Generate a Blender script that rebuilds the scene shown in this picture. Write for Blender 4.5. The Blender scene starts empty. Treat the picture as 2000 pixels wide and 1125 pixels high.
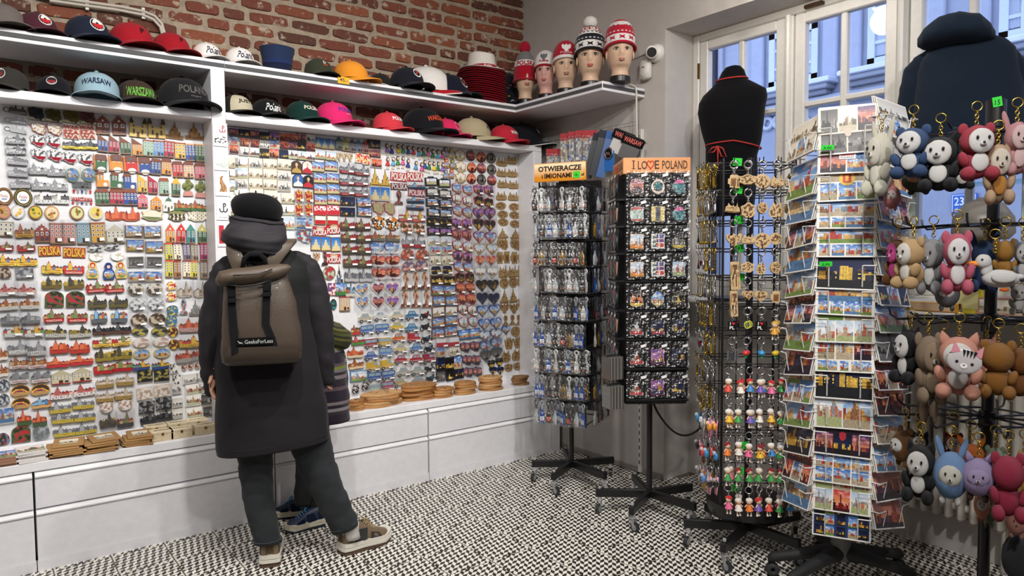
import bpy, math, random
from mathutils import Vector as V, Matrix as MX, noise as NZ
PI = math.pi
SC = bpy.context.scene
COL = SC.collection

# ------------------------------------------------------------------ camera
CAMF, YAW, PITCH, ROLL, EYE = 1387.26, .9195, .0519, -.0073, V((0, 0, 1.5))
_fw = V((math.cos(YAW)*math.cos(PITCH), math.sin(YAW)*math.cos(PITCH), -math.sin(PITCH)))
_r0 = V((math.sin(YAW), -math.cos(YAW), 0))
_u0 = _r0.cross(_fw)
_rt = _r0*math.cos(ROLL) + _u0*math.sin(ROLL)
_up = _u0*math.cos(ROLL) - _r0*math.sin(ROLL)
cd = bpy.data.cameras.new('camera'); cd.sensor_width = 36; cd.sensor_fit = 'HORIZONTAL'; cd.lens = CAMF/2000*36
cd.clip_start = .05; cd.clip_end = 200
cam = bpy.data.objects.new('camera', cd); COL.objects.link(cam)
cam.matrix_world = MX(((_rt.x, _up.x, -_fw.x, EYE.x), (_rt.y, _up.y, -_fw.y, EYE.y), (_rt.z, _up.z, -_fw.z, EYE.z), (0, 0, 0, 1)))
SC.camera = cam

# ------------------------------------------------------------------ exposure, sky, lamps
SC.view_settings.view_transform = 'Standard'; SC.view_settings.look = 'None'
SC.view_settings.exposure = .04; SC.view_settings.gamma = 1; SC.view_settings.use_curve_mapping = False
w = bpy.data.worlds.new('dusk_sky'); SC.world = w; w.use_nodes = True
bg = w.node_tree.nodes['Background']; bg.inputs[0].default_value = (.55, .68, 1.0, 1); bg.inputs[1].default_value = 2.6
def area(name, loc, target, size, power, col=(1, .95, .88), spread=150):
    l = bpy.data.lights.new(name, 'AREA'); l.shape = 'DISK'; l.size = size; l.energy = power; l.color = col; l.spread = math.radians(spread)
    o = bpy.data.objects.new(name, l); COL.objects.link(o); o.location = loc
    o.rotation_euler = (V(target)-V(loc)).to_track_quat('-Z', 'Y').to_euler(); return o
WARM = (1, .965, .925)
area('ceiling_spot', (-.35, 2.05, 3.3), (-.1, 4.2, 1.3), .12, 16.5, WARM, 120)
area('ceiling_spot', (.75, 2.0, 3.3), (.8, 4.2, 1.2), .12, 16.5, WARM, 120)
area('ceiling_spot', (1.75, 1.95, 3.3), (1.9, 4.2, 1.2), .12, 17.5, WARM, 120)
area('ceiling_spot', (1.5, .7, 3.3), (2.6, 2.2, .8), .14, 21, WARM, 130)
area('ceiling_spot', (.9, -.6, 3.3), (2.9, 1.2, 1.0), .14, 25, WARM, 125)
area('ceiling_panel', (.4, .6, 3.36), (.4, .6, 0), 1.6, 16, (1, .97, .94), 180)
# ------------------------------------------------------------------ helpers
def ray(px, py): return _fw + _rt*((px-1000)/CAMF) - _up*((py-562.5)/CAMF)
def at(px, py, ax, v):                 # the point of the plane x|y|z = v that the photograph shows at (px, py)
    d = ray(px, py); i = 'xyz'.index(ax); return EYE + d*((v-EYE[i])/d[i])
def on(px, py, P, n):                  # the same for any plane through P with normal n
    d = ray(px, py); return EYE + d*((V(P)-EYE).dot(n)/d.dot(n))
def lin(h):
    if not isinstance(h, str): return tuple(h)[:3]
    o = []
    for i in (0, 2, 4):
        c = int(h[i:i+2], 16)/255; o.append(c/12.92 if c <= .04045 else ((c+.055)/1.055)**2.4)
    return tuple(o)
def mixc(a, b, t): a, b = lin(a), lin(b); return tuple(x+(y-x)*t for x, y in zip(a, b))

_mats = {}
def nodes(name):
    m = bpy.data.materials.new(name); m.use_nodes = True; nt = m.node_tree
    return m, nt, nt.nodes['Principled BSDF'], (lambda t, **k: _mk(nt, t, k))
def _mk(nt, t, k):
    n = nt.nodes.new(t)
    for a, b in k.items():
        if a.startswith('i_'): n.inputs[int(a[2:]) if a[2:].isdigit() else a[2:]].default_value = b
        else: setattr(n, a, b)
    return n
# finish, roughness, metallic, noise scale, bump, colour variation, sheen, coat
FIN = dict(matte=(.8, 0, 60, .1, .1, 0, 0), resin=(.45, 0, 130, .12, .12, 0, .15), print=(.38, 0, 200, .02, .05, 0, .2), satin=(.42, 0, 30, .03, .05, 0, 0),
           gloss=(.18, 0, 20, .02, .04, 0, .3), metal=(.25, 1, 90, .05, .1, 0, 0), cast=(.42, .85, 160, .3, .25, 0, 0), fabric=(.9, 0, 420, .35, .22, .06, 0), knit=(.95, 0, 260, .6, .2, .15, 0),
           plush=(1, 0, 330, .9, .22, .1, 0), wood=(.6, 0, 40, .15, .22, 0, 0), paper=(.7, 0, 90, .05, .08, 0, 0), leather=(.5, 0, 240, .25, .14, 0, .05),
           black=(.35, 0, 60, .05, .1, 0, 0), rubber=(.7, 0, 80, .1, .1, 0, 0), skin=(.5, 0, 90, .04, .07, 0, 0), denim=(.92, 0, 300, .4, .5, .06, 0), puffer=(.62, 0, 300, .12, .1, .03, 0), plaster=(.85, 0, 14, .12, .06, 0, 0))
def M(kind):
    if kind in _mats: return _mats[kind]
    if kind in ('film', 'glass', 'pane'): return _clear(kind)
    ro, me, ns, bu, va, sh, co = FIN[kind]
    m, nt, b, N = nodes(kind); L = nt.links.new
    at_ = N('ShaderNodeAttribute', attribute_name='Col'); tc = N('ShaderNodeTexCoord')
    nz = N('ShaderNodeTexNoise', i_Scale=ns, i_Detail=3.0); L(tc.outputs['Object'], nz.inputs['Vector'])
    if kind == 'wood':
        mp = N('ShaderNodeMapping'); mp.inputs['Scale'].default_value = (1, .15, 3); L(tc.outputs['Object'], mp.inputs['Vector']); L(mp.outputs[0], nz.inputs['Vector'])
    if kind == 'denim':
        n2 = N('ShaderNodeTexNoise', i_Scale=9.0, i_Detail=4.0); L(tc.outputs['Object'], n2.inputs['Vector'])
        ad = N('ShaderNodeMath', operation='ADD'); L(nz.outputs[0], ad.inputs[0]); L(n2.outputs[0], ad.inputs[1])
        hf = N('ShaderNodeMath', operation='MULTIPLY'); hf.inputs[1].default_value = .5; L(ad.outputs[0], hf.inputs[0]); src = hf.outputs[0]
    else: src = nz.outputs[0]
    mr = N('ShaderNodeMapRange'); mr.inputs[1].default_value = .25; mr.inputs[2].default_value = .75; mr.inputs[3].default_value = 1-va; mr.inputs[4].default_value = 1+va*.6
    L(src, mr.inputs[0])
    mu = N('ShaderNodeVectorMath', operation='SCALE'); L(at_.outputs['Color'], mu.inputs[0]); L(mr.outputs[0], mu.inputs['Scale']); L(mu.outputs[0], b.inputs['Base Color'])
    b.inputs['Roughness'].default_value = ro; b.inputs['Metallic'].default_value = me
    b.inputs['Specular IOR Level'].default_value = .12 if ro > .85 or kind == 'puffer' else .5; b.inputs['Sheen Weight'].default_value = sh; b.inputs['Coat Weight'].default_value = co
    if bu:
        bp = N('ShaderNodeBump', i_Strength=bu, i_Distance=.004); L(nz.outputs[0], bp.inputs['Height']); L(bp.outputs[0], b.inputs['Normal'])
    _mats[kind] = m; return m
def _clear(kind):
    m, nt, b, N = nodes(kind); L = nt.links.new; out = nt.nodes['Material Output']
    tr = N('ShaderNodeBsdfTransparent'); gl = N('ShaderNodeBsdfGlossy'); mx = N('ShaderNodeMixShader'); lw = N('ShaderNodeLayerWeight'); pw = N('ShaderNodeMath', operation='POWER'); pw.inputs[1].default_value = 3.; fr = N('ShaderNodeMath', operation='MULTIPLY_ADD'); fr.inputs[1].default_value = .55; fr.inputs[2].default_value = .13 if kind == 'film' else .05
    L(lw.outputs['Facing'], pw.inputs[0]); L(pw.outputs[0], fr.inputs[0])
    if kind == 'film':
        tc = N('ShaderNodeTexCoord'); nz = N('ShaderNodeTexNoise', i_Scale=38.0, i_Detail=2.0); bp = N('ShaderNodeBump', i_Strength=1.0, i_Distance=.03)
        L(tc.outputs['Object'], nz.inputs['Vector']); L(nz.outputs[0], bp.inputs['Height']); L(bp.outputs[0], gl.inputs['Normal'])
        gl.inputs['Roughness'].default_value = .2; tr.inputs[0].default_value = (.96, .965, .97, 1)
    elif kind == 'pane': gl.inputs['Roughness'].default_value = 0; tr.inputs[0].default_value = (.97, .98, 1, 1)
    else: gl.inputs['Roughness'].default_value = .02; tr.inputs[0].default_value = (.75, .93, .9, 1)
    L(fr.outputs[0], mx.inputs[0]); L(tr.outputs[0], mx.inputs[1]); L(gl.outputs[0], mx.inputs[2]); L(mx.outputs[0], out.inputs[0])
    nt.nodes.remove(b); _mats[kind] = m; return m

_txt = {}
def text_mesh(s, bold=.0, shear=0., res=2):
    k = (s, bold, shear)
    if k not in _txt:
        c = bpy.data.curves.new('t', 'FONT'); c.body = s; c.size = 1; c.resolution_u = res; c.offset = bold; c.shear = shear; c.align_x = 'CENTER'; c.fill_mode = 'BOTH'
        o = bpy.data.objects.new('t', c); me = o.to_mesh()
        vs = [tuple(v.co)[:2] for v in me.vertices]; fs = [tuple(p.vertices) for p in me.polygons]
        o.to_mesh_clear(); bpy.data.objects.remove(o); bpy.data.curves.remove(c)
        if not vs: vs = [(0, 0)]
        x0 = min(v[0] for v in vs); x1 = max(v[0] for v in vs); y0 = min(v[1] for v in vs); y1 = max(v[1] for v in vs)
        w_, h_ = max(x1-x0, 1e-6), max(y1-y0, 1e-6)
        _txt[k] = ([((x-(x0+x1)/2)/w_, (y-(y0+y1)/2)/h_) for x, y in vs], fs)
    return _txt[k]

class MB:
    """collects coloured shapes and links them as ONE mesh object"""
    def __init__(s): s.v = []; s.f = []; s.c = []; s.T = MX.Identity(4)
    def add(s, vs, fs, col, cols=None):
        n = len(s.v); T = s.T; s.v += [T @ V(p) for p in vs]; c = lin(col) if col is not None else None
        for i, f in enumerate(fs): s.f.append([n+k for k in f]); s.c.append(cols[i] if cols else c)
        return s
    def poly(s, pts, col): return s.add(pts, [range(len(pts))], col)
    def box(s, c, d, col, R=None):
        vs = [V((x*d[0]/2, y*d[1]/2, z*d[2]/2)) for x in (-1, 1) for y in (-1, 1) for z in (-1, 1)]
        if R: vs = [R @ q for q in vs]
        return s.add([V(c)+q for q in vs], [(0, 1, 3, 2), (4, 6, 7, 5), (0, 4, 5, 1), (2, 3, 7, 6), (0, 2, 6, 4), (1, 5, 7, 3)], col)
    def bbox(s, c, d, col, b=.004):           # bevelled box
        x, y, z = d[0]/2, d[1]/2, d[2]/2; b = min(b, x*.9, y*.9, z*.9)
        rings = []
        for (zz, ins) in ((-z, b), (-z+b, 0), (z-b, 0), (z, b)):
            X, Y = x-ins, y-ins
            rings.append([(X-b, -Y, zz), (X, -Y+b, zz), (X, Y-b, zz), (X-b, Y, zz), (-X+b, Y, zz), (-X, Y-b, zz), (-X, -Y+b, zz), (-X+b, -Y, zz)])
        return s.rings([[V(c)+V(p) for p in r] for r in rings], col)
    def rings(s, R, col, caps=True, close=True, cols=None):
        m = len(R[0]); vs = [p for r in R for p in r]; fs = []; cc = []
        for i in range(len(R)-1):
            for j in range(m if close else m-1):
                fs.append((i*m+j, i*m+(j+1) % m, (i+1)*m+(j+1) % m, (i+1)*m+j)); cc.append(lin(cols[i]) if cols else lin(col))
        if caps:
            fs += [list(range(m))[::-1], [(len(R)-1)*m+j for j in range(m)]]; cc += [lin(cols[0]) if cols else lin(col), lin(cols[-1]) if cols else lin(col)]
        return s.add(vs, fs, col, cc)
    def prism(s, pts, y0, y1, col, side=None):  # outline in XZ, front at y0 (towards -Y), back at y1
        n = len(pts); vs = [(x, y0, z) for x, z in pts]+[(x, y1, z) for x, z in pts]
        a = sum(pts[i][0]*pts[(i+1) % n][1]-pts[(i+1) % n][0]*pts[i][1] for i in range(n))
        o = list(range(n)) if a > 0 else list(range(n))[::-1]; fs = [o]; cc = [lin(col)]; side = lin(side or mixc(col, '2c241c', .42))
        for i in range(n):
            p, q = o[i], o[(i+1) % n]; fs.append((q, p, p+n, q+n)); cc.append(side)
        return s.add(vs, fs, col, cc)
    def rect(s, x0, z0, x1, z1, y, col): return s.poly([(x0, y, z0), (x1, y, z0), (x1, y, z1), (x0, y, z1)], col)
    def disc(s, x, z, rx, rz, y, col, n=16): return s.poly([(x+rx*math.cos(2*PI*i/n), y, z+rz*math.sin(2*PI*i/n)) for i in range(n)], col)
    def ell(s, c, r, col, seg=14, ring=9, R=None, f=None):
        c = V(c); r = r if hasattr(r, '__len__') else (r, r, r); vs = []
        for i in range(ring+1):
            t = PI*i/ring
            for j in range(seg):
                p = 2*PI*j/seg; q = V((math.sin(t)*math.cos(p)*r[0], math.sin(t)*math.sin(p)*r[1], math.cos(t)*r[2]))
                if f: q = f(q)
                if R: q = R @ q
                vs.append(c+q)
        fs = []
        for i in range(ring):
            for j in range(seg):
                a, b_, c_, d = i*seg+j, i*seg+(j+1) % seg, (i+1)*seg+(j+1) % seg, (i+1)*seg+j
                fs.append((a, d, c_) if i == 0 else (a, d, b_) if i == ring-1 else (a, d, c_, b_))
        return s.add(vs, fs, col)
    def tube(s, path, r, col, seg=6, closed=False, flat=1., caps=True):
        P = [V(p) for p in path]; n = len(P); R = []; ref = None
        for i, p in enumerate(P):
            d = (P[(i+1) % n]-P[i-1]) if closed else (P[min(i+1, n-1)]-P[max(i-1, 0)])
            d = d.normalized() if d.length else V((0, 0, 1))
            if ref is None: ref = V((0, 0, 1)) if abs(d.z) < .9 else V((1, 0, 0))
            a = (ref-d*ref.dot(d)); a = a.normalized() if a.length > 1e-6 else d.orthogonal().normalized(); ref = a; b = d.cross(a)
            rr = r[i] if hasattr(r, '__len__') else r
            R.append([p+a*(rr*math.cos(2*PI*k/seg))+b*(rr*flat*math.sin(2*PI*k/seg)) for k in range(seg)])
        if closed: R.append(R[0])
        return s.rings(R, col, caps=caps and not closed)
    def torus(s, c, R, r, col, n=18, seg=6, ax='y', sq=1.):
        c = V(c); pts = []
        for i in range(n):
            a, b = R*math.cos(2*PI*i/n), R*sq*math.sin(2*PI*i/n)
            pts.append(c+V({'y': (a, 0, b), 'z': (a, b, 0), 'x': (0, a, b)}[ax]))
        return s.tube(pts, r, col, seg, closed=True)
    def lathe(s, prof, c, col, seg=20, cols=None, sx=1., sy=1., caps=True):
        c = V(c); return s.rings([[c+V((r*sx*math.cos(2*PI*j/seg), r*sy*math.sin(2*PI*j/seg), z)) for j in range(seg)] for r, z in prof], col, caps, True, cols)
    def text(s, t, x, z, w, h, y, col, bold=0, shear=0, f=None):
        vs, fs = text_mesh(t, bold, shear)
        return s.add([(f(x+a*w, z+b*h) if f else (x+a*w, y, z+b*h)) for a, b in vs], fs, col)
    def build(s, name, mat='matte', parent=None, smooth=None, loc=None):
        me = bpy.data.meshes.new(name); me.from_pydata(s.v, [], s.f)
        ca = me.color_attributes.new('Col', 'FLOAT_COLOR', 'CORNER'); buf = []
        for f, c in zip(s.f, s.c): buf += [c[0], c[1], c[2], 1.]*len(f)
        ca.data.foreach_set('color', buf)
        if smooth is not None:
            me.polygons.foreach_set('use_smooth', [True]*len(me.polygons))
            if smooth < 180: me.set_sharp_from_angle(angle=math.radians(smooth))
        me.materials.append(M(mat) if isinstance(mat, str) else mat)
        o = bpy.data.objects.new(name, me); COL.objects.link(o)
        if parent: o.parent = parent
        if loc is not None: o.location = loc
        return o
def tag(o, label, cat, group=None, kind=None):
    if label: o['label'] = label
    if cat: o['category'] = cat
    if group: o['group'] = group
    if kind: o['kind'] = kind
    return o
def struct(o): o['kind'] = 'structure'; return o
def thing(name, label, cat, loc=(0, 0, 0), rz=0, group=None):
    o = bpy.data.objects.new(name, None); COL.objects.link(o); o.location = loc; o.rotation_euler = (0, 0, rz); o.empty_display_size = .02
    return tag(o, label, cat, group)
_kids = {}
def copy_tree(o, parent=None):
    c = o.copy(); COL.objects.link(c); c.parent = parent
    for ch in o.children: copy_tree(ch, c)
    return c
ORD = 'zeroth first second third fourth fifth sixth seventh eighth ninth tenth eleventh twelfth thirteenth fourteenth fifteenth sixteenth seventeenth eighteenth nineteenth twentieth'.split()
def arc(c, r, a0, a1, n, pl='xz'):
    out = []
    for i in range(n+1):
        a = a0+(a1-a0)*i/n; q = (c[0]+r*math.cos(a), c[1]+r*math.sin(a)); out.append(q)
    return out
# ------------------------------------------------------------------ the setting
YB, XW, XP, YF, YC, YM = 4.468, 3.546, 3.81, 4.084, 3.985, 4.27   # brick wall, white wall, wall under the window, shelf front, cabinet front, magnet board
rng = random.Random(4)
def bm(): return MB()
FLT = .2425
def floor_mat(name, local):
    m, nt, b, N = nodes(name); L = nt.links.new
    tc = N('ShaderNodeTexCoord'); sp = N('ShaderNodeSeparateXYZ'); L(tc.outputs['Object'], sp.inputs[0])
    def mt(op, a, c=None, v=None):
        n = N('ShaderNodeMath', operation=op)
        L(a, n.inputs[0]) if not isinstance(a, (int, float)) else setattr(n.inputs[0], 'default_value', a)
        if c is not None: L(c, n.inputs[1])
        if v is not None: n.inputs[1].default_value = v
        return n.outputs[0]
    x, y = sp.outputs[0], sp.outputs[1]
    A = mt('MULTIPLY', mt('ADD', x, y), v=.70711); B = mt('MULTIPLY', mt('SUBTRACT', x, y), v=.70711)
    u = mt('ADD', mt('MULTIPLY', B, v=1/.01905), v=40.5); c = mt('FLOOR', u); tri = mt('PINGPONG', u, v=1.)
    vv = mt('ADD', mt('ADD', mt('MULTIPLY', A, v=1/.0286), mt('MULTIPLY', tri, v=.62)), v=40.2)
    k = mt('FLOORED_MODULO', mt('ADD', mt('FLOOR', vv), c), v=2.)
    nz = N('ShaderNodeTexNoise', i_Scale=26.0, i_Detail=3.0); L(tc.outputs['Object'], nz.inputs['Vector'])
    wn = N('ShaderNodeTexWhiteNoise', noise_dimensions='2D'); cx = N('ShaderNodeCombineXYZ'); L(c, cx.inputs[0]); L(mt('FLOOR', vv), cx.inputs[1]); L(cx.outputs[0], wn.inputs['Vector'])
    oi = N('ShaderNodeObjectInfo')
    dk = N('ShaderNodeMixRGB'); dk.inputs[1].default_value = (*lin('23211f'), 1); dk.inputs[2].default_value = (*lin('3d3b38'), 1); L(mt('MULTIPLY', wn.outputs[0], nz.outputs[0]), dk.inputs[0])
    lt = N('ShaderNodeMixRGB'); lt.inputs[1].default_value = (*lin('f4f0e6'), 1); lt.inputs[2].default_value = (*lin('dedace'), 1); L(mt('MULTIPLY', wn.outputs[0], nz.outputs[0]), lt.inputs[0])
    mx = N('ShaderNodeMixRGB'); L(k, mx.inputs[0]); L(lt.outputs[0], mx.inputs[1]); L(dk.outputs[0], mx.inputs[2])
    L(mx.outputs[0], b.inputs['Base Color'])
    rr = N('ShaderNodeMapRange'); rr.inputs[3].default_value = .3; rr.inputs[4].default_value = .6; L(nz.outputs[0], rr.inputs[0]); L(rr.outputs[0], b.inputs['Roughness'])
    return m
tile_m = floor_mat('cement_tile', True)
g = bm(); g.box((.6, .6, -.028), (7, 8.2, .05), '6e675c'); floor = struct(g.build('floor', 'plaster'))
tm = []
for k in range(3):
    r2 = random.Random(k); g = bm(); a = FLT/2-.0029; q = .0015
    g.rings([[(x*s_, y*s_, z) for x, y in ((-1, -1), (1, -1), (1, 1), (-1, 1))] for s_, z in ((a, -.012), (a, -q), (a-q, 0))], 'ffffff')
    o = g.build('tile', tile_m); tm.append(o.data); bpy.data.objects.remove(o)
for i in range(-3, 22):
    for j in range(-4, 20):
        x, y = 2.2+(i-8.5)*FLT, 3.235+(j-13.5)*FLT
        if x*.606+y*.794 < 2.55 or y > YC+.14 or x > XP+.02 or x < -1.3 or (x > XW+.05 and y > 3.1): continue
        o = bpy.data.objects.new('tile', tm[(i*7+j*3) % 3]); COL.objects.link(o); o.parent = floor; o.location = (x, y, 0.001+.0008*math.sin(i*5.3+j*9.1))
        o.rotation_euler = (0, 0, PI*((i*5+j*3) % 2) + .004*math.sin(i*3+j*7))
# brick wall: mortar bed, each brick a part
def mortar_mat(nm, c1, c2, sc, bump):
    m, nt, b, N = nodes(nm); L = nt.links.new; tc = N('ShaderNodeTexCoord')
    nz = N('ShaderNodeTexNoise', i_Scale=sc, i_Detail=6.0); L(tc.outputs['Object'], nz.inputs['Vector'])
    mx = N('ShaderNodeMixRGB'); mx.inputs[1].default_value = (*lin(c1), 1); mx.inputs[2].default_value = (*lin(c2), 1); L(nz.outputs[0], mx.inputs[0]); L(mx.outputs[0], b.inputs['Base Color'])
    bp = N('ShaderNodeBump', i_Strength=.7, i_Distance=bump); L(nz.outputs[0], bp.inputs['Height']); L(bp.outputs[0], b.inputs['Normal']); b.inputs['Roughness'].default_value = .95
    return m
def brick_mat():
    m, nt, b, N = nodes('old_brick'); L = nt.links.new; tc = N('ShaderNodeTexCoord'); oi = N('ShaderNodeObjectInfo')
    ad = N('ShaderNodeVectorMath', operation='ADD'); L(tc.outputs['Object'], ad.inputs[0]); sc = N('ShaderNodeVectorMath', operation='SCALE'); sc.inputs[0].default_value = (9, 5, 7); L(oi.outputs['Random'], sc.inputs['Scale']); L(sc.outputs[0], ad.inputs[1])
    n1 = N('ShaderNodeTexNoise', i_Scale=16.0, i_Detail=6.0, i_Roughness=.65); L(ad.outputs[0], n1.inputs['Vector'])
    n2 = N('ShaderNodeTexNoise', i_Scale=60.0, i_Detail=4.0); L(ad.outputs[0], n2.inputs['Vector'])
    cr = N('ShaderNodeValToRGB'); e = cr.color_ramp.elements; e[0].color = (*lin('5a3a2e'), 1); e[1].color = (*lin('98583c'), 1)
    e2 = cr.color_ramp.elements.new(.5); e2.color = (*lin('814736'), 1); L(oi.outputs['Random'], cr.inputs[0])
    mu = N('ShaderNodeMixRGB', blend_type='MULTIPLY'); mu.inputs[0].default_value = .5; L(cr.outputs[0], mu.inputs[1]); L(n2.outputs[0], mu.inputs[2])
    rp = N('ShaderNodeValToRGB'); rp.color_ramp.elements[0].position = .555; rp.color_ramp.elements[1].position = .63; L(n1.outputs[0], rp.inputs[0])
    mx = N('ShaderNodeMixRGB'); L(rp.outputs[0], mx.inputs[0]); L(mu.outputs[0], mx.inputs[1]); mx.inputs[2].default_value = (*lin('a89a88'), 1)
    L(mx.outputs[0], b.inputs['Base Color']); b.inputs['Roughness'].default_value = .9
    bp = N('ShaderNodeBump', i_Strength=.8, i_Distance=.008); L(n1.outputs[0], bp.inputs['Height']); L(bp.outputs[0], b.inputs['Normal'])
    return m
g = bm(); g.box((.9, YB+.11, 1.75), (5.6, .2, 3.5), '8c7d6a'); wb = struct(g.build('wall_back', mortar_mat('lime_mortar', '7d6f5f', 'b3a48f', 30., .012)))
bmat = brick_mat(); bms = []
for L_, seeds in ((.25, range(5)), (.125, range(5, 8)), (.19, range(8, 10))):
    for sd in seeds:
        r2 = random.Random(sd); H_ = .066; n = 16; pts = []
        for i in range(n):
            a = 2*PI*i/n+.2; sx = abs(math.cos(a))**.38*math.copysign(1, math.cos(a)); sz = abs(math.sin(a))**.38*math.copysign(1, math.sin(a))
            pts.append((sx*L_/2*(1+r2.uniform(-.05, .03)), sz*H_/2*(1+r2.uniform(-.16, .06))))
        g = bm(); R = [[(x, .03, z) for x, z in pts], [(x, .001, z) for x, z in pts], [(x*.96, -.007+r2.uniform(-.003, .003), z*.87) for x, z in pts]]
        g.rings([list(r) for r in R], '9a5540'); o = g.build('brick', bmat, smooth=40); bms.append((L_, o.data)); bpy.data.objects.remove(o)
row = 0; z = 2.2
while z < 3.5:
    x = -.75 + (.13 if row % 2 else 0)+rng.uniform(-.05, .05)
    while x < XW+.05:
        L_, me = rng.choice(bms[:5]+bms[:5]+bms[5:]) if row % 3 else rng.choice(bms[:3]+bms[5:])
        o = bpy.data.objects.new('brick', me); COL.objects.link(o); o.parent = wb
        o.location = (min(x+L_/2, XW-L_/2), YB+.008+rng.uniform(-.006, .006), z+rng.uniform(-.005, .005)); o.rotation_euler = (0, rng.uniform(-.02, .02)+(PI if rng.random() < .5 else 0), rng.uniform(-.02, .02))
        x += L_+.017+rng.uniform(0, .008)
    z += .0825; row += 1
# white wall with the window recess, parapet, remaining shell
WH = 'bfbab5'
g = bm(); g.box((XW+.2, (3.035+YB+.2)/2, 1.75), (.4, YB+.2-3.035, 3.5), WH); g.box((XW+.2, 1.0, (2.893+3.5)/2), (.4, 4.07, 3.5-2.893), WH)
g.box((XP+.07, 1.0, .6), (.14, 4.07, 1.2), WH); g.box((XW+.2, -2.2, 1.75), (.4, 2.4, 3.5), WH); struct(g.build('wall_right', 'plaster'))
g = bm(); g.box((.6, -3.35, 1.75), (7, .2, 3.5), WH); struct(g.build('wall_front', 'plaster'))
g = bm(); g.box((-1.75, .6, 1.75), (.2, 8.0, 3.5), WH); struct(g.build('wall_left', 'plaster'))
g = bm(); g.box((.9, .6, 3.55), (5.6, 8.2, .1), 'dedad4'); struct(g.build('ceiling', 'plaster'))
# window: outer frame, posts, three casements with panes
XG = 3.86
FR = 'dcd9d3'
def wbox(g, y0, y1, z0, z1, d=.07, x=XG): g.bbox((x, (y0+y1)/2, (z0+z1)/2), (d, abs(y1-y0), abs(z1-z0)), FR, .006)
g = bm(); wbox(g, 3.035, 2.985, 1.2, 2.893, .09); wbox(g, -.9, 2.985, 2.845, 2.893, .09); wbox(g, -.9, 2.985, 1.2, 1.26, .09)
for y in (2.343, 1.712, 1.09, .45, -.2): wbox(g, y+.026, y-.026, 1.26, 2.845, .1); g.tube([(XG-.055, y, 1.26), (XG-.055, y, 2.845)], .017, FR, 8)
win = struct(g.build('window_1', 'satin', smooth=30))
def casement(ya, yb, name_i):
    g = bm()
    for a, b_ in ((ya, ya-.062), (yb+.062, yb)): wbox(g, a, b_, 1.26, 2.845, .055, XG-.01)
    for a, b_ in ((1.26, 1.34), (2.785, 2.845)): wbox(g, ya-.06, yb+.06, a, b_, .055, XG-.01)
    ca = g.build('window_casement', 'satin', win, smooth=30); ym = (ya+yb)/2
    g = bm(); wbox(g, ym+.018, ym-.018, 1.34, 2.785, .04, XG-.01)
    for z in (1.855, 2.325): wbox(g, ya-.06, yb+.06, z-.016, z+.016, .038, XG-.01)
    g.build('muntin', 'satin', ca, smooth=30)
    for (a, b_) in ((ya-.062, ym+.018), (ym-.018, yb+.062)):
        for z0, z1 in ((1.34, 1.839), (1.871, 2.309), (2.341, 2.785)):
            p = bm(); p.poly([(XG, a, z0), (XG, b_, z0), (XG, b_, z1), (XG, a, z1)][::-1], 'ffffff'); p.build('pane', 'pane', ca)
    return ca
c1 = casement(2.983, 2.372, 1); c2 = casement(2.314, 1.741, 2); c3 = casement(1.683, 1.118, 3); casement(1.06, .48, 4)
g = bm()
for z in (2.66, 1.95): g.tube([(XG-.04, 2.99, z-.05), (XG-.04, 2.99, z+.05)], .008, '8a6a35', 8)
g.build('hinge', 'metal', c1, smooth=40)
g = bm(); a = at(1572, 18, 'x', XG-.06); b_ = at(1608, 6, 'x', XG-.06); g.bbox(((a.x), (a.y+b_.y)/2, 2.86), (.03, abs(a.y-b_.y), .022), '5a4636', .004); g.build('window_latch', 'cast', win)
g = bm(); g.bbox((3.73, 1.05, 1.185), (.34, 3.9, .03), 'd8d5cf', .008); struct(g.build('trim_1', 'satin', smooth=30)); bpy.data.objects['trim_1'].name = 'window_sill'; bpy.data.objects['window_sill']['kind'] = 'structure'
# perforated uprights and grey back panel on the white wall
for (px, py) in ((1113, 865), (1250, 905)):
    p = at(px, py, 'x', XW-.02); g = bm(); g.bbox((XW-.014, p.y, 1.15), (.026, .028, 2.28), 'd4d2cd', .003)
    for k in range(44): g.box((XW-.0275, p.y, .08+k*.05), (.002, .008, .026), '3a3836')
    tag(g.build('shelf_upright', 'satin'), 'white perforated shelf upright on the white wall '+('beside the window recess' if px > 1200 else 'by the cabinet end'), 'upright')
g = bm(); g.box((XW+.01, 3.72, .02), (.05, 1.36, .03), '8a8680'); struct(g.build('baseboard_right', 'satin'))
# ------------------------------------------------------------------ white shop fittings
WHT = 'e9e9ee'
def prof_x(g, pts, x0, x1, col):        # outline in (y, z), swept along X
    n = len(pts); a = sum(pts[i][0]*pts[(i+1) % n][1]-pts[(i+1) % n][0]*pts[i][1] for i in range(n))
    o = pts if a < 0 else pts[::-1]
    return g.rings([[(x1, y, z) for y, z in o], [(x0, y, z) for y, z in o]], col)
def cabinet(x0, x1, lab):
    g = bm(); g.box(((x0+x1)/2, (YC+YB)/2+.02, .262), (x1-x0-.004, YB-YC-.05, .43), WHT); g.box(((x0+x1)/2, YC+.004, .026), (x1-x0-.002, .018, .05), WHT)
    t = tag(g.build('drawer_cabinet', 'satin', smooth=30), lab, 'cabinet', 'white drawer cabinets under the counter')
    for z0, z1 in ((.052, .297), (.302, .4765)):
        zt = z1-.032
        g = bm(); prof_x(g, [(YC, z0), (YC, zt), (YC+.018, zt), (YC+.018, z0)], x0+.004, x1-.004, WHT); dr = g.build('drawer', 'satin', t)
        g = bm(); prof_x(g, [(YC+.001, zt+.001), (YC-.007, zt+.006), (YC-.008, zt+.012), (YC+.012, zt+.030), (YC+.018, zt+.030), (YC+.018, zt+.001)], x0+.004, x1-.004, 'f1f1f4')
        g.build('handle', 'satin', dr, smooth=40)
    return t
cabinet(-1.2, .199, 'white drawer cabinet at the far left, cut off by the frame')
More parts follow.
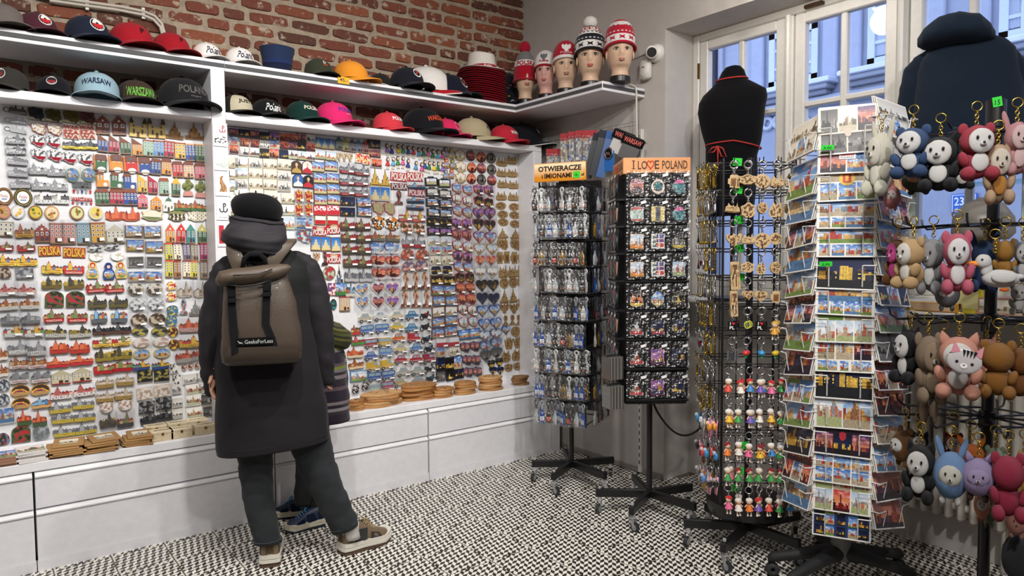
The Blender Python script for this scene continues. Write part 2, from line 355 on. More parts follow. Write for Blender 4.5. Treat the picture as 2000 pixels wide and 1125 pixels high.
cabinet(.201, 1.268, 'white two-drawer cabinet below the wooden boxes and cardboard sleeves')
cabinet(1.335, 2.340, 'white two-drawer cabinet behind the two shoppers')
cabinet(2.343, 3.400, 'white two-drawer cabinet in the corner beside the opener rack')
g = bm(); g.box((1.3015, YC+.012, .24), (.06, .02, .478), WHT); tag(g.build('filler_strip', 'satin'), 'narrow white filler strip between the two middle cabinets', 'filler')
g = bm(); g.box((3.44, YC+.2, .24), (.078, .4, .478), WHT); tag(g.build('end_panel', 'satin'), 'white end panel closing the cabinet row in the corner', 'panel')
g = bm(); g.bbox((1.14, (YC+YB)/2-.005, .501), (4.72, YB-YC-.012, .044), 'f0f0f3', .003)
ct = tag(g.build('counter_top', 'satin', smooth=30), 'long white counter top over the drawer cabinets', 'counter')
def board(x0, x1, lab):
    g = bm(); g.box(((x0+x1)/2, YM+.012, 1.39), (x1-x0, .02, 1.68), 'e6e7ea'); t = tag(g.build('magnet_board', 'satin'), lab, 'board')
    g = bm(); g.bbox(((x0+x1)/2, YM-.012, .541), (x1-x0, .026, .036), 'eeeef2', .003); tag(g.build('board_ledge', 'satin', smooth=30), 'white ledge along the foot of the '+('left' if x0 < 0 else 'right')+' magnet board', 'ledge'); return t
board(-1.2, 1.071, 'white steel board packed with magnets in the left bay')
board(1.148, 3.318, 'white steel board packed with magnets in the right bay')
def post(x0, x1, lab, z1=2.495, z0=.523):
    g = bm(); g.bbox(((x0+x1)/2, (YF+YB)/2-.005, (z0+z1)/2), (x1-x0, YB-YF-.012, z1-z0), 'e6e6ea', .002); return tag(g.build('shelf_post', 'satin', smooth=30), lab, 'post')
post(1.073, 1.146, 'white upright post between the two magnet bays')
post(3.322, 3.40, 'white upright post at the corner end of the right bay', 2.231)
def shelf(x0, x1, z0, z1, lab, stripe, nm='display_shelf'):
    g = bm(); g.bbox(((x0+x1)/2, (YF+YB)/2, (z0+z1)/2), (x1-x0, YB-YF-.004, z1-z0), 'e4e4e8', .002); t = tag(g.build(nm, 'satin', smooth=30), lab, 'shelf')
    if stripe:
        g = bm(); g.box(((x0+x1)/2, YF-.0015, (z0+z1)/2), (x1-x0-.002, .003, .021), '4a4b4d'); g.build('edge_strip', 'rubber', t)
    return t
shelf(-1.2, 1.1475, 2.495, 2.552, 'upper white shelf over the left bay, dark stripe along its edge', 1)
shelf(1.149, 3.535, 2.495, 2.552, 'upper white shelf over the right bay, dark stripe along its edge', 1)
g = bm(); g.bbox(((3.158+XW)/2, (3.205+YF)/2, 2.5235), (XW-3.162, YF-3.205-.002, .057), 'e4e4e8', .002)
wg = tag(g.build('display_shelf', 'satin', smooth=30), 'white corner shelf carrying the mannequin heads', 'shelf')
g = bm(); g.box((3.1565, (3.205+YF)/2, 2.5235), (.003, YF-3.21, .021), '4a4b4d'); g.box(((3.158+XW)/2, 3.2035, 2.5235), (XW-3.17, .003, .021), '4a4b4d'); g.build('edge_strip', 'rubber', wg)
shelf(-1.2, 1.0725, 2.230, 2.271, 'lower white cap shelf above the left magnet bay', 0)
shelf(1.1465, 3.40, 2.232, 2.273, 'lower white cap shelf above the right magnet bay', 0)
g = bm(); p = at(671, 157, 'y', YF-.004); g.bbox(p, (.075, .003, .042), 'f0b020', .001); t = tag(g.build('price_tag', 'paper'), 'yellow 45 price tag stuck on the upper shelf edge', 'price tag')
g = bm(); g.text('45,-', p.x, p.z, .05, .024, p.y-.003, '2a2420', .01); g.build('price', 'print', t)

# ------------------------------------------------------------------ pendant lamp (seen mirrored in the pane), conduit, camera, sensor
LP = V((7.72-1.036*4.35, .490*4.35, 1.5+.319*4.35+.12))
t = thing('pendant_lamp', 'glowing round pendant bulb reflected in the window pane', 'lamp', LP)
em = bpy.data.materials.new('lamp_glass'); em.use_nodes = True; eb = em.node_tree.nodes['Principled BSDF']; eb.inputs['Emission Color'].default_value = (1, .95, .88, 1); eb.inputs['Emission Strength'].default_value = 14
g = bm(); g.lathe([(0, -.075), (.05, -.06), (.075, -.02), (.072, .02), (.045, .06), (.018, .09), (.012, .1)], (0, 0, 0), 'ffffff', 20); g.build('bulb', em, t, smooth=180)
g = bm(); g.lathe([(.02, .09), (.022, .14), (.008, .16), (.004, .5)], (0, 0, 0), '2a2a2a', 10); g.build('cord', 'black', t, smooth=40)
pl = bpy.data.lights.new('pendant_light', 'POINT'); pl.energy = 9; pl.color = (1, .93, .84); pl.shadow_soft_size = .08
po = bpy.data.objects.new('pendant_light', pl); COL.objects.link(po); po.location = LP-V((0, 0, .12))
g = bm(); P = [at(x, y, 'y', YB-.035) for x, y in ((100, -6), (170, 4), (235, 13), (280, 22), (302, 31), (316, 46), (321, 64))]
P = [V((p.x, YB-.035, p.z)) for p in P]
for dz in (0, .02): g.tube([p-V((dz*.4, 0, dz)) for p in P], .009, 'b9b2a6', 7)
g.tube([P[0], P[0]+V((-.9, 0, .14))], .02, 'b9b2a6', 7)
cdt = tag(g.build('wiring_conduit', 'satin', smooth=60), 'pale double wiring conduit curving down the brick wall', 'conduit')
for q in (P[1], P[3]): g = bm(); g.box(q-V((0, -.01, .01)), (.016, .02, .06), 'cfc9bd'); g.build('clip', 'satin', cdt)
# dome camera and motion sensor
c = at(1273, 102, 'x', XW-.05); t = thing('security_camera', 'small white dome security camera on the white wall', 'security camera', c, 0)
dv = (EYE-c).normalized(); R = dv.to_track_quat('Z', 'Y').to_matrix()
g = bm(); g.T = MX.Rotation(-PI/2, 4, 'Y'); g.lathe([(.058, -.05), (.058, -.035), (.05, -.02), (.03, -.01), (0, -.008)], (0, 0, 0), 'dedbd6', 24); g.build('base', 'satin', t, smooth=50)
g = bm(); g.ell((-.004, 0, 0), .042, 'e4e1dc', 20, 12); g.build('shell', 'satin', t, smooth=180)
g = bm(); g.T = R.to_4x4(); g.lathe([(.034, .018), (.036, .05), (.03, .056), (.027, .05), (.0, .05)], (-.0, .0, 0), 'e8e5e0', 20, cols=['e8e5e0', 'e8e5e0', '0a0a0c', '0a0a0c']); g.build('lens', 'satin', t, smooth=40)
c = at(1261, 136, 'x', XW-.03); g = bm(); g.bbox(c, (.05, .082, .125), 'dddad4', .012); t = tag(g.build('motion_sensor', 'satin', smooth=50), 'white motion sensor box below the dome camera', 'motion sensor')
g = bm(); g.ell(c+V((-.022, 0, -.022)), (.012, .033, .032), 'd2cfc9', 14, 8); g.box(c+V((-.0255, 0, .012)), (.002, .022, .006), '55524e'); g.build('sensor_lens', 'satin', t, smooth=60)
g = bm(); a = at(1243, 112, 'x', XW-.008); g.tube([at(1268, 101, 'x', XW-.008), a, at(1228, 117, 'x', XW-.008)], .006, 'cfc9c2', 6)
tag(g.build('camera_cable', 'satin', smooth=60), 'pale cable running along the wall to the dome camera', 'cable')
g = bm(); P = [at(x, y, 'y', 3.19) for x, y in ((1230, 165), (1240, 168), (1243, 180), (1243, 215), (1244, 260), (1245, 300))]; g.tube(P, .006, 'd8d4cc', 6)
tag(g.build('hanging_cable', 'satin', smooth=60), 'white cable hanging down from the corner shelf', 'cable')
# ------------------------------------------------------------------ house across the street
XF = 8.2
FC = '8d93a6'
def fy(px, py): return at(px, py, 'x', XF)
g = bm(); g.box((XF+.3, 3.5, 3.0), (.6, 22, 14), FC); fac = g.build('neighbour_house', mortar_mat('stucco', '8f96a8', 'a9afc0', 2.2, .02))
tag(fac, 'pale blue-grey stucco house across the street', 'house')
g = bm(); g.box((6.3, 2, -.4), (4.6, 24, .2), '6a6a70'); struct(g.build('street', mortar_mat('asphalt', '55565c', '6f7076', 12., .01)))
def fwin(pa, pb, py_t, py_b, sash='c2cbe0'):
    a = fy(pa, (py_t+py_b)/2); b_ = fy(pb, (py_t+py_b)/2); zt = fy((pa+pb)/2, py_t).z; zb = fy((pa+pb)/2, py_b).z; y0, y1 = max(a.y, b_.y), min(a.y, b_.y); w_ = y0-y1; cy = (y0+y1)/2; h_ = zt-zb; cz = (zt+zb)/2
    g = bm()
    for s in (-1, 1): g.box((XF-.01, cy+s*(w_/2-.04), cz), (.06, .08, h_), sash); g.box((XF-.01, cy, cz+s*(h_/2-.04)), (.06, w_, .08), sash)
    g.box((XF-.012, cy, cz), (.06, .07, h_), sash)
    for k in (.33, .66): g.box((XF-.008, cy, zb+h_*k), (.05, w_, .035), sash)
    w1 = g.build('window', 'satin', fac)
    g = bm(); g.box((XF+.0, cy, cz), (.02, w_-.1, h_-.1), '46536c'); g.build('pane', 'gloss', w1)
    g = bm()
    for s in (-1, 1): 
        P_ = [(XF-.014, cy+s*(w_*.08+w_*.34*k/8), zb+.1) for k in range(9)]
        g.rings([[(x-.004*(k % 2), y, z) for k, (x, y, z) in enumerate(P_)], [(x-.004*(k % 2), y+s*.02, zt-.1) for k, (x, y, z) in enumerate(P_)]], 'aeb6c4', caps=False, close=False)
    g.build('curtain', 'fabric', w1)
    g = bm()
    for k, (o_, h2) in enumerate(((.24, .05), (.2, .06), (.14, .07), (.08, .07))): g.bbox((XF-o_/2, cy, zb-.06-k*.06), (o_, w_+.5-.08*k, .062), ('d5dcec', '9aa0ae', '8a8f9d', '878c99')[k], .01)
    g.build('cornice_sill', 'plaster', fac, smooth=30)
    for s in (-1, 1): g = bm(); g.bbox((XF-.03, cy+s*(w_/2+.16), cz+.1), (.07, .18, h_+.3), 'a2a8ba', .015); g.build('window_surround', 'plaster', fac, smooth=30)
fwin(1505, 1600, 55, 165); fwin(1698, 1800, -15, 120); fwin(1385, 1330, 80, 200); fwin(1955, 2060, -60, 70)
g = bm(); g.bbox((XF-.05, 3.5, fy(1520, 215).z), (.12, 22, .12), 'a8aebf', .02); g.build('string_course', 'plaster', fac, smooth=30)
g = bm(); c = fy(1512, 240)
for s in (-1, 1):
    for k, (u, v_, r) in enumerate(((.08, .0, .07), (.2, .06, .08), (.32, .02, .07), (.42, -.06, .06), (.25, -.08, .05))): g.torus((XF-.02, c.y+s*u, c.z+v_), r, .028, 'c3c9d8', 14, 6, 'x')
g.build('relief_ornament', 'plaster', fac, smooth=60)
c = fy(1885, 397); g = bm(); g.bbox((XF-.02, c.y, c.z), (.03, .24, .2), '2c62b8', .008); pt = g.build('number_plate', 'satin', fac)
g = bm(); g.bbox((XF-.037, c.y, c.z), (.008, .22, .18), 'dfe8f8', .004); g.bbox((XF-.039, c.y, c.z), (.008, .205, .165), '2c62b8', .004); g.T = MX.Translation((XF-.046, c.y, c.z)) @ MX.Rotation(-PI/2, 4, 'Z'); g.text('23/2', 0, .02, .17, .085, 0, 'eef3ff', .015); g.text('ul.', -.06, -.055, .03, .028, 0, 'eef3ff'); g.build('plate_numbers', 'satin', pt)
g = bm(); y = fy(1402, 130).y; g.tube([(XF-.08, y, -.4), (XF-.08, y, 9)], .05, '2c3040', 10); g.build('drain_pipe', 'cast', fac, smooth=60)
# ------------------------------------------------------------------ small printed pictures (colour cells on the object's own face)
SKY = dict(day=('2f6fc4', 'a9cdee'), dusk=('3a2a6e', 'f0965a'), night=('07102c', '1d2b5a'), bw=('d8d6d0', 'f0eee8'), old=('ece4d2', 'f4eede'), red=('c8323a', 'f2b46a'), pale=('b9d0e6', 'eef2f4'), violet=('4b3f9c', 'c58fd0'), black=('101014', '1c1a20'), white=('f4f2ee', 'f4f2ee'), bwd=('3a3a3c', '8a8884'))
WALL = dict(day='d8a25c c9573f e4c08a b8433a d9cdb4 9a6a4a e0b060 8f9aa6'.split(), dusk='5a3048 8a3f3a d07a3a 3a2a4a a04a3a'.split(), night='c99a3c 6a4a20 2a2c40 e0b850 14182c'.split(), bw='8a8884 5a5856 a8a6a2 3c3a3a c0beba'.split(), old='b5a484 8c7a60 cbbfa4 6e6252 d8ccb4'.split(), red='7a1a20 401018 a83030 e08050'.split(), pale='c9a88a b8705a d8c8b0 9aa0a8 d07a5a'.split(), violet='3a2c5c 6a3a6a d0a040 2a2a50'.split(), black='d8b040 8a6a20 3a3a40 f0d070'.split(), white='b0482e 8a8884 c8a070 5a5a60'.split(), bwd='2a2a2a 5a5856 c0beb8 151515 8a8884'.split())
def photo(seed, style='day', ground=None, tower=None, n=None, clouds=True):
    r = random.Random(seed*7919+len(style)); s0, s1 = lin(SKY[style][0]), lin(SKY[style][1]); W = [lin(c) for c in WALL[style]]
    gz = r.uniform(.14, .34); gc = lin(ground) if ground else lin(dict(day=r.choice(('7c9a4a', 'b9a98c', '5a86b4', 'c9b79c')), night='1a1c24', dusk='2a2030', bw='b8b6b2', old='d0c4aa', red='4a1a1c', pale='b8c088', violet='2a2a4c', black='16140f', white='c8ccb0', bwd='6a6866')[style])
    B = []; x = -.05
    while x < 1.02:
        w_ = r.uniform(.05, .16); h = gz+r.uniform(.07, .32); B.append((x, x+w_, h, r.choice(W), r.choice(W), r.choice((0, 0, .08, .12)), r.random())); x += w_*r.uniform(.7, 1.15)
    if tower if tower is not None else r.random() < .7:
        tx = r.uniform(.25, .75); c = r.choice(W); B += [(tx-.11, tx+.11, gz+.22, c, c, 0, .2), (tx-.06, tx+.06, gz+.4, c, c, 0, .2), (tx-.03, tx+.03, gz+.5, c, c, .22, .2)]
    ox = r.uniform(0, 99)
    def f(x, z):
        for (a, b, h, c, c2, rf, q) in reversed(B):
            if a <= x < b:
                if z < gz*.9: break
                if z < h:
                    u = (x-a)/(b-a)
                    if (u*3 % 1) > .6 and (z*11 % 1) > .55 and q > .3: return tuple(k*.45 for k in c) if style != 'night' else lin('f4d060')
                    k = .85+.5*NZ.noise(V((x*23+ox, z*17, 2))); return tuple(p_*k for p_ in c)
                if rf and z < h+rf*(1-abs(2*(x-(a+b)/2)/(b-a))): return c2
        if z < gz:
            k = .82+.3*NZ.noise(V((x*14+ox, z*30, 1))); 
            return tuple(q*k for q in gc)
        t = max(0, min(1, (1-z)/(1-gz))); col = tuple(p+(q-p)*t for p, q in zip(s0, s1))
        if clouds and style in ('day', 'dusk', 'pale', 'violet', 'red'):
            m = max(0, min(1, NZ.noise(V((x*3.2+ox, z*6, 0)))*2.2)); wc = lin('f6f4f2' if style in ('day', 'pale') else 'f0a0a0'); col = tuple(p+(q-p)*m*.85 for p, q in zip(col, wc))
        return col
    return f
def collage(seed, style, rows, bg='f4f2ec', gap=.025):
    """rows: list of (height share, [style or None per picture])"""
    cells = []; z = 1.
    for k, (h, cs) in enumerate(rows):
        n = len(cs)
        for i, st in enumerate(cs): cells.append((i/n+gap/2, (i+1)/n-gap/2, z-h+gap/2, z-gap/2, photo(seed*31+k*7+i, st, clouds=True)))
        z -= h
    B = lin(bg)
    def f(x, z):
        for a, b, c, d, p in cells:
            if a <= x < b and c <= z < d: return p((x-a)/(b-a), (z-c)/(d-c))
        return B
    return f
def raster(g, pts, f, nz, nx, y, sx=1., sz=1.):
    """paints the cells f(u, v) inside the outline pts (XZ) at depth y"""
    xs = [p[0] for p in pts]; zs = [p[1] for p in pts]; x0, x1, z0, z1 = min(xs), max(xs), min(zs), max(zs); n = len(pts)
    vs = []; fs = []; cs = []
    for k in range(nz):
        a, b = z0+(z1-z0)*k/nz, z0+(z1-z0)*(k+1)/nz; m = (a+b)/2; cr = []
        for i in range(n):
            p, q = pts[i], pts[(i+1) % n]
            if (p[1] <= m) != (q[1] <= m): cr.append(p[0]+(q[0]-p[0])*(m-p[1])/(q[1]-p[1]))
        cr.sort()
        for l, r_ in zip(cr[::2], cr[1::2]):
            c = max(1, round(nx*(r_-l)/(x1-x0)))
            for i in range(c):
                u0, u1 = l+(r_-l)*i/c, l+(r_-l)*(i+1)/c; j = len(vs)
                vs += [(u0, y, a), (u1, y, a), (u1, y, b), (u0, y, b)]; fs.append((j, j+1, j+2, j+3)); cs.append(f(((u0+u1)/2-x0)/(x1-x0), (m-z0)/(z1-z0)))
    g.add(vs, fs, None, cs); return g
def shp(nm):
    if nm == 'rect': return [(-.5, -.5), (.5, -.5), (.5, .5), (-.5, .5)]
    if nm == 'round': return [(x*.5, z*.5) for x, z in ((c*abs(c)**-.5 if c else 0, s*abs(s)**-.5 if s else 0) for c, s in ((math.cos(2*PI*i/24+.1), math.sin(2*PI*i/24+.1)) for i in range(24)))]
    if nm == 'oval': return [(.5*math.cos(2*PI*i/20), .5*math.sin(2*PI*i/20)) for i in range(20)]
    if nm == 'egg': return [(.5*math.cos(a)*(1-.12*math.sin(a)), .5*math.sin(a)) for a in (2*PI*i/20 for i in range(20))]
    if nm == 'heart':
        o = []
        for i in range(28):
            t = 2*PI*i/28; o.append((-.5*math.sin(t)**3, (13*math.cos(t)-5*math.cos(2*t)-2*math.cos(3*t)-math.cos(4*t))/29.+.08))
        return o
    if nm == 'map': return [(-.5, .22), (-.46, .36), (-.3, .4), (-.08, .5), (.05, .4), (.2, .4), (.36, .38), (.44, .3), (.42, .12), (.46, 0), (.5, -.22), (.36, -.38), (.3, -.5), (.16, -.42), (.02, -.44), (-.1, -.36), (-.22, -.26), (-.4, -.2), (-.42, -.02)]
    if nm == 'arch': return [(-.5, -.5), (.5, -.5), (.5, .15)]+[(.5*math.cos(a), .15+.35*math.sin(a)) for a in (PI*i/10 for i in range(1, 10))]+[(-.5, .15)]
    if nm == 'dome': return [(-.5, -.3), (-.3, -.5), (.4, -.42), (.5, -.2)]+[(.5*math.cos(a), -.1+.6*math.sin(a)) for a in (PI*i/10 for i in range(1, 10))]
    if nm == 'ornate': return [(-.5, -.3), (-.34, -.36), (-.2, -.5), (.2, -.5), (.34, -.36), (.5, -.3), (.42, 0), (.5, .28), (.3, .32), (.12, .46), (0, .5), (-.12, .46), (-.3, .32), (-.5, .28), (-.42, 0)]
    if nm == 'stamp':
        o = []; n = 7
        for (ax, az, bx, bz) in ((-.5, -.5, .5, -.5), (.5, -.5, .5, .5), (.5, .5, -.5, .5), (-.5, .5, -.5, -.5)):
            for k in range(n):
                for t, d in ((k/n, 0), ((k+.6)/n, .035)): o.append((ax+(bx-ax)*t-(d if ax == bx else 0)*math.copysign(1, ax), az+(bz-az)*t-(d if az == bz else 0)*math.copysign(1, az)))
        return o
    if nm == 'shield': return [(-.42, .34), (-.2, .4), (0, .5), (.2, .4), (.42, .34), (.44, -.1), (.3, -.38), (0, -.5), (-.3, -.38), (-.44, -.1)]
    if nm == 'eagle': return [(0, .5), (.08, .38), (.2, .3), (.34, .48), (.5, .4), (.44, .05), (.3, -.15), (.16, -.2), (.2, -.38), (.08, -.36), (0, -.5), (-.08, -.36), (-.2, -.38), (-.16, -.2), (-.3, -.15), (-.44, .05), (-.5, .4), (-.34, .48), (-.2, .3), (-.08, .38)]
    if nm == 'mug': return [(-.3, -.5), (.4, -.5), (.4, .3), (.46, .42), (.3, .5), (.1, .44), (-.1, .5), (-.3, .42), (-.34, .2), (-.5, .16), (-.5, -.2), (-.32, -.26)]
    if nm == 'castle': return [(-.5, -.4), (-.3, -.5), (.3, -.5), (.5, -.3), (.44, .05), (.34, .1), (.3, .5), (.24, .12), (.08, .1), (.04, .3), (-.02, .1), (-.2, .2), (-.3, .42), (-.36, .1), (-.46, .05)]
    if nm == 'palace': return [(-.5, -.5), (.5, -.5), (.5, -.3), (.32, -.28), (.32, -.08), (.16, -.06), (.16, .14), (.07, .18), (.03, .34), (0, .5), (-.03, .34), (-.07, .18), (-.16, .14), (-.16, -.06), (-.32, -.08), (-.32, -.28), (-.5, -.3)]
    if nm == 'bust': return [(-.45, -.5), (.45, -.5), (.4, -.36), (.14, -.26), (.14, -.06), (.28, .1), (.26, .36), (.1, .5), (-.14, .48), (-.26, .3), (-.22, .08), (-.12, -.04), (-.14, -.26), (-.4, -.36)]
    if nm == 'crown': return [(-.42, -.2), (-.3, -.5), (.3, -.5), (.42, -.2), (.5, .36), (.3, .1), (.2, .48), (.06, .14), (0, .5), (-.06, .14), (-.2, .48), (-.3, .1), (-.5, .36)]
    if nm == 'cat': return [(-.5, -.3), (-.36, -.5), (.2, -.5), (.46, -.36), (.5, 0), (.36, .2), (.3, .5), (.12, .28), (-.08, .3), (-.2, .5), (-.3, .24), (-.46, .1)]
def sc(pts, k, kz=None): return [(x*k, z*(kz or k)) for x, z in pts]
# ------------------------------------------------------------------ magnets on the boards
D = .0125
def k_plate(shape, f, rim='f2f0ea', nx=13, nz=13, ins=.9, d=D, mat='print', back=None):
    g = bm(); p = shp(shape); g.prism(p, -d, 0, rim, back or rim); r = bm(); raster(r, sc(p, ins), f, nz, nx, -d-.0004); return [('plate', g, 'resin'), ('print', r, mat)]
def k_house(c, roof='7a4632', cols=3, rows=3, top='ridge', base='8a7358', win='f0ece2'):
    g = bm(); zr = dict(ridge=.3, flat=.42, gable=.16, step=.1, slope=.14, arch=.3, ell=.3)[top]; w = .5
    if top == 'ell': g.prism([(-.5, -.5), (.5, -.5), (.5, -.05), (.1, -.05), (.1, .3), (-.5, .3)], -D, 0, c); g.disc(.2, -.32, .17, .12, -D-.0005, 'f4f2ec', 10)
    elif top == 'arch': g.prism([(-.35, -.5), (.5, -.5), (.5, .1), (-.35, .1)], -D, 0, c); g.disc(.1, -.42, .32, .16, -D-.0005, 'f4f2ec', 12); g.prism([(-.5, -.5), (-.35, -.4), (-.35, .2), (-.5, .48)], -D-.002, 0, mixc(c, 'e08030', .7))
    else: g.prism([(-.5, -.5), (.5, -.5), (.5, zr), (-.5, zr)], -D, 0, c)
    g.box((0, -D/2-.001, -.47), (1.04, D+.002, .06), base)
    xr = (-.3, .4) if top == 'arch' else (-.5, .1) if top == 'ell' else (-.5, .5); z0 = -.02 if top in ('arch', 'ell') else -.18
    for i in range(cols):
        for j in range(rows):
            x = xr[0]+(xr[1]-xr[0])*(i+.5)/cols; z = z0+(zr-z0)*(j+.5)/rows; a, b = (xr[1]-xr[0])/cols*.27, (zr-z0)/rows*.33
            if top == 'arch' and j: continue
            g.rect(x-a, z-b, x+a, z+b, -D-.0006, win); g.rect(x-a*.6, z-b*.7, x+a*.6, z+b*.6, -D-.001, '40506a')
    if top not in ('arch', 'ell'): g.rect(-.12, -.44, .1, -.22, -D-.0006, '4a3020'); g.rect(.2, -.4, .4, -.26, -D-.0006, '2a3448')
    r = bm(); q = roof
    if top == 'ridge': r.prism([(-.54, .3), (.54, .3), (.42, .5), (-.42, .5)], -D-.003, 0, q)
    elif top == 'flat': r.prism([(-.54, .42), (.54, .42), (.54, .5), (-.54, .5)], -D-.002, 0, q)
    elif top == 'gable': r.prism([(-.54, .16), (.54, .16), (0, .5)], -D-.001, 0, q)
    elif top == 'step': r.prism([(-.5, .1), (.5, .1), (.5, .18), (.36, .18), (.36, .28), (.22, .28), (.22, .38), (.1, .38), (0, .5), (-.1, .38), (-.22, .38), (-.22, .28), (-.36, .28), (-.36, .18), (-.5, .18)], -D, 0, q); r.disc(0, .2, .1, .06, -D-.001, win, 8)
    elif top == 'slope': r.prism([(-.5, .14), (.5, .14), (-.5, .5)], -D-.001, 0, q)
    elif top == 'arch': r.prism([(-.4, .1), (.54, .1), (.44, .45), (-.35, .45)], -D-.003, 0, q); r.rect(-.1, .2, .15, .33, -D-.0036, '506070')
    elif top == 'ell': r.prism([(-.54, .3), (.14, .3), (.05, .5), (-.44, .5)], -D-.003, 0, q)
    return [('wall', g, 'resin'), ('roof', r, 'resin')]
def spire(g, x, w, z0, z1, c, c2, y, kind):
    zt = z0+(z1-z0)*(.55 if kind else .8); g.prism([(x-w/2, z0), (x+w/2, z0), (x+w/2, zt), (x-w/2, zt)], y, 0, c)
    if kind == 2: g.prism([(x-w*.34, zt), (x+w*.34, zt), (x+w*.34, zt+(z1-zt)*.4), (x-w*.34, zt+(z1-zt)*.4)], y+.001, 0, c); zt += (z1-zt)*.4; g.prism([(x-w*.2, zt), (x+w*.2, zt), (x, z1)], y+.001, 0, c2)
    else: g.prism([(x-w*.56, zt), (x+w*.56, zt), (x, z1)], y-.001, 0, c2)
PAL = dict(red=('b23a34 7c8a58 c9a06a 8a5a48 d8c8a8', 'a02a2c 8a1f24 6a4a3a'), gold=('8a7a3c 4a463c b09a48 5c5a52', '3a382f c8a83c'), silver=('b8b8ba 8e9094 d4d4d6 6c6e74', '9a9ca2 4c4e54'), dark=('3a3c42 55575e 24262c 777a82', '1c1e22 45484e'), warm=('c88a52 a8603c d8b884 8a6a4a', '8a3f2c 6a4a34'), pale=('e0d4c4 c8b8a4 d8c8bc b8a898', 'b09a84 8a7a68'), multi=('c9433a e0b44a 5a86b8 6a9a58 d88a4a e8e0d0', 'a8302c 3a5a88 7a3a2a'), blue=('5a88b8 8ab0d0 3a6090 c8a860 b86a4a', '3a5a80 8a3f34'), grey=('8a8c90 a8aaae 70727a', '606268 888a90'), rose=('d08a80 b8605a e8b8a8 a04a48', '9a3a3c 7a3034'), bw=('2a2a2c e8e6e2 5a5a5c b8b6b2', '1a1a1c 8a8a8a'), brick=('c8583c d8704a b04a34', '8a3428 d06a44'))
def k_sky(pal, ban=None, text=None, tcol='f4f0e8', seed=0, fin='resin', low=.5, letters=False):
    r = random.Random(seed*13+len(pal)); A, B = [p.split() for p in PAL[pal]]; g = bm(); zb = -.5+(.3 if ban or letters else .12)
    g.prism([(-.48, -.42), (-.3, -.5), (.3, -.5), (.48, -.42), (.48, zb), (-.48, zb)], -D*.7, 0, A[0])
    n = 6
    for i in range(n):
        x = -.42+.84*i/(n-1); spire(g, x, r.uniform(.15, .22), zb-.02, zb+(.5-zb)*r.uniform(.35, low+.15), r.choice(A), r.choice(B), -D*r.uniform(.75, 1.05), r.choice((0, 1, 1)))
    spire(g, r.choice((-.18, -.1, .12)), .2, zb-.02, .5, A[1], B[0], -D*1.1, 2)
    P = [('body', g, fin)]
    if ban:
        b = bm(); b.prism([(-.5, -.46), (-.3, -.5), (0, -.46), (.3, -.5), (.5, -.44), (.5, zb-.03), (.3, zb-.08), (0, zb-.03), (-.3, zb-.08), (-.5, zb-.03)], -D*1.35, 0, ban)
        if text: b.text(text, 0, (zb-.52)/2-.02, .8, .14, -D*1.35-.0008, tcol, .01)
        P.append(('banner', b, 'resin' if fin != 'cast' else 'cast'))
    elif letters:
        b = bm(); b.box((0, -D*.6, -.36), (.98, D*1.2, .3), mixc(tcol, '000000', .55)); b.text(text, 0, -.35, 1., .3, -D*1.3, tcol, .03); P.append(('lettering', b, 'resin' if fin != 'cast' else 'cast'))
    return P
def k_word(text, c, c2, n=1, charms=False, top=None):
    g = bm(); ls = text.split('/'); h = (.62 if charms else 1.)/len(ls)*(.72 if top else 1)
    g.prism(sc(shp('rect'), 1.02) if not charms else [(-.5, .08), (.5, .08), (.5, .5), (-.5, .5)], -D*.5, 0, c2); b = bm()
    for i, t in enumerate(ls): b.text(t, 0, .5-h*(i+.5)-(.28 if top else 0), .98, h*.86, -D, c, .03); 
    if top: b.disc(0, .3, .3, .2, -D-.001, top, 12); b.rect(-.2, .0, .2, .3, -D-.0012, mixc(top, 'ffffff', .4))
    P = [('plaque', g, 'resin'), ('lettering', b, 'resin')]
    if charms:
        k = bm()
        for i in range(5): x = -.42+.21*i; k.box((x, -D*.5, -.02), (.012, .003, .22), 'b0b0b4'); k.disc(x, -.24, .06, .15, -D*.6, ('b0282c', '8a8c90', '3a4a80', '8a8c90', 'c03038')[i], 8)
        P.append(('charm', k, 'cast'))
    return P
def k_dish(c, c2, c3, seed=0):
    r = random.Random(seed); g = bm(); g.prism(shp('oval'), -D*.6, 0, c); g.prism(sc(shp('oval'), .97), -D, -D*.5, c); b = bm(); b.disc(0, 0, .39, .39, -D-.0006, c2, 18)
    for i in range(7): a = r.uniform(0, 6.3); q = r.uniform(.05, .26); b.disc(q*math.cos(a), q*math.sin(a), r.uniform(.06, .12), r.uniform(.06, .12), -D-.001-.0004*i, mixc(c3, r.choice(('f4f0d8', '4a7a30', 'c05a2a', 'f0c850')), .5), 8)
    return [('plate', g, 'resin'), ('food', b, 'gloss')]
def k_ring(c, seed=0):
    g = bm(); g.prism(shp('oval'), -D, 0, c); b = bm(); b.disc(0, 0, .33, .33, -D-.0006, 'f4f2f0', 18); b.T = MX.Diagonal((1, .1, 1, 1)); b.torus((0, -D*10, 0), .42, .03, mixc(c, 'c8a860', .5), 20, 5); q = bm(); q.text('Polska', 0, .03, .42, .17, -D-.0012, 'b0343c', 0, .2); q.rect(-.15, -.17, .15, -.12, -D-.0012, '4a6ab0')
    return [('plate', g, 'gloss'), ('centre', b, 'print'), ('lettering', q, 'print')]
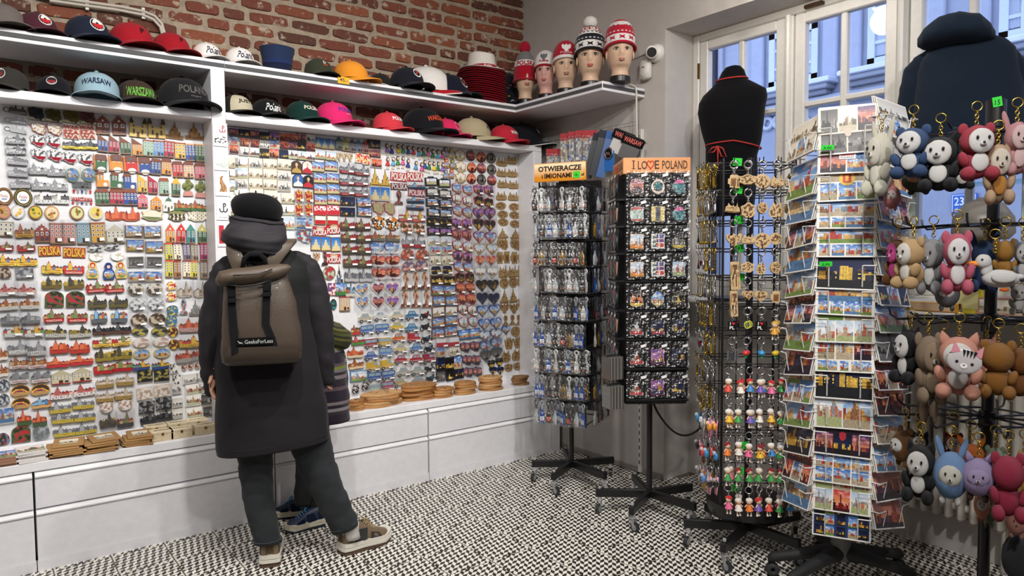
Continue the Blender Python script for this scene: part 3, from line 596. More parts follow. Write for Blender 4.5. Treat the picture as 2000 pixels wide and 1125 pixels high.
def k_opener(c):
    g = bm(); g.T = MX.Diagonal((1, .12, 1, 1)); g.torus((-.36, -.03, .0), .13, .022, c, 16, 6, 'y', 1.6); g.T = MX.Identity(4); g.prism([(-.25, -.25), (.5, -.4), (.5, 0), (.4, .1), (.34, .4), (.26, .1), (.1, .12), (.05, .5), (-.02, .15), (-.15, .3), (-.25, .1)], -.006, 0, c); b = bm(); b.text('WARSZAWA', .12, -.22, .68, .2, -.0068, mixc(c, 'ffffff', .7), .01); return [('body', g, 'cast'), ('lettering', b, 'metal')]
def k_doll2(c, c2, seed=0):
    g = bm(); g.prism([(x*.98, z) for x, z in [(-.42, -.5), (.42, -.5), (.5, -.3), (.44, -.02), (.28, .1), (.34, .28), (.2, .46), (0, .5), (-.2, .46), (-.34, .28), (-.28, .1), (-.44, -.02), (-.5, -.3)]], -D, 0, c2); b = bm(); b.disc(0, .27, .22, .17, -D-.0006, c, 14); b.disc(0, .24, .14, .1, -D-.001, 'f0cfae', 12); r = bm(); raster(r, [(x*.78, z*.5-.2) for x, z in shp('oval')], photo(seed, 'day'), 9, 9, -D-.0008); return [('body', g, 'gloss'), ('head', b, 'gloss'), ('print', r, 'print')]
def k_wood(shape, seed=0, c='a1865a', d=.006):
    p = shp(shape); g = bm(); g.prism(p, -d, 0, c, '7a5a36'); b = bm(); r = random.Random(seed)
    dark = '6f4a26'
    if shape in ('castle', 'palace'):
        for i in range(9): x = r.uniform(-.36, .36); z = r.uniform(-.42, 0); b.rect(x, z, x+.06, z+.1, -d-.0005, dark)
        b.rect(-.4, -.46, .4, -.4, -d-.0005, dark)
    elif shape == 'mug': b.rect(-.22, -.4, .3, .2, -d-.0005, '8a5f2c'); b.rect(-.1, -.3, .2, .05, -d-.001, dark)
    elif shape in ('eagle', 'heart', 'cat', 'crown', 'bust', 'map', 'oval', 'shield', 'ornate', 'rect'):
        raster(b, sc(p, .78), lambda u, v_: lin(dark) if NZ.noise(V((u*5+seed*3.1, v_*5, seed))) > .02 else lin(c), 9, 9, -d-.0005)
    return [('plate', g, 'wood'), ('engraving', b, 'wood')]
def k_car(c, kind='car', seed=0):
    g = bm(); d = D; k = bm(); w = bm(); dark = '2c3038'
    if kind == 'car': body = [(-.5, -.3), (.46, -.3), (.5, -.02), (.3, .06), (.16, .4), (-.24, .4), (-.36, .08), (-.5, .02)]; gl = [(-.26, .1), (.22, .1), (.12, .33), (-.2, .33)]
    elif kind == 'bus': body = [(-.5, -.32), (.5, -.32), (.5, .3), (.42, .44), (-.46, .44), (-.5, .3)]; gl = [(-.44, .06), (.44, .06), (.4, .34), (-.42, .34)]
    else: body = [(-.5, -.32), (.5, -.32), (.48, .0), (.34, .06), (.26, .44), (-.5, .44)]; gl = [(.0, .08), (.3, .08), (.22, .36), (.0, .36)]
    g.prism(body, -d, 0, c, 'f0eee8'); k.poly([(x, -d-.0006, z) for x, z in gl], '9fb8c8'); k.rect(-.02, .08, .02, .34, -d-.001, c); k.rect(-.48, -.2, .48, -.15, -d-.0006, mixc(c, 'ffffff', .6))
    for x in (-.3, .3): w.disc(x, -.34, .12, .17, -d-.001, dark, 12); w.disc(x, -.34, .06, .08, -d-.0014, 'c8c8c8', 8)
    w.disc(.44, -.08, .04, .06, -d-.001, 'f4e8b0', 8)
    return [('body', g, 'gloss'), ('windscreen', k, 'gloss'), ('wheels', w, 'resin')]
def k_moto(c):
    g = bm()
    g.T = MX.Diagonal((1, .08, 1, 1))
    for x in (-.32, .32): g.torus((x, -.05, -.22), .17, .04, '26282c', 14, 5, 'y', 1.4)
    g.T = MX.Identity(4)
    g.prism([(-.3, -.2), (0, -.3), (.2, -.1), (.3, .3), (.22, .34), (.12, .1), (-.15, .12), (-.42, .16), (-.4, .04)], -D, 0, '3a3c42'); b = bm(); b.prism([(-.12, .02), (.16, .0), (.14, .2), (-.06, .2)], -D-.002, -.002, c); return [('frame', g, 'cast'), ('tank', b, 'gloss')]
def k_case(f): 
    g = bm(); g.prism([(-.5, -.5), (.5, -.5), (.5, .36), (-.5, .36)], -D, 0, '24242a'); h = bm(); h.prism([(-.22, .36), (-.22, .5), (.22, .5), (.22, .36), (.16, .36), (.16, .45), (-.16, .45), (-.16, .36)], -D*.8, -.001, '1c1c20'); r = bm(); raster(r, [(-.4, -.38), (.4, -.38), (.4, .26), (-.4, .26)], f, 9, 12, -D-.0005); return [('case', g, 'gloss'), ('handle', h, 'black'), ('print', r, 'print')]
def k_cut(c1, c2, c3, shape='dome', seed=0):
    p = shp(shape); g = bm(); g.prism(p, -D, 0, c1, 'e8e4dc'); r = bm(); a, b_, c_ = lin(c1), lin(c2), lin(c3)
    def f(u, v_):
        n = NZ.noise(V((u*4.3+seed*5.7, v_*4.3, seed*1.3))); n2 = NZ.noise(V((u*9, v_*9+seed, 4)))
        return b_ if n > .12 else c_ if n < -.14 else tuple(q*(1+.5*n2) for q in a)
    raster(r, sc(p, .94), f, 11, 11, -D-.0006); return [('body', g, 'resin'), ('relief', r, 'resin')]
def k_dolly(c, hair):
    g = bm(); g.lathe([(.42, -.2), (.3, 0), (.12, .14)], (0, -.006, 0), c, 10, sx=1, sy=.012/.42/1.); b = bm(); b.ell((0, -.008, .3), (.3, .007, .19), hair, 10, 6); b.ell((0, -.013, .28), (.2, .005, .13), 'e8c8a8', 8, 5); l = bm()
    for x in (-.14, .14): l.T = MX.Diagonal((1, .05, 1, 1)); l.tube([(x, -.1, -.18), (x, -.1, -.46)], .07, 'e8dcc8', 6); l.T = MX.Identity(4); l.ell((x, -.007, -.46), (.12, .006, .06), 'e8dcc8', 6, 4)
    return [('dress', g, 'resin'), ('head', b, 'resin'), ('legs', l, 'resin')]
MAGS = []
MN = dict(ho='townhouse_magnet', sk='skyline_magnet', pl='picture_magnet', he='heart_magnet', mp='map_magnet', wo='wooden_magnet', ca='vehicle_magnet', wd='lettering_magnet', di='food_plate_magnet', cu='relief_magnet', do='doll_keyring', ma='nesting_doll_magnet', cs='suitcase_magnet', op='bottle_opener_magnet', mo='motorcycle_magnet', ri='round_plate_magnet')
def mg(key, parts, w, h, desc, pts, grp=None, wrap=0, tilt=3): MAGS.append((key, parts, w, h, desc, [tuple(float(q) for q in p.split(',')) for p in pts.split()], grp, wrap, MN[key[:2]], tilt))
# left bay ---------------------------------------------------------------
B_ = k_sky
def rect(st, seed, rim='e8e4da', gr=None, nx=15, nz=11, ins=.9, tower=None): return lambda: k_plate('rect', photo(seed, st, gr, tower), rim, nx, nz, ins)
def hrt(st, seed, rim='f4f2ee'): return lambda: k_plate('heart', photo(seed, st), rim, 13, 13, .86)
def mpp(st, seed, rim='b8343a'): return lambda: k_plate('map', photo(seed, st), rim, 12, 12, .9)
def ovl(st, seed, rim='e8e4da'): return lambda: k_plate('oval', photo(seed, st), rim, 12, 10, .88)
mg('op1', lambda: k_opener('5c5a54'), 45, 22, 'dark metal bottle opener magnet with skyline', '29,215', tilt=1)
mg('op2', lambda: k_opener('b4b6ba'), 43, 19, 'silver bottle opener magnet with skyline', '30,235 30,253', wrap=1)
for c, d, p in (('3c3e42', 'dark pewter', '70,222'), ('5c5630', 'dark olive', '104,226'), ('6a6434', 'dark brass', '139,228'), ('6e4a42', 'dark copper', '170,230')):
    mg('mpm'+c, lambda c=c: k_plate('map', lambda u, v_, c=c: mixc(c, '1a1a18', .5 if NZ.noise(V((u*5, v_*5, 2))) > 0 else .1), c, 9, 9, mat='cast')+[('ribbon', bm().prism([(-.5, -.42), (.5, -.5), (.55, -.32), (-.4, -.26)], -.012, 0, mixc(c, 'f0e8c8', .55)), 'cast')], 33, 27, d+' map magnet with ribbon', p)
mg('mpw', lambda: k_plate('map', lambda u, v_: lin('f2ece4' if NZ.noise(V((u*6, v_*6, 3))) < .1 else 'b89a70'), 'c05048', 11, 11), 30, 25, 'white map magnet with red outline', '75,251 106,253', wrap=1)
mg('wdr', lambda: k_word('WAR/SZA/WA', 'a8282e', 'd8c8b0'), 30, 27, 'red stacked Warszawa letters magnet', '139,258 170,258')
mg('sk1', lambda: B_('silver', None, 'POLSKA', 'e0e0e2', 1, 'cast', .4, True), 38, 21, 'silver Polska lettering skyline magnet', '30,271 31,291', wrap=1)
mg('sk2', lambda: B_('silver', None, 'WARSZAWA', 'd4d4d8', 2, 'cast', .4, True), 39, 21, 'silver Warszawa lettering skyline magnet', '34,312 35,335 39,357', wrap=1)
mg('mps', lambda: k_plate('map', lambda u, v_: lin('8a1f2c' if v_ < .35 else 'c8c8c8' if NZ.noise(V((u*6, v_*6, 5))) > -.1 else '505258'), 'b0b0b4', 11, 11, mat='cast'), 31, 26, 'silver and red map magnet with monument', '73,275 103,277 75,302 106,304 134,308 166,311')
mg('sky', lambda: B_('dark', 'f0d840', 'WARSZAWA', '1a1a1a', 3), 34, 21, 'black skyline magnet on a yellow base', '139,281 173,282')
mg('sk3', lambda: B_('silver', None, 'WARSZAWA', 'a8a8ac', 4, 'cast', .5, True), 36, 24, 'pewter skyline magnet with cut letters', '73,329 109,332 78,359 114,361')
mg('plg', ovl('day', 5, '8aa068'), 28, 27, 'round green park view magnet', '141,342 173,342', wrap=1)
mg('wdc', lambda: k_word('ZAMEK', '5c5e62', '6c6e72', charms=True), 38, 26, 'grey castle magnet with hanging charms', '160,368')
mg('wdd', lambda: k_word('WARSZAWA', 'b0242c', 'f0ece6', charms=True), 42, 17, 'red Warszawa word magnet with hanging charms', '160,393')
mg('skb', lambda: B_('bw', None, 'POLSKA', 'f0f0f0', 6, 'resin', .5, True), 34, 26, 'black monument magnet with white Polska letters', '84,385 118,385')
mg('ri1', lambda: k_ring('6a4432'), 34, 35, 'brown rimmed round plate magnet', '8,384'); mg('ri2', lambda: k_ring('4a4a2e'), 37, 36, 'dark olive rimmed round plate magnet', '45,386')
for i, (c, c2, c3, d, p) in enumerate((('b07a5a', 'c89878', '7a3a28', 'grilled sausage', '7,414'), ('b8bcc0', 'e8e6e0', 'd8a840', 'white soup bowl', '35,414'), ('8a6a3c', 'd8c050', '4a6a2a', 'dumpling', '69,415'), ('c89a68', 'e8d8b8', 'b87848', 'cream soup', '101,416'), ('9a6a48', 'd8d8a0', '6a8a4a', 'salad', '150,416'), ('d8d0c8', 'e0d070', 'b84a38', 'broth', '187,416'))):
    mg(f'di{i}', lambda a=(c, c2, c3, i): k_dish(*a), 29, 28, d+' food plate magnet', p)
mg('hog', lambda: k_house('7a3a2c', '8a4436', 2, 1, 'step'), 26, 38, 'red brick stepped gable house magnet', '200.5,243.5 232,245')
mg('skc', lambda: [('body', bm().prism([(-.5, -.5), (.5, -.5), (.5, .2), (.3, .2), (.2, .05), (-.2, .05), (-.3, .2), (-.5, .2)], -D, 0, 'd8bc6a').rect(-.3, -.35, -.2, -.1, -D-.0006, '4a3a2a').rect(.2, -.35, .3, -.1, -D-.0006, '4a3a2a').rect(-.08, -.5, .08, -.25, -D-.0006, '5a3020').rect(-.3, .0, -.22, .1, -D-.0006, '4a3a2a').rect(.22, .0, .3, .1, -D-.0006, '4a3a2a'), 'resin'), ('tower', bm().prism([(-.5, .2), (-.28, .2), (-.28, .3), (-.39, .5), (-.5, .3)], -D-.002, 0, '4a3a26'), 'resin'), ('tower', bm().prism([(.28, .2), (.5, .2), (.5, .3), (.39, .5), (.28, .3)], -D-.002, 0, '4a3a26'), 'resin')], 33, 38, 'yellow two-towered church magnet', '269,249 305.5,251')
mg('wop', lambda: k_wood('palace', 1, 'a87e4e', .009), 34, 33, 'brown tall palace magnet', '341,255 379,256')
HC = dict(blue='2f4f95', crimson='b02a48', green='3f6a48', orange='dc943e', mint='94bba4', skyblue='5f92c4', yellow='e2b445', pink='d86e7c', cream='e8dcc0', lime='c9c243', taupe='8a7a68', violet='6c627c', magenta='9a2a60', brown='a06e40', teal='3a7a80', red='c8322e', peach='e0b088')
def houses(w, h, roof, cols, rows, top, txt, desc, wrap=0):
    for q in txt.split():
        p, c = q.split(':'); x, y = p.split(','); key = f'ho{c}{roof}{cols}{rows}{top}'
        mg(key, lambda a=(HC[c], roof, cols, rows, top): k_house(*a), w, h, f'{c} {desc}', p, 'townhouse magnets on the left board', wrap)
houses(20, 34, '7a4632', 3, 4, 'slope', '200.5,280:blue 222.6,282:crimson 244.6,284.5:green 267.7,287.6:orange', 'tall townhouse magnet with sloping brown roof')
houses(20, 32, 'a8583a', 3, 3, 'flat', '289.4,289.7:mint 309.7,290.8:skyblue 329.7,291.8:crimson 351,295:yellow', 'townhouse magnet with flat terracotta roof')
houses(19, 34, 'd8a070', 3, 4, 'flat', '370.6,298:blue 389.5,299:green', 'townhouse magnet with pale parapet')
houses(26, 33, '7a4632', 2, 1, 'arch', '195,317:green 225.7,318:orange 253.7,320:red 280,322.7:blue', 'gatehouse magnet with white arch')
houses(19, 31, '7a4030', 3, 3, 'ridge', '304,326:blue 324.4,326:orange 346.5,331:red 367.5,332:peach 389.5,334.5:pink', 'townhouse magnet with brown ridge roof')
houses(24, 31, '7a4632', 1, 3, 'ell', '199.5,350.6:orange 228,352.7:green 253,355:blue', 'stepped L-shaped house magnet')
houses(18, 35, 'e0b445', 2, 3, 'slope', '277.6,359:yellow', 'one-sided slope house magnet'); houses(18, 35, 'b02a48', 2, 3, 'slope', '298,361:crimson', 'one-sided slope house magnet')
houses(18, 32, '9a5238', 3, 3, 'ridge', '319.8,364:mint', 'low house magnet with russet roof'); houses(16, 36, 'e0b445', 2, 3, 'gable', '343.3,365:green', 'narrow house magnet with yellow gable')
def tree(): 
    g = bm(); g.prism([(-.4, -.5), (.4, -.5), (.3, -.2), (-.3, -.2)], -D, 0, 'c98a80'); r = bm(); rr = random.Random(3)
    for i in range(16): a = rr.uniform(0, 6.3); q = rr.uniform(0, .28); r.ell((q*math.cos(a)*1.2, -.007, .14+q*math.sin(a)), (.2, .006, .16), mixc('3c5228', '8a8a48', rr.random()), 7, 5)
    return [('base', g, 'resin'), ('crown', r, 'resin')]
mg('cut', tree, 25, 31, 'green willow tree magnet on a pink base', '366.4,367.5 391,370.6')
houses(27, 30, '8a4a34', 4, 2, 'ridge', '199.5,385:green 227.4,385:crimson 254,386:blue', 'wide house magnet with russet roof')
houses(19, 28, 'd86e7c', 3, 2, 'gable', '278,391.6:pink', 'house magnet with pink gable'); houses(20, 28, 'dc943e', 2, 2, 'gable', '304.5,397:orange', 'house magnet with orange gable')
mg('skw', lambda: [('body', bm().prism([(-.5, -.5), (.5, -.5), (.5, 0), (.3, .05), (.25, .2), (-.25, .2), (-.3, .05), (-.5, 0)], -D, 0, 'ece8de').rect(-.1, -.5, .1, -.2, -D-.0006, '4a4238').rect(-.36, -.3, -.22, -.1, -D-.0006, '6a665c').rect(.22, -.3, .36, -.1, -D-.0006, '6a665c'), 'resin'), ('dome', bm().prism([(-.26, .2), (.26, .2), (.2, .34), (.04, .42), (0, .5), (-.04, .42), (-.2, .34)], -D-.002, 0, '4a7a5c'), 'resin')], 21, 29, 'white church magnet with green dome', '328.6,399')
mg('ske', lambda: B_('warm', '3f6a3c', None, seed=8), 32, 22, 'orange barbican castle magnet on green', '355,401 386,402')
mg('skr', lambda: B_('brick', None, seed=9), 33, 31, 'red castle magnet with dark spire', '222.6,415 255,416')
mg('pla', lambda: k_plate('ornate', lambda u, v_: lin('e4dcc8' if v_ > .3 else '6a7a4a'), 'c8b890', 12, 10), 42, 21, 'pale palace magnet with green lawn', '297,420')
mg('plb', lambda: k_plate('ornate', lambda u, v_: lin('3a3428' if (u*4 % 1) > .35 and v_ < .55 else '8a8a5a' if v_ > .6 else 'd8ccb0'), '7a7a58', 12, 10), 34, 23, 'dark arcade magnet with tree crown', '345,420')
mg('plc', lambda: k_plate('ornate', lambda u, v_: lin('e8e0cc' if (u*9 % 1) > .3 else '8a8474'), 'd8d0b8', 14, 10), 40, 22, 'pale columned palace magnet', '386,421')
# bagged row
mg('hob1', lambda: k_house('ddd8c4', 'c8c4b0', 3, 2, 'flat'), 27, 29, 'bagged pale palace front magnet', '11.5,447', wrap=2)
mg('skg', lambda: B_('warm', 'c89a3c', 'WARSZAWA', '3a2a1a', 10), 36, 28, 'bagged brown barbican magnet with ochre base', '47,450', wrap=1)
mg('hob2', lambda: k_house('8a3a34', '9a4a40', 3, 1, 'step'), 28, 36, 'bagged dark red church magnet', '82,455', wrap=1)
mg('hob3', lambda: k_house('c88a80', 'b07a70', 3, 3, 'flat'), 25, 41, 'bagged pink townhouse magnet', '110,456 134,456', wrap=2)
mg('hob4', lambda: k_house('88aebf', '7898aa', 3, 4, 'flat'), 25, 41, 'bagged pale blue townhouse magnet', '163,456', wrap=2)
mg('hob5', lambda: k_house('dcaa48', 'b06a40', 3, 3, 'flat'), 27, 41, 'bagged yellow townhouse magnet', '191,455', wrap=2)
mg('hob6', lambda: k_house('dedac8', 'cfcab8', 4, 2, 'gable'), 34, 36, 'bagged white palace magnet', '225,457', wrap=2)
mg('pld', rect('day', 21, '8a6a44', 'c8b088'), 34, 22, 'bagged framed castle square picture magnet', '261,451.5 297,452.5', wrap=2)
mg('ple', rect('day', 22, '9a7a4c', 'b8a050', tower=True), 34, 22, 'bagged framed palace picture magnet', '263.5,479 301,482', wrap=2)
houses(17, 38, 'd8643c', 2, 3, 'step', '332,455:orange', 'ornate stepped gable house magnet'); houses(17, 38, 'd0302a', 2, 3, 'step', '353,455:red', 'ornate stepped gable house magnet'); houses(17, 38, '4a8a80', 2, 3, 'gable', '372,457:teal', 'ornate dark gable house magnet'); houses(17, 38, 'c8c068', 2, 3, 'step', '394,456:green', 'ornate pale gable house magnet')
mg('sk5', lambda: B_('red', 'c03038', None, seed=11), 35, 20, 'red and white skyline magnet in bag', '9,480 51,481', wrap=2)
mg('wde', lambda: k_word('POLSKA', 'e0b040', 'a84a34'), 43, 20, 'long colourful panorama letters magnet', '97,490 145,493.5', wrap=0)
mg('cu1', lambda: k_cut('c8cacc', '2a2c30', 'f0f0f0', 'ornate', 1), 29, 16, 'small silver eagle shaped magnet', '185,485 218,481', wrap=1)
mg('cu2', lambda: k_cut('eae6de', 'c8bfb4', 'f6f4f0', 'shield', 2), 30, 17, 'white fan shaped relief magnet', '187,502 229,501')
mg('sk6', lambda: B_('multi', 'e8d050', 'WARSZAWA', 'a03028', 12), 40, 25, 'skyline magnet with bear and yellow ribbon', '12.6,507 52.5,507 102,522')
mg('sk7', lambda: B_('multi', 'c02c34', 'WARSZAWA', 'f0e0d0', 13), 40, 27, 'skyline magnet with bear and red ribbon', '144,522')
for c, c2, p in (('c83a34', 'e0c878', '180.6,527'), ('34406a', '3c4a90', '211.7,529'), ('c23a38', 'd8c070', '235.6,527')): mg('ma'+p, lambda a=(c, c2): k_doll2(a[0], a[1], 14), 24, 33, ('blue' if c[0] == '3' else 'red')+' nesting doll magnet with town picture', p)
MAGS[-1] = MAGS[-1][:4]+('yellow bodied red nesting doll magnet',)+MAGS[-1][5:]
mg('cu3', lambda: k_cut('8c9094', '5c6066', 'b8bcc0', 'rect', 3), 35, 22, 'grey relief plaque magnet', '48,533', wrap=2); mg('cu4', lambda: k_cut('8a6a54', '3a2c24', 'c8b8a8', 'dome', 4), 24, 22, 'brown dome relief magnet', '10,533', wrap=1)
mg('plf', rect('bwd', 23, 'c8c8c8'), 32, 20, 'silver grey city relief picture magnet', '265,511 301,511', wrap=2); mg('plh', rect('day', 24, 'b8b8b8'), 33, 20, 'bagged blue sky castle picture magnet', '267,540 300,540', wrap=2)
houses(14, 33, 'a02a48', 2, 4, 'flat', '397,492:magenta', 'narrow leaning house magnet'); houses(14, 33, 'd84a30', 2, 4, 'flat', '329,491:lime', 'narrow leaning house magnet with red roof'); houses(14, 33, '8a3a44', 2, 4, 'flat', '345.5,491:cream', 'narrow leaning house magnet, upper row,'); houses(14, 33, '8a3a44', 2, 4, 'flat', '364,525:cream', 'narrow leaning house magnet, lower row,')
houses(14, 33, '4a4058', 2, 4, 'flat', '364,492:violet', 'narrow leaning house magnet'); houses(14, 33, '8a6a58', 2, 4, 'flat', '379,493.5:taupe', 'narrow leaning house magnet, upper row,'); houses(14, 33, '8a6a58', 2, 4, 'flat', '397,527:taupe', 'narrow leaning house magnet, lower row,'); houses(14, 33, 'e05a30', 2, 4, 'flat', '330,525:lime', 'orange-roofed leaning house magnet at left'); houses(14, 33, 'e05a30', 2, 4, 'flat', '378,526:lime', 'orange-roofed leaning house magnet at right'); houses(14, 33, 'b0442c', 2, 4, 'flat', '345.5,526:brown', 'narrow leaning house magnet')
mg('sk8', lambda: B_('gold', '6a5a2c', None, seed=15), 39, 26, 'dark gold skyline magnet with tall spire', '101,551 144,551')
mg('sk9', lambda: B_('red', 'b8242c', 'WARSZAWA', 'e0c0b0', seed=16), 36, 25, 'green and red old town magnet with red ribbon', '186,558.6 223.6,558.6')
mg('cu5', lambda: k_cut('b8aa94', '4a4238', 'e0dcd4', 'oval', 5), 32, 25, 'oval silver and sand relief magnet', '264.6,565 301,565', wrap=2)
mg('cu6', lambda: k_cut('f0ece6', 'c02830', 'e0b830', 'dome', 6), 21, 18, 'small red white and gold crest magnet', '334,557.5 334,578.5')
mg('skp', lambda: B_('pale', None, seed=17), 29, 31, 'pale palace magnet with yellow taxi in bag', '360,565 393,565', wrap=1)
mg('sk10', lambda: B_('rose', None, 'WARSZAWA', 'f4f2f0', 18, 'resin', .5, True), 38, 26, 'rose skyline magnet with white Warszawa letters', '13.6,565 50,565', wrap=2)
mg('cu7', lambda: k_cut('4a5a34', 'a8323a', '2a2a20', 'arch', 7), 37, 31, 'dark arched tree and red tram magnet', '106,584 147,584')
mg('sk11', lambda: B_('gold', '5c5434', None, seed=19), 37, 27, 'bronze gold church skyline magnet', '190,588 231,587')
mg('cu8', lambda: k_cut('a4a8ac', '3c4046', 'e8eaec', 'oval', 8), 32, 26, 'oval silver embossed magnet', '269,595 304.5,594', wrap=2)
mg('cu9', lambda: k_cut('3a7ab0', '5a6a4a', 'd8b840', 'arch', 9), 22, 20, 'small round blue palace magnet with gold base', '336,606 334,626')
mg('cu10', lambda: k_cut('9aa0a8', '3a3e4a', 'b84a40', 'bust', 10), 18, 30, 'grey column statue magnet', '358,598.5'); mg('wog', lambda: k_wood('palace', 2, '80868a', .009), 23, 32, 'grey tall palace magnet', '381,600.6')
mg('sk12', lambda: B_('warm', None, 'WARSZAWA', 'f0eee8', 20, 'resin', .45, True), 37, 25, 'tan skyline magnet with white Warszawa letters', '16,593 58,591', wrap=1)
mg('sk13', lambda: B_('red', 'b4202a', 'WARSZAWA', 'f0d8c8', seed=21), 39, 28, 'large red old town magnet with red ribbon', '105,615 151,615')
mg('sk14', lambda: B_('blue', '5a5e62', None, seed=22), 31, 30, 'blue glass towers skyline magnet', '193,616 233,615')
mg('cu11', lambda: k_cut('8a6e54', '3a2e26', 'd8c8b4', 'oval', 11), 33, 26, 'oval brown carriage relief magnet', '271,625 306.6,624', wrap=2)
mg('sk15', lambda: B_('brick', None, 'WARSZAWA', 'e8b8b0', 23, 'resin', .5, True), 44, 27, 'red brick skyline magnet with pink letters', '372,634', wrap=1)
mg('sk16', lambda: B_('silver', None, 'WARSZAWA', '9a9ca0', 24, 'resin', .4, True), 37, 25, 'grey skyline magnet with grey Warszawa letters', '20,620.5 60,619.5', wrap=1)
mg('sk17', lambda: B_('multi', None, 'WARSZAWA', 'f4f2f0', 25, 'resin', .5, True), 38, 26, 'colourful skyline magnet with heart and white letters', '27,645 66,645', wrap=2)
mg('sk18', lambda: B_('gold', None, 'WARSZAWA', 'c8c8c0', 26, 'resin', .45, True), 43, 25, 'gold skyline magnet with large Warszawa letters', '109,646 156,646')
mg('sk19', lambda: B_('dark', '5a3a30', None, seed=27), 38, 20, 'dark steam train magnet with red wheels', '199.5,642.6 237,640.5')
mg('cu12', lambda: k_cut('55584a', '2a2c26', 'a89a48', 'oval', 12), 33, 19, 'oval dark bronze relief magnet', '273,647 311,647'); mg('cu13', lambda: k_cut('7a4a34', '3a2a20', 'd8b040', 'oval', 13), 21, 20, 'small round bronze magnet with gold base', '337,648 339,672')
mg('sk20', lambda: B_('grey', None, 'WARSZAWA', 'f6f4f2', 28, 'resin', .4, True), 38, 30, 'big white letters magnet with heart in bag', '35,677 71,679', wrap=1)
mg('sk21', lambda: B_('brick', 'b0382e', None, seed=29), 38, 28, 'orange red royal castle magnet', '116,676 156,676')
mg('sk22', lambda: B_('red', 'e0c050', 'WARSZAWA', '7a2020', seed=30), 36, 25, 'dark red skyline magnet with yellow letters', '199,665 236,662.5')
mg('cu14', lambda: k_cut('e8dcd4', 'c8a898', 'f2ece6', 'oval', 14), 33, 19, 'oval cream relief magnet', '275,669 314,667', wrap=1)
mg('sk23', lambda: B_('multi', None, 'WARSZAWA', 'e8c040', 31, 'resin', .5, True), 46, 24, 'rainbow letters skyline magnet', '372,666', wrap=1)
mg('sk24', lambda: B_('warm', 'e8e0d8', 'WARSZAWA', 'a83030', seed=32), 36, 28, 'brown castle magnet with pale ribbon', '37,706 72,705', wrap=1)
mg('sk25', lambda: B_('brick', 'b83038', None, seed=33, low=.2), 45, 23, 'orange row of houses magnet with red ribbon', '112.5,706 159,701')
mg('sk26', lambda: B_('gold', '8a7a30', None, seed=34), 36, 28, 'black and gold church spire magnet', '204,691 239,687.5')
mg('plj', ovl('day', 26, 'c8b870'), 33, 20, 'oval blue sky castle picture magnet', '276,691 316,689')
mg('sk27', lambda: B_('brick', None, 'WARSZAWA', 'c8c0b8', 35, 'resin', .5, True), 37, 26, 'red brick church magnet with pale letters', '361,694 394,689', wrap=1)
mg('sk28', lambda: B_('silver', 'e4e0dc', 'WARSZAWA', 'b05050', seed=36), 36, 28, 'silver grey skyline magnet with white ribbon', '37,734 79,732.5', wrap=1)
mg('hoh', lambda: k_house('c8c0a0', 'b8b090', 5, 2, 'gable', 'b02c34'), 36, 27, 'pale market hall magnet with red ribbon', '119,736 160,731')
mg('sk29', lambda: B_('red', 'b02028', None, seed=37), 39, 25, 'red old town magnet with green trees', '202.5,717.5 239,712.5')
mg('sk30', lambda: B_('multi', '34508a', None, seed=38), 33, 20, 'colourful boat magnet with sailor', '275,712.5 312.5,711')
mg('cu15', lambda: k_cut('dcd8d0', '4a4a4a', 'f2f0ec', 'rect', 15), 16, 19, 'small white sketch magnet', '340,719 344,741'); mg('cu16', lambda: k_cut('9a5048', '3a4a3a', 'd8c8b0', 'shield', 16), 12, 12, 'tiny multicolour charm magnet', '359,717 372,715 385,714')
def rainbow(u, v_):
    q = math.hypot(u-.45, v_-.2)*2.2
    return lin(('c84038', 'e09a40', 'e8d058', '5a9a58', '4a78b8', '8a5aa0')[int(q*9) % 6]) if .55 < q < 1 and v_ > .25 else lin('b8905c' if v_ < .4 else '4a3428')
mg('plk', lambda: k_plate('dome', rainbow, 'c8a060', 13, 11), 38, 22, 'rainbow arch magnet with tan ribbon', '40,762 79,760 41,787')
mg('sk31', lambda: B_('blue', 'd0a060', None, seed=39), 37, 22, 'blue tower magnet with rainbow and tan ribbon', '81,785')
mg('sk32', lambda: B_('rose', None, 'POLSKA', 'f0e8e8', 40, 'resin', .35, True), 42, 25, 'maroon skyline magnet with white Polska letters', '120,766 165,760')
mg('sk33', lambda: B_('pale', None, 'WARSZAWA', 'b89858', 41, 'resin', .4, True), 34, 24, 'cream and gold lettered relief magnet', '205,745 244,740 205,772.5 241,767.5')
mg('cu17', lambda: k_cut('4a4c4a', '23241f', 'b0a048', 'rect', 17), 30, 23, 'black and gold relief plaque magnet', '282.5,734 315,732.5')
mg('pll', rect('bw', 27, 'e8e6e2'), 31, 19, 'grey street photograph magnet', '372.5,739 397,736')
mg('sk34', lambda: B_('grey', None, 'WARSZAWA', 'd8c050', 42, 'resin', .4, True), 42, 23, 'grey skyline magnet with gold letters', '117.5,794 162.5,786 122.5,814 165,810 126,840 167.5,835')
mg('cu18', lambda: k_cut('dccfc4', 'b8a48e', 'f0e8e0', 'rect', 18), 31, 24, 'cream relief plaque magnet', '282,767.5 316,762.5'); mg('plm', rect('bw', 28, 'e4e2de'), 19, 22, 'small sketch picture magnet', '344,757.5'); mg('pln', rect('white', 29, 'e8e4dc'), 32, 21, 'white bordered riverside picture magnet', '377.5,760 402,756')
mg('sk35', lambda: B_('brick', '3f5a34', None, seed=43, low=.4), 27, 33, 'red castle and mermaid magnet on green', '47.5,814 77.5,816')
mg('cu19', lambda: k_cut('dccec6', 'a88a7c', 'f2eae4', 'shield', 19), 30, 23, 'cream and rose church relief magnet', '207.5,795 244,790'); mg('cu20', lambda: k_cut('5a5c60', '2c2e32', '9a9ca0', 'rect', 20), 31, 25, 'dark grey relief plaque magnet', '286,795 319,787.5')
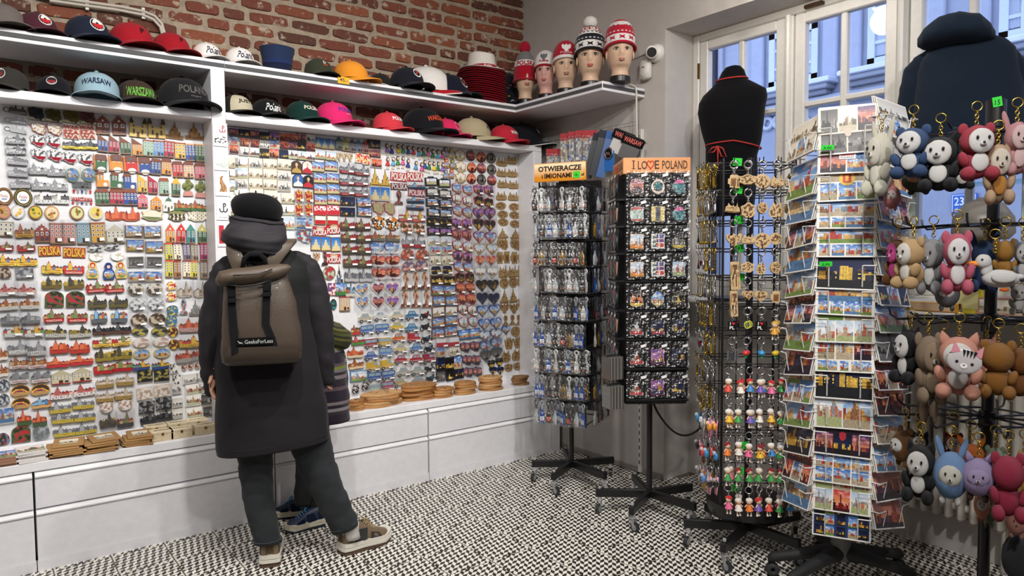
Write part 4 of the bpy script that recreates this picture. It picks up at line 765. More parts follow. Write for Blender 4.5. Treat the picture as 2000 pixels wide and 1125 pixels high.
mg('plo', rect('bw', 30, 'd8d6d0'), 20, 18, 'tiny sepia street picture magnet', '346,786 346,807'); mg('plp', rect('white', 31, 'e8e6e0'), 31, 22, 'white picture magnet with red dot', '377.5,781 379,806'); mg('plq', rect('bwd', 32, 'd8d0c4'), 28, 22, 'dark bridge picture magnet', '405,780 409,803')
mg('plr', rect('day', 33, 'e8e8e8'), 36, 31, 'bagged round town picture magnet with red word', '11,811', wrap=1); mg('cu21', lambda: k_cut('4a5a38', 'a83030', '2a2c20', 'arch', 21), 37, 33, 'dark tree and red tram arch magnet', '41,847'); mg('cu22', lambda: k_cut('98a0a4', '70787c', 'b8c0c4', 'dome', 22), 33, 32, 'bagged grey dome relief magnet', '80,842', wrap=1)
mg('sk36', lambda: B_('gold', '4a4034', None, seed=44, low=.3), 31, 31, 'bagged bronze carriage magnet', '210,820', wrap=1); mg('sk37', lambda: B_('red', '3a3a3c', None, seed=45, low=.3), 31, 31, 'bagged red and pewter carriage magnet', '244,819', wrap=1); mg('sk38', lambda: B_('dark', '3a3c40', None, seed=46), 31, 23, 'dark pewter skyline magnet', '289,816 321,810')
mg('sk39', lambda: B_('warm', 'd8d0c8', None, seed=47), 20, 26, 'brown skyline magnet cut by the frame', '6,722 5,690'); mg('cu23', lambda: k_cut('7a8088', '3a4048', 'c0c4c8', 'dome', 23), 22, 24, 'grey church dome magnet cut by frame', '8,752 8,780'); mg('cu24', lambda: k_cut('8a3a34', '2a3a2a', '5a80b0', 'dome', 24), 28, 25, 'red and green dome magnet', '5,857')
# right bay --------------------------------------------------------------
st = 'dusk dusk red black night red red dusk white'.split(); xs = (455.8, 476, 496.4, 515.6, 534.3, 553.3, 570.9, 588.4, 605.4)
R3 = ((259.8, 261.5, 263, 266.5, 266.5, 269, 270, 270, 271), (276, 278.5, 281, 282, 282.7, 284.4, 286, 287, 287.8), (292, 295.5, 297, 299.7, 300.5, 302, 302, 304, 305.6))
S3 = ('dusk night dusk black violet red red dusk bw'.split(), 'day red red bw day red dusk black red'.split(), 'red bw white black red night white pale white'.split())
DS = dict(dusk='sunset city', night='night city', black='black', violet='violet sky', red='red emblem', bw='black and white', day='blue sky', white='colourful pattern', pale='pale sky')
for k in range(3):
    for i, x in enumerate(xs): mg(f'pls{S3[k][i]}{i%3}', lambda s_=S3[k][i], i=i: k_plate('stamp', photo(50+i, s_), 'e8e4dc' if s_ in ('red', 'bw', 'white', 'day') else '2a2624', 12, 10, .94), 19, 17.5, DS[S3[k][i]]+f' stamp magnet, {ORD[k+1]} row, {ORD[i+1]} along,', f'{x},{R3[k][i]}', 'stamp shaped magnets on the right board', tilt=1)
def pal_pic(): return lambda u, v_: lin('e0cc98') if abs(u-.5) < (.08 if v_ > .55 else .2 if v_ > .35 else .38) and v_ < (.95 if abs(u-.5) < .03 else .8) or v_ < .15 else mixc('2868c0', '78b4e8', 1-v_)
mg('plt', lambda: k_plate('rect', pal_pic(), '7a6848', 9, 14), 13, 20, 'narrow blue palace magnet near the top', '620.5,279 633,281 646,282'); 
for c, p in (('teal', '661.3,280'), ('lime', '674.2,282.7'), ('violet', '687.3,284.4'), ('skyblue', '700,286'), ('red', '712.5,287')): mg('ho'+c+'g', lambda c=c: k_house(mixc(HC[c], 'c8c0b8', .35), mixc(HC[c], '3a3a2a', .3), 3, 3, 'gable'), 12.5, 25, c+' pointed gable house magnet', p, 'gable house magnets on the right board')
mg('plu', rect('night', 61, '2a2622'), 24, 18, 'dark night town picture magnet', '729.8,282'); mg('plv', rect('dusk', 62, 'd8c080'), 24, 18, 'golden tram picture magnet', '730.7,300.5'); mg('plw', rect('red', 63, 'e8e4e0'), 22, 17, 'red town cut-out picture magnet', '734,319')
mg('plx', rect('pale', 64, 'a89a84'), 21, 17, 'framed column square picture magnet', '624.4,302 646,305'); mg('wom', lambda: k_wood('eagle', 4, 'd8c8a8'), 11, 20, 'pale cut-out mermaid magnet', '661.8,306.5 672.5,307.5 683.6,308'); mg('cu25', lambda: k_cut('f0ece0', 'd84a30', 'e8b030', 'stamp', 25), 14, 19, 'white stamp magnet with orange figure', '700,309 713.7,312.5')
OLD = '451,318,0 470.5,318,1 498.3,320,2 526.3,321,0 554.4,321,0 451,340,1 470.5,338,3 498.3,339,0 526.3,341,0 554.4,344,2 451,362,3 470.5,359,2 498.3,359,0 526.3,360,0 554.4,364,2 470,378,1 500,379,0 528,382,0 451,390,1 561.5,388,0 452,410,3 562,410,1'.split()
for s_, d in ((0, 'cream panorama card magnet with old bridge'), (1, 'cream card magnet with red balloon'), (2, 'framed dark street photograph magnet'), (3, 'framed castle picture magnet')):
    mg(f'ply{s_}', lambda s_=s_: k_plate('rect', photo(70+s_, ('old', 'white', 'bw', 'pale')[s_]), 'e6ddc8', 16, 12, .93 if s_ else .98), 26, 20, d, ' '.join(','.join(q.split(',')[:2]) for q in OLD if q.endswith(f',{s_}')), 'sepia town card magnets on the right board', tilt=1)
def portrait(c1, c2, c3): return lambda: k_plate('arch', lambda u, v_: lin('e0b898') if math.hypot((u-.5)*1.3, v_-.68) < .17 else lin(c2) if v_ < .5-.6*abs(u-.5) else lin(c1), c3, 12, 14)
for i, (a, d, p) in enumerate(((('4a3820', 'b89a50', '3a2a28'), 'brown arched portrait magnet', '578,326.5'), (('e8e4e0', 'b8303a', '6a3a3c'), 'white arched portrait magnet with red robe', '599,327'), (('3a6ab0', 'f0eee0', '1c2238'), 'blue arched portrait magnet', '581,353'), (('1c1a1c', 'c03038', '2a3048'), 'black arched portrait magnet with red robe', '601,355'))): mg(f'pp{i}'.replace('pp', 'plP'), portrait(*a), 20, 25, d, p)
mg('plC', lambda: k_plate('shield', lambda u, v_: lin('e8c050') if NZ.noise(V((u*5, v_*5, 1))) > .12 else lin('c02830'), 'e8e0d0', 11, 14), 18, 27, 'red crest magnet with golden figure', '582.8,383 601.8,384 582.8,410 601.5,410', wrap=2)
mg('plD', rect('day', 81, '6a5a3c', 'd8c898'), 26, 19, 'framed sunny old town picture magnet', '620,326 645.7,324.4 623.6,348 648.7,348 624.4,369.4 650,369.4 625.3,390.7 651,390')
mg('plE', lambda: k_plate('rect', lambda u, v_: lin('c8303a') if v_ < .45 or NZ.noise(V((u*7, v_*7, 2))) > .05 else lin('f4eeee'), 'd85058', 13, 9), 25, 18, 'red and white pattern magnet', '624,411 649.6,411')
mg('sk40', lambda: B_('grey', 'b0202c', 'WARSZAWA', 'd8a8a8', 50, low=.6), 28, 21, 'grey town magnet with red Warszawa base', '677,328.6 706,333 676.8,351.5 704.7,353 677.5,371.4 705,373.7', wrap=2)
mg('plF', rect('night', 82, '2c2c34'), 29, 17, 'dark night panorama magnet', '678,393 678,413.6'); mg('plG', rect('day', 83, '34343c'), 29, 17, 'dark framed blue panorama magnet', '709.8,395.8 710.8,414.5', wrap=2)
mg('woT', lambda: k_wood('palace', 5, 'c8a448', .009), 19, 35, 'golden palace tower magnet', '732,346 752,348'); mg('plH', lambda: k_plate('rect', pal_pic(), 'e8ecf0', 10, 14), 20, 28, 'tall blue palace picture magnet', '731.5,378 751,379', wrap=1)
mg('mpr', lambda: k_plate('map', lambda u, v_: mixc('8a8a60', 'c8b890', .5+.5*NZ.noise(V((u*7, v_*7, 7)))), 'b83a3a', 12, 12), 22, 26, 'round grey map magnet with red rim', '737,407 759.4,407.7', wrap=1)
mg('cu26', lambda: k_cut('2a2624', 'c87a30', 'e8dccc', 'ornate', 26), 27, 27, 'black film strip collage magnet', '737,434 764.8,436.5', wrap=0); mg('sk41', lambda: B_('warm', None, 'WARSZAWA', '8a8478', 51, low=.4, letters=True), 27, 20, 'sand coloured sights magnet with sun', '737,461 766.6,461.7', wrap=1)
mg('wdf', lambda: k_word('POLSKA', 'f0e8e0', 'b83a3c'), 31, 17, 'red and white Polska letters magnet', '778.3,345.6 809.8,345.6'); mg('wdg', lambda: k_word('POLSKA', 'c8c0c0', '6a2a34'), 31, 13, 'dark red Polska panorama magnet', '779,364.5'); mg('sk42', lambda: B_('blue', None, 'WARSZAWA', '28486a', 52, low=.3, letters=True), 33, 13, 'blue city letters magnet', '812.5,362.7 810.7,389.7 809.8,403', wrap=1); mg('wdh', lambda: k_word('POLSKA', 'f0e0e0', 'a83848'), 32, 14, 'red tram letters magnet', '813.4,377', wrap=1); mg('cu27', lambda: k_cut('7a4a40', '3a2a2a', 'a8606a', 'bust', 27), 19, 27, 'brown monument figure magnet', '777.4,386', wrap=1)
mg('sk43', lambda: B_('multi', 'c8685a', None, seed=53, low=.3), 25, 24, 'colourful market houses magnet', '791,421 817,422', wrap=2); mg('cu28', lambda: k_cut('c8603c', 'e8e0d0', '3a4a30', 'map', 28), 24, 26, 'orange town and dancers magnet', '791.8,446.4 817,448', wrap=2); mg('sk44', lambda: B_('grey', 'b03038', None, seed=54), 22, 25, 'grey towers magnet with red ribbon', '795.7,471 818.6,472', wrap=2)
CS = '841,353.7 866.5,357 843,374.4 867.7,378 843,394 868.8,397 845,414 868.8,415.8 845,432 868.8,433.8 845.8,451 869,451.8'.split()
for i, (s_, d) in enumerate((('pale', 'pale town'), ('bw', 'grey street'), ('day', 'castle square'), ('day', 'blue sky'), ('black', 'yellow tram'), ('violet', 'violet night'))): mg(f'cs{i}', lambda s_=s_, i=i: k_case(photo(90+i, s_)), 24, 18, 'black suitcase magnet with '+d, ' '.join(CS[2*i:2*i+2]), wrap=2 if i else 0)
r_ = random.Random(5); DC = (('8a6ab8', 'lilac'), ('2a3a8a', 'navy'), ('e0c030', 'yellow'), ('3a8a40', 'green'), ('2c4a9a', 'blue'), ('c8303a', 'red'), ('5a98c8', 'pale blue'), ('2a7a4a', 'emerald'), ('d868a0', 'pink'), ('2f7a3c', 'dark green'), ('6ab0d8', 'sky blue'), ('d05a98', 'magenta'))
for k, row in enumerate(('755.8,292 764.8,295 777.4,293 787.3,294 797.2,296 807,297 817.9,299.7 826.9,299.7 835.9,299.7 844.9,303 854.8,304 863.8,305', '756.7,318.6 767.5,318.6 776.5,317 786.4,317 796.3,322 811.6,326 823.3,329 829.6,324 837.7,326 847.6,327.6 854.8,327.6 863.8,329.4')):
    for i, p in enumerate(row.split()): c, n_ = DC[(i*(1+4*k)+5*k) % 12]; mg('do'+c, lambda c=c, i=i: k_dolly(c, '1c1614'), 11, 24, f'{n_} dress dangling doll keyring, {("upper","lower")[k]} row {ORD[i+1]},', p, 'dangling doll keyrings on the right board', tilt=8)
for c, d, p in (('6a5a8a', 'small grey', '870,297'), ('c8b040', 'small yellow', '881,299.7'), ('c03434', 'small red', '871,318.6'), ('3a5a34', 'small green', '882.7,320'), ('4a6aa8', 'small blue', '870,340'), ('b02c30', 'small tilted red', '881,339')): mg('ma'+c, lambda c=c: k_doll2(c, mixc(c, 'e0c040', .3), 15), 11, 19, d+' nesting doll keyring', p)
mg('woO', lambda: k_plate('ornate', photo(99, 'old'), 'a88a5c', 11, 11, .86, .006, 'wood'), 21, 22, 'ornate wooden frame magnet', '898,303 899.4,326 899,347')
for i, (s_, d) in enumerate((('dusk', 'sunset'), ('red', 'red roofs'), ('bwd', 'grey street'))): mg(f'plW{i}', lambda s_=s_, i=i: k_plate('egg', photo(100+i, s_), '6a4a2c', 11, 12, .9, .006), 18, 21, f'wooden oval magnet with {d} view', ('919,304 939.8,328.5 960,352', '939.4,307 921,327.6 920,349', '958.8,308.7 959.7,331 939.8,350.5')[i])
mg('woC', lambda: k_wood('castle', 6), 21, 18, 'plywood castle cut-out magnet', '980,316 999.7,312 980,336.6 1000.6,337.5 979,382.5 1002.4,383.4 1002.4,360 981.7,358 981,470 1008,470', 'plywood cut-out magnets on the right board'); mg('woD', lambda: k_wood('oval', 7), 20, 15, 'oval plywood town magnet', '978,402 1004,404 981.7,418.5 1005,420 982.6,433.8 1006,437.4', 'plywood cut-out magnets on the right board'); mg('woE', lambda: k_wood('palace', 8), 20, 20, 'plywood palace panorama magnet', '981.7,455.4 1006.9,456.3', 'plywood cut-out magnets on the right board')
MP = '890.8,368 912,371 933,371 953.4,372.6 890.8,389.7 912,394 934,393 953.4,397 892,412 911.5,415.8 890.4,436.5 910.6,438 891,458 910.6,459 891.7,480 912,482.5 892.6,499.6 912.4,503 894.4,521 913.3,522 897,542.8 916,542.8 898,563.5 917,562.6 899.8,584 918.7,584 901.6,604 920.5,606.7 903.4,630 922,628'.split()
for j, (s_, d) in enumerate((('day', 'blue sky'), ('violet', 'violet dusk'), ('white', 'white ribbon'), ('black', 'black and gold'), ('day', 'market square'), ('violet', 'pink sky'), ('dusk', 'evening'), ('pale', 'grey square'), ('violet', 'lilac castle'), ('day', 'green park'), ('black', 'night gold'), ('red', 'folk red'), ('red', 'folk pattern'), ('white', 'red white'), ('pale', 'street'))): mg(f'mp{j}', mpp(s_, 110+j), 19, 22, f'{d} country map magnet', ' '.join(MP[2*j:2*j+2]), 'country map magnets on the right board', 2 if j % 2 else 1)
HT = '933.4,417.6 955.6,418.5 933,439 955.6,441 934.3,463.5 957.4,465 935,487 960,487 936,509.5 957.4,509.5 936.7,533 960,533 940,558 962,558 941,583 963.7,584 941,607.6 964.6,605.8 944.4,633.7 967.6,632 945,657 967.4,653 946,677 967.4,671 948,696 969,690'.split()
for j, (s_, d, rm) in enumerate((('violet', 'violet sky', '7a3a50'), ('black', 'black taxi', '8a3a3c'), ('day', 'green park', 'a8404a'), ('pale', 'mermaid', 'b89a5a'), ('red', 'red castle', 'e0d8d8'), ('white', 'collage', 'c8c8c8'), ('black', 'black night', '1c1c20'), ('night', 'night bridge', '2a2c4a'), ('day', 'fountain', '3a5a9a'), ('day', 'brick castle', '2c5aa0'), ('pale', 'mountain', '5a6a9a'), ('day', 'lake', '4a5a8a'), ('bwd', 'grey street', '5a5a5c'))): mg(f'he{j}', hrt(s_, 130+j, rm), 22, 24, f'heart magnet with {d} picture', ' '.join(HT[2*j:2*j+2]), 'heart magnets on the right board', 1)
# middle
mg('plI', rect('pale', 141, 'e8f0f4'), 22, 24, 'pale blue town card magnet', '563,436'); mg('plJ', rect('day', 142, 'd8e8f0'), 33, 24, 'blue winter square picture magnet', '593,437', wrap=2); mg('cu29', lambda: k_cut('4a8ab8', 'b04a3a', 'e8e8e0', 'map', 29), 30, 27, 'blue skyline map magnet', '592,462', wrap=1)
mg('plK', lambda: k_plate('rect', lambda u, v_: lin('f2ece8' if v_ > .48 else 'c0242e'), 'a8885c', 8, 8), 22, 17, 'white and red flag magnet', '624.5,430 648.6,430.5'); mg('wdi', lambda: k_word('POLSKA', 'f4ece8', 'c02c34', top='c8a888'), 27, 18, 'wooden dumpling magnet with red Polska sign', '624,451.5 651,448 651,505')
mg('plL', lambda: k_plate('rect', pal_pic(), '8a744a', 10, 14), 19, 28, 'wooden framed blue palace magnet', '615.8,475 635,475.8 655,477')
mg('sk45', lambda: B_('red', None, 'WARSZAWA', '6a5c44', 55, letters=True), 29, 24, 'stone lettered old town magnet', '678,437 708,438 680,460 709,461.6 682.6,483.8 709.8,484.6 684,509 711.5,510', wrap=2); mg('sk46', lambda: B_('grey', 'c8c8c8', None, seed=56), 27, 27, 'grey ship and towers magnet', '686,537 714,537', wrap=1)
def script_heart(s_, seed, c): 
    P = k_plate('heart', photo(seed, s_), c, 12, 12, .95); b = bm(); b.text('Warszawa', 0, -.26, .92, .24, -D-.0014, 'f4f0f0', .025, .3); return P+[('lettering', b, 'print')]
mg('heB', lambda: script_heart('day', 150, '2a4a9a'), 28, 25, 'blue heart magnet with white script', '735,486 763.9,486', wrap=1); mg('heR', lambda: script_heart('red', 151, 'b8382c'), 28, 25, 'red sunset heart magnet with white script', '737.9,511.8 766.8,511.8 740,536.5 767.3,535.6', wrap=1)
for j, (s_, d, p) in enumerate((('day', 'blue sky palace', '706.7,566 707,591.7'), ('dusk', 'pink dusk palace', '737.5,564.5 737.5,590.9'), ('violet', 'violet taxi', '765,563.7 766,590'))): mg(f'heW{j}', hrt(s_, 152+j), 28, 27, f'white rimmed heart magnet with {d}', p, wrap=1)
mg('cu30', lambda: k_cut('b8503c', 'd8a080', '5a5a64', 'dome', 30), 26, 22, 'brown dome shaped sights magnet', '794.8,496.5 823,497', wrap=2); mg('cu31', lambda: k_cut('c8706a', '5a6a8a', 'e0b8a8', 'dome', 31), 26, 22, 'rose dome shaped sights magnet', '797,520 822,517.8', wrap=2)
mg('cu32', lambda: k_cut('b87a64', 'e0c8a8', '6a4034', 'bust', 32), 21, 34, 'brown bear figure magnet', '792,549 811,548 828.8,547.5 789.7,583 811,583 832,583', wrap=2)
for j, (s_, d, p) in enumerate((('pale', 'narrow street', '846,470 869.6,471'), ('day', 'castle', '847.8,488.9 871,488.9'), ('old', 'sand coloured', '848.4,509 872.5,508.4'), ('night', 'night', '850,528 872,527'))): mg(f'plM{j}', lambda s_=s_, j=j: k_plate('round', photo(160+j, s_), 'ece8dc', 13, 11, .84), 23, 19, f'white framed {d} picture magnet', p, wrap=2)
for j, (s_, d, p) in enumerate((('black', 'yellow taxi', '851.8,547.5 876.4,548.4'), ('day', 'four view', '853.5,567 876.4,567'), ('day', 'castle and palace', '856,588 880.7,588'), ('white', 'flag and palace', '855,609 880,607.6'), ('day', 'red and blue', '855,630 880,625.6'), ('day', 'green square', '854.4,650.8 879,647'))): mg(f'plN{j}', rect(s_, 166+j, '8a5a3c'), 24, 19, f'brown framed {d} picture magnet', p, wrap=2)
mg('cu33', lambda: k_cut('5a3034', '2a2024', '9a6a60', 'bust', 33), 14, 29, 'dark red dancer figure magnet', '633,504'); mg('woN', lambda: k_wood('eagle', 9, 'c8a88a'), 14, 21, 'pale wooden mermaid magnet', '618,503'); mg('cu34', lambda: k_cut('6a7a6a', 'b83038', 'c8c0a8', 'oval', 34), 25, 27, 'round skyline magnet with red ribbon', '641.8,533'); mg('cu35', lambda: k_cut('e0dcd4', '5a6a8a', '3a3a3a', 'palace', 35), 15, 38, 'tall layered palace magnet', '661,534'); mg('cu36', lambda: k_cut('c84050', '3a5a9a', 'e8e4dc', 'rect', 36), 17, 24, 'folk flower pattern magnet', '647,564.5'); mg('plO', rect('day', 175, '3a7a48', '4a8a4a'), 22, 25, 'green park poster magnet', '664.8,564.5'); mg('sk47', lambda: B_('blue', 'c8c0b0', None, seed=57), 18, 27, 'blue and yellow towers magnet', '682.6,566'); mg('cu37', lambda: k_cut('14181a', '2a8a88', '4a4a4a', 'oval', 37), 13, 21, 'black oval magnet with teal stone', '650,594'); mg('hom', lambda: k_house('d8b48c', 'a8343a', 4, 5, 'flat'), 20, 28, 'cream tenement magnet with red attic', '672.7,593')
for c, kd, d, p in (('c8bca8', 'car', 'beige saloon', '712.6,620'), ('dcdcd8', 'car', 'white convertible', '742,616.6'), ('dccdb0', 'car', 'cream saloon', '774.7,615.7'), ('3a78a8', 'car', 'blue hatchback', '804,614.8'), ('4a74b8', 'bus', 'blue delivery bus', '716,643.6 745,641'), ('e0c040', 'car', 'yellow saloon', '774.7,637'), ('4a88b8', 'car', 'small blue beetle', '803.5,639'), ('a83a48', 'bus', 'red and white minibus', '724,670'), ('d8b050', 'bus', 'yellow coach', '749,668'), ('d87028', 'car', 'orange hatchback', '778,659'), ('c02c38', 'van', 'red fire truck', '808,659'), ('4a68b0', 'car', 'dark blue saloon', '724,694'), ('6a90c8', 'bus', 'light blue minivan', '752,688'), ('dcc890', 'car', 'cream long saloon', '782,680'), ('5a88c0', 'car', 'blue and white police car', '813,678'), ('e0b838', 'van', 'yellow tow van', '728,715 755,711'), ('b83040', 'car', 'red and white sedan', '782.6,701 812.4,700'), ('3a62b0', 'bus', 'royal blue camper van', '731,735 757,732'), ('b8b8b0', 'car', 'silver grey sedan', '787.4,725 815,723'), ('c8d0c0', 'bus', 'pale green camper van', '732,758'), ('b8506a', 'bus', 'pink camper van', '756,753'), ('c8b078', 'car', 'sand coloured car', '781,746'), ('a8a8a8', 'car', 'grey beetle', '816,741'), ('a83048', 'van', 'dark red van', '837,699')): mg('ca'+c+kd, lambda c=c, kd=kd: k_car(c, kd), 27, 20, d+' magnet in clear bag', p, 'car and bus magnets on the right board', 2)
for c, d, p in (('a8242c', 'red motorcycle', '830.5,614.8'), ('2a2c30', 'black motorcycle', '831,637'), ('3a6a98', 'blue motorcycle', '833,661 838,680'), ('c8c8c8', 'silver motorcycle', '838,718'), ('2a5a8a', 'navy motorcycle', '841,738')): mg('mo'+c, lambda c=c: k_moto(c), 21, 20, d+' magnet in clear bag', p, 'motorcycle magnets on the right board', 2)
mg('sk48', lambda: B_('warm', 'b8403a', None, seed=58), 17, 19, 'orange gate magnet', '694,644'); mg('sk49', lambda: B_('rose', '4a8a3a', None, seed=59, low=.2), 27, 18, 'red palace magnet on green lawn', '699,664'); mg('sk50', lambda: B_('brick', 'd8c8a8', None, seed=60), 30, 21, 'pale brick castle magnet', '693,688'); mg('sk51', lambda: B_('warm', 'e0c8a0', None, seed=61, low=.3), 29, 20, 'orange palace front magnet', '695,710'); mg('plQ', rect('pale', 181, '4a88b8', '8ab040'), 34, 20, 'green meadow palace picture magnet', '700,734')
mg('plR', rect('day', 182, '3a4a6a'), 25, 19, 'street of houses picture magnet', '906,653 924,651'); mg('heT', lambda: k_plate('rect', lambda u, v_: lin('c0283a') if v_ < .5 else lin('e8e8ec'), 'd8d8d8', 12, 10), 24, 19, 'red and white flag magnet with heart', '862,669 884,668', wrap=2); mg('mpq', mpp('dusk', 183, '3a3a5a'), 19, 21, 'night market country map magnet', '907,678 926,676 911,703 928,703 913,727 931,726', 'country map magnets on the right board', 1)
mg('plS', ovl('day', 184, 'e0dcd0'), 23, 21, 'oval castle picture magnet', '859.6,687', wrap=1); mg('plT', ovl('old', 185, 'f0ece4'), 23, 21, 'oval cream palace picture magnet', '886,685', wrap=2)
for j, (s_, d, p) in enumerate((('night', 'dark blue evening', '859,711'), ('black', 'black monument', '876.6,711'), ('day', 'tall blue sky', '893,708'), ('bwd', 'grey stadium', '860,734'), ('black', 'dark forest', '879,733'), ('night', 'navy castle', '896,729'))): mg(f'plU{j}', rect(s_, 186+j, '1c2030', nx=11, nz=15), 17, 27 if j < 3 else 20, f'{d} upright picture magnet', p)
mg('cu38', lambda: k_cut('f0ece8', '1c1a1e', '2a2a2e', 'cat', 38), 15, 22, 'black and white cow shaped magnet', '693,758 712,751', wrap=1)
mg('heD', hrt('black', 192, '1a201e'), 14, 19, 'small black heart magnet', '958.6,712 974,708'); mg('heE', hrt('night', 193, '2a3a5a'), 14, 16, 'small dark blue heart magnet', '961.6,724 976,724'); mg('heF', hrt('day', 194, '4a5a8a'), 16, 18, 'single small blue heart magnet', '987,644.5')
WG = 'plywood cut-out magnets on the right board'
mg('woF', lambda: k_wood('map', 10), 21, 20, 'plywood country map magnet', '981.7,478 1006.9,479', WG); mg('woG', lambda: k_wood('mug', 11), 14, 23, 'plywood beer mug magnet', '975.4,503 988.9,502 1004,503 1017.7,502', WG); mg('woH', lambda: k_wood('castle', 12), 18, 25, 'tall plywood castle spire magnet', '982.6,530 1001,530 1018.6,529', WG); mg('woI', lambda: k_wood('oval', 13), 17, 21, 'plywood engraved scene magnet', '984.4,552.7 1002.4,551 1018.6,550', WG)
mg('woJ', lambda: k_wood('palace', 14), 16, 28, 'slim plywood palace tower magnet', '985,578 1002.4,577 1020.4,575', WG); mg('woK', lambda: k_wood('eagle', 15), 18, 21, 'plywood eagle magnet', '985,603 1004,603 1022,599.5', WG); mg('woL', lambda: k_wood('bust', 16), 13, 20, 'plywood bust magnet', '987,625.6 1000.6,624.7 1012.8,624.7 1025.8,623.8', WG); mg('woP', lambda: k_wood('oval', 17), 18, 20, 'round plywood mermaid magnet', '1006.9,647 1024,645.4', WG); mg('woQ', lambda: k_wood('crown', 18), 17, 23, 'plywood crown magnet', '993.6,670 1011.4,668 1027,667', WG); mg('woR', lambda: k_wood('cat', 19), 18, 22, 'plywood animal head magnet', '988,696 1009,693 1028,690', WG); mg('woS', lambda: k_wood('shield', 20), 18, 16, 'plywood shield magnet', '993,718 1011,715 1028,714', WG)
def place_magnets():
    rg = random.Random(11); cache = {}
    for key, parts, w, h, desc, pts, grp, wrap, nm, tilt in MAGS:
        L = []
        for p in pts: L.append((at(p[0], p[1], "y", YM), p))
        side = 'left' if pts[0][0] < 425 else 'right'; n = len(L); rows = []
        for a, p in sorted(L, key=lambda q: -(q[0].z+.0*q[0].x)):
            for r_ in rows:
                if abs(r_[0][0].z-a.z) < .024: r_.append((a, p)); break
            else: rows.append([(a, p)])
        for ri, r_ in enumerate(rows):
            r_.sort(key=lambda q: q[0].x)
            for ci, (a, p) in enumerate(r_):
                if n == 1: lab = f'{desc} on the {side} board'
                elif len(rows) == 1: lab = f'{desc} on {side} board, '+(('left', 'right')[ci]+' one of two' if n == 2 else ORD[ci+1]+' from the left')
                elif max(len(q) for q in rows) == 1: lab = f'{desc} on {side} board, '+(('upper', 'lower')[ri]+' one of two' if n == 2 else ORD[ri+1]+' from the top')
                else: lab = f'{desc} on {side} board, {ORD[ri+1]} row, {ORD[ci+1]} from left'
                W = (at(p[0]+w/2, p[1], 'y', YM)-at(p[0]-w/2, p[1], 'y', YM)).length; H = (at(p[0], p[1]-h/2, 'y', YM)-at(p[0], p[1]+h/2, 'y', YM)).length
                if key in cache:
                    root = copy_tree(cache[key])
                else:
                    P = parts() if callable(parts) else parts; root = P[0][1].build(nm, P[0][2], smooth=30)
                    for q in P[1:]: q[1].build(q[0], q[2], root)
                    if wrap:
                        g = bm(); n_ = 5; vs = [(-.62+1.24*i/n_, -.016-.006*math.sin(PI*i/n_)*math.sin(PI*j/n_)*1.5, -.6+1.26*j/n_) for j in range(n_+1) for i in range(n_+1)]
                        g.add(vs, [(j*(n_+1)+i, j*(n_+1)+i+1, (j+1)*(n_+1)+i+1, (j+1)*(n_+1)+i) for j in range(n_) for i in range(n_)], 'ffffff'); g.build('wrapper', 'film', root, smooth=180)
                        if wrap > 1: g = bm(); g.bbox((.22, -.0255, -.3), (.34, .001, .15), 'f6f6f6', .01); g.build('price_sticker', 'paper', root)
                    cache[key] = root
                root.name = nm; root.location = (a.x, YM+.0015, a.z); root.scale = (W, 1, H); root.rotation_euler = (0, math.radians(rg.uniform(-tilt, tilt)), 0)
                tag(root, lab, 'magnet' if 'keyring' not in nm else 'key ring', grp or f'souvenir magnets on the {side} board')
place_magnets()
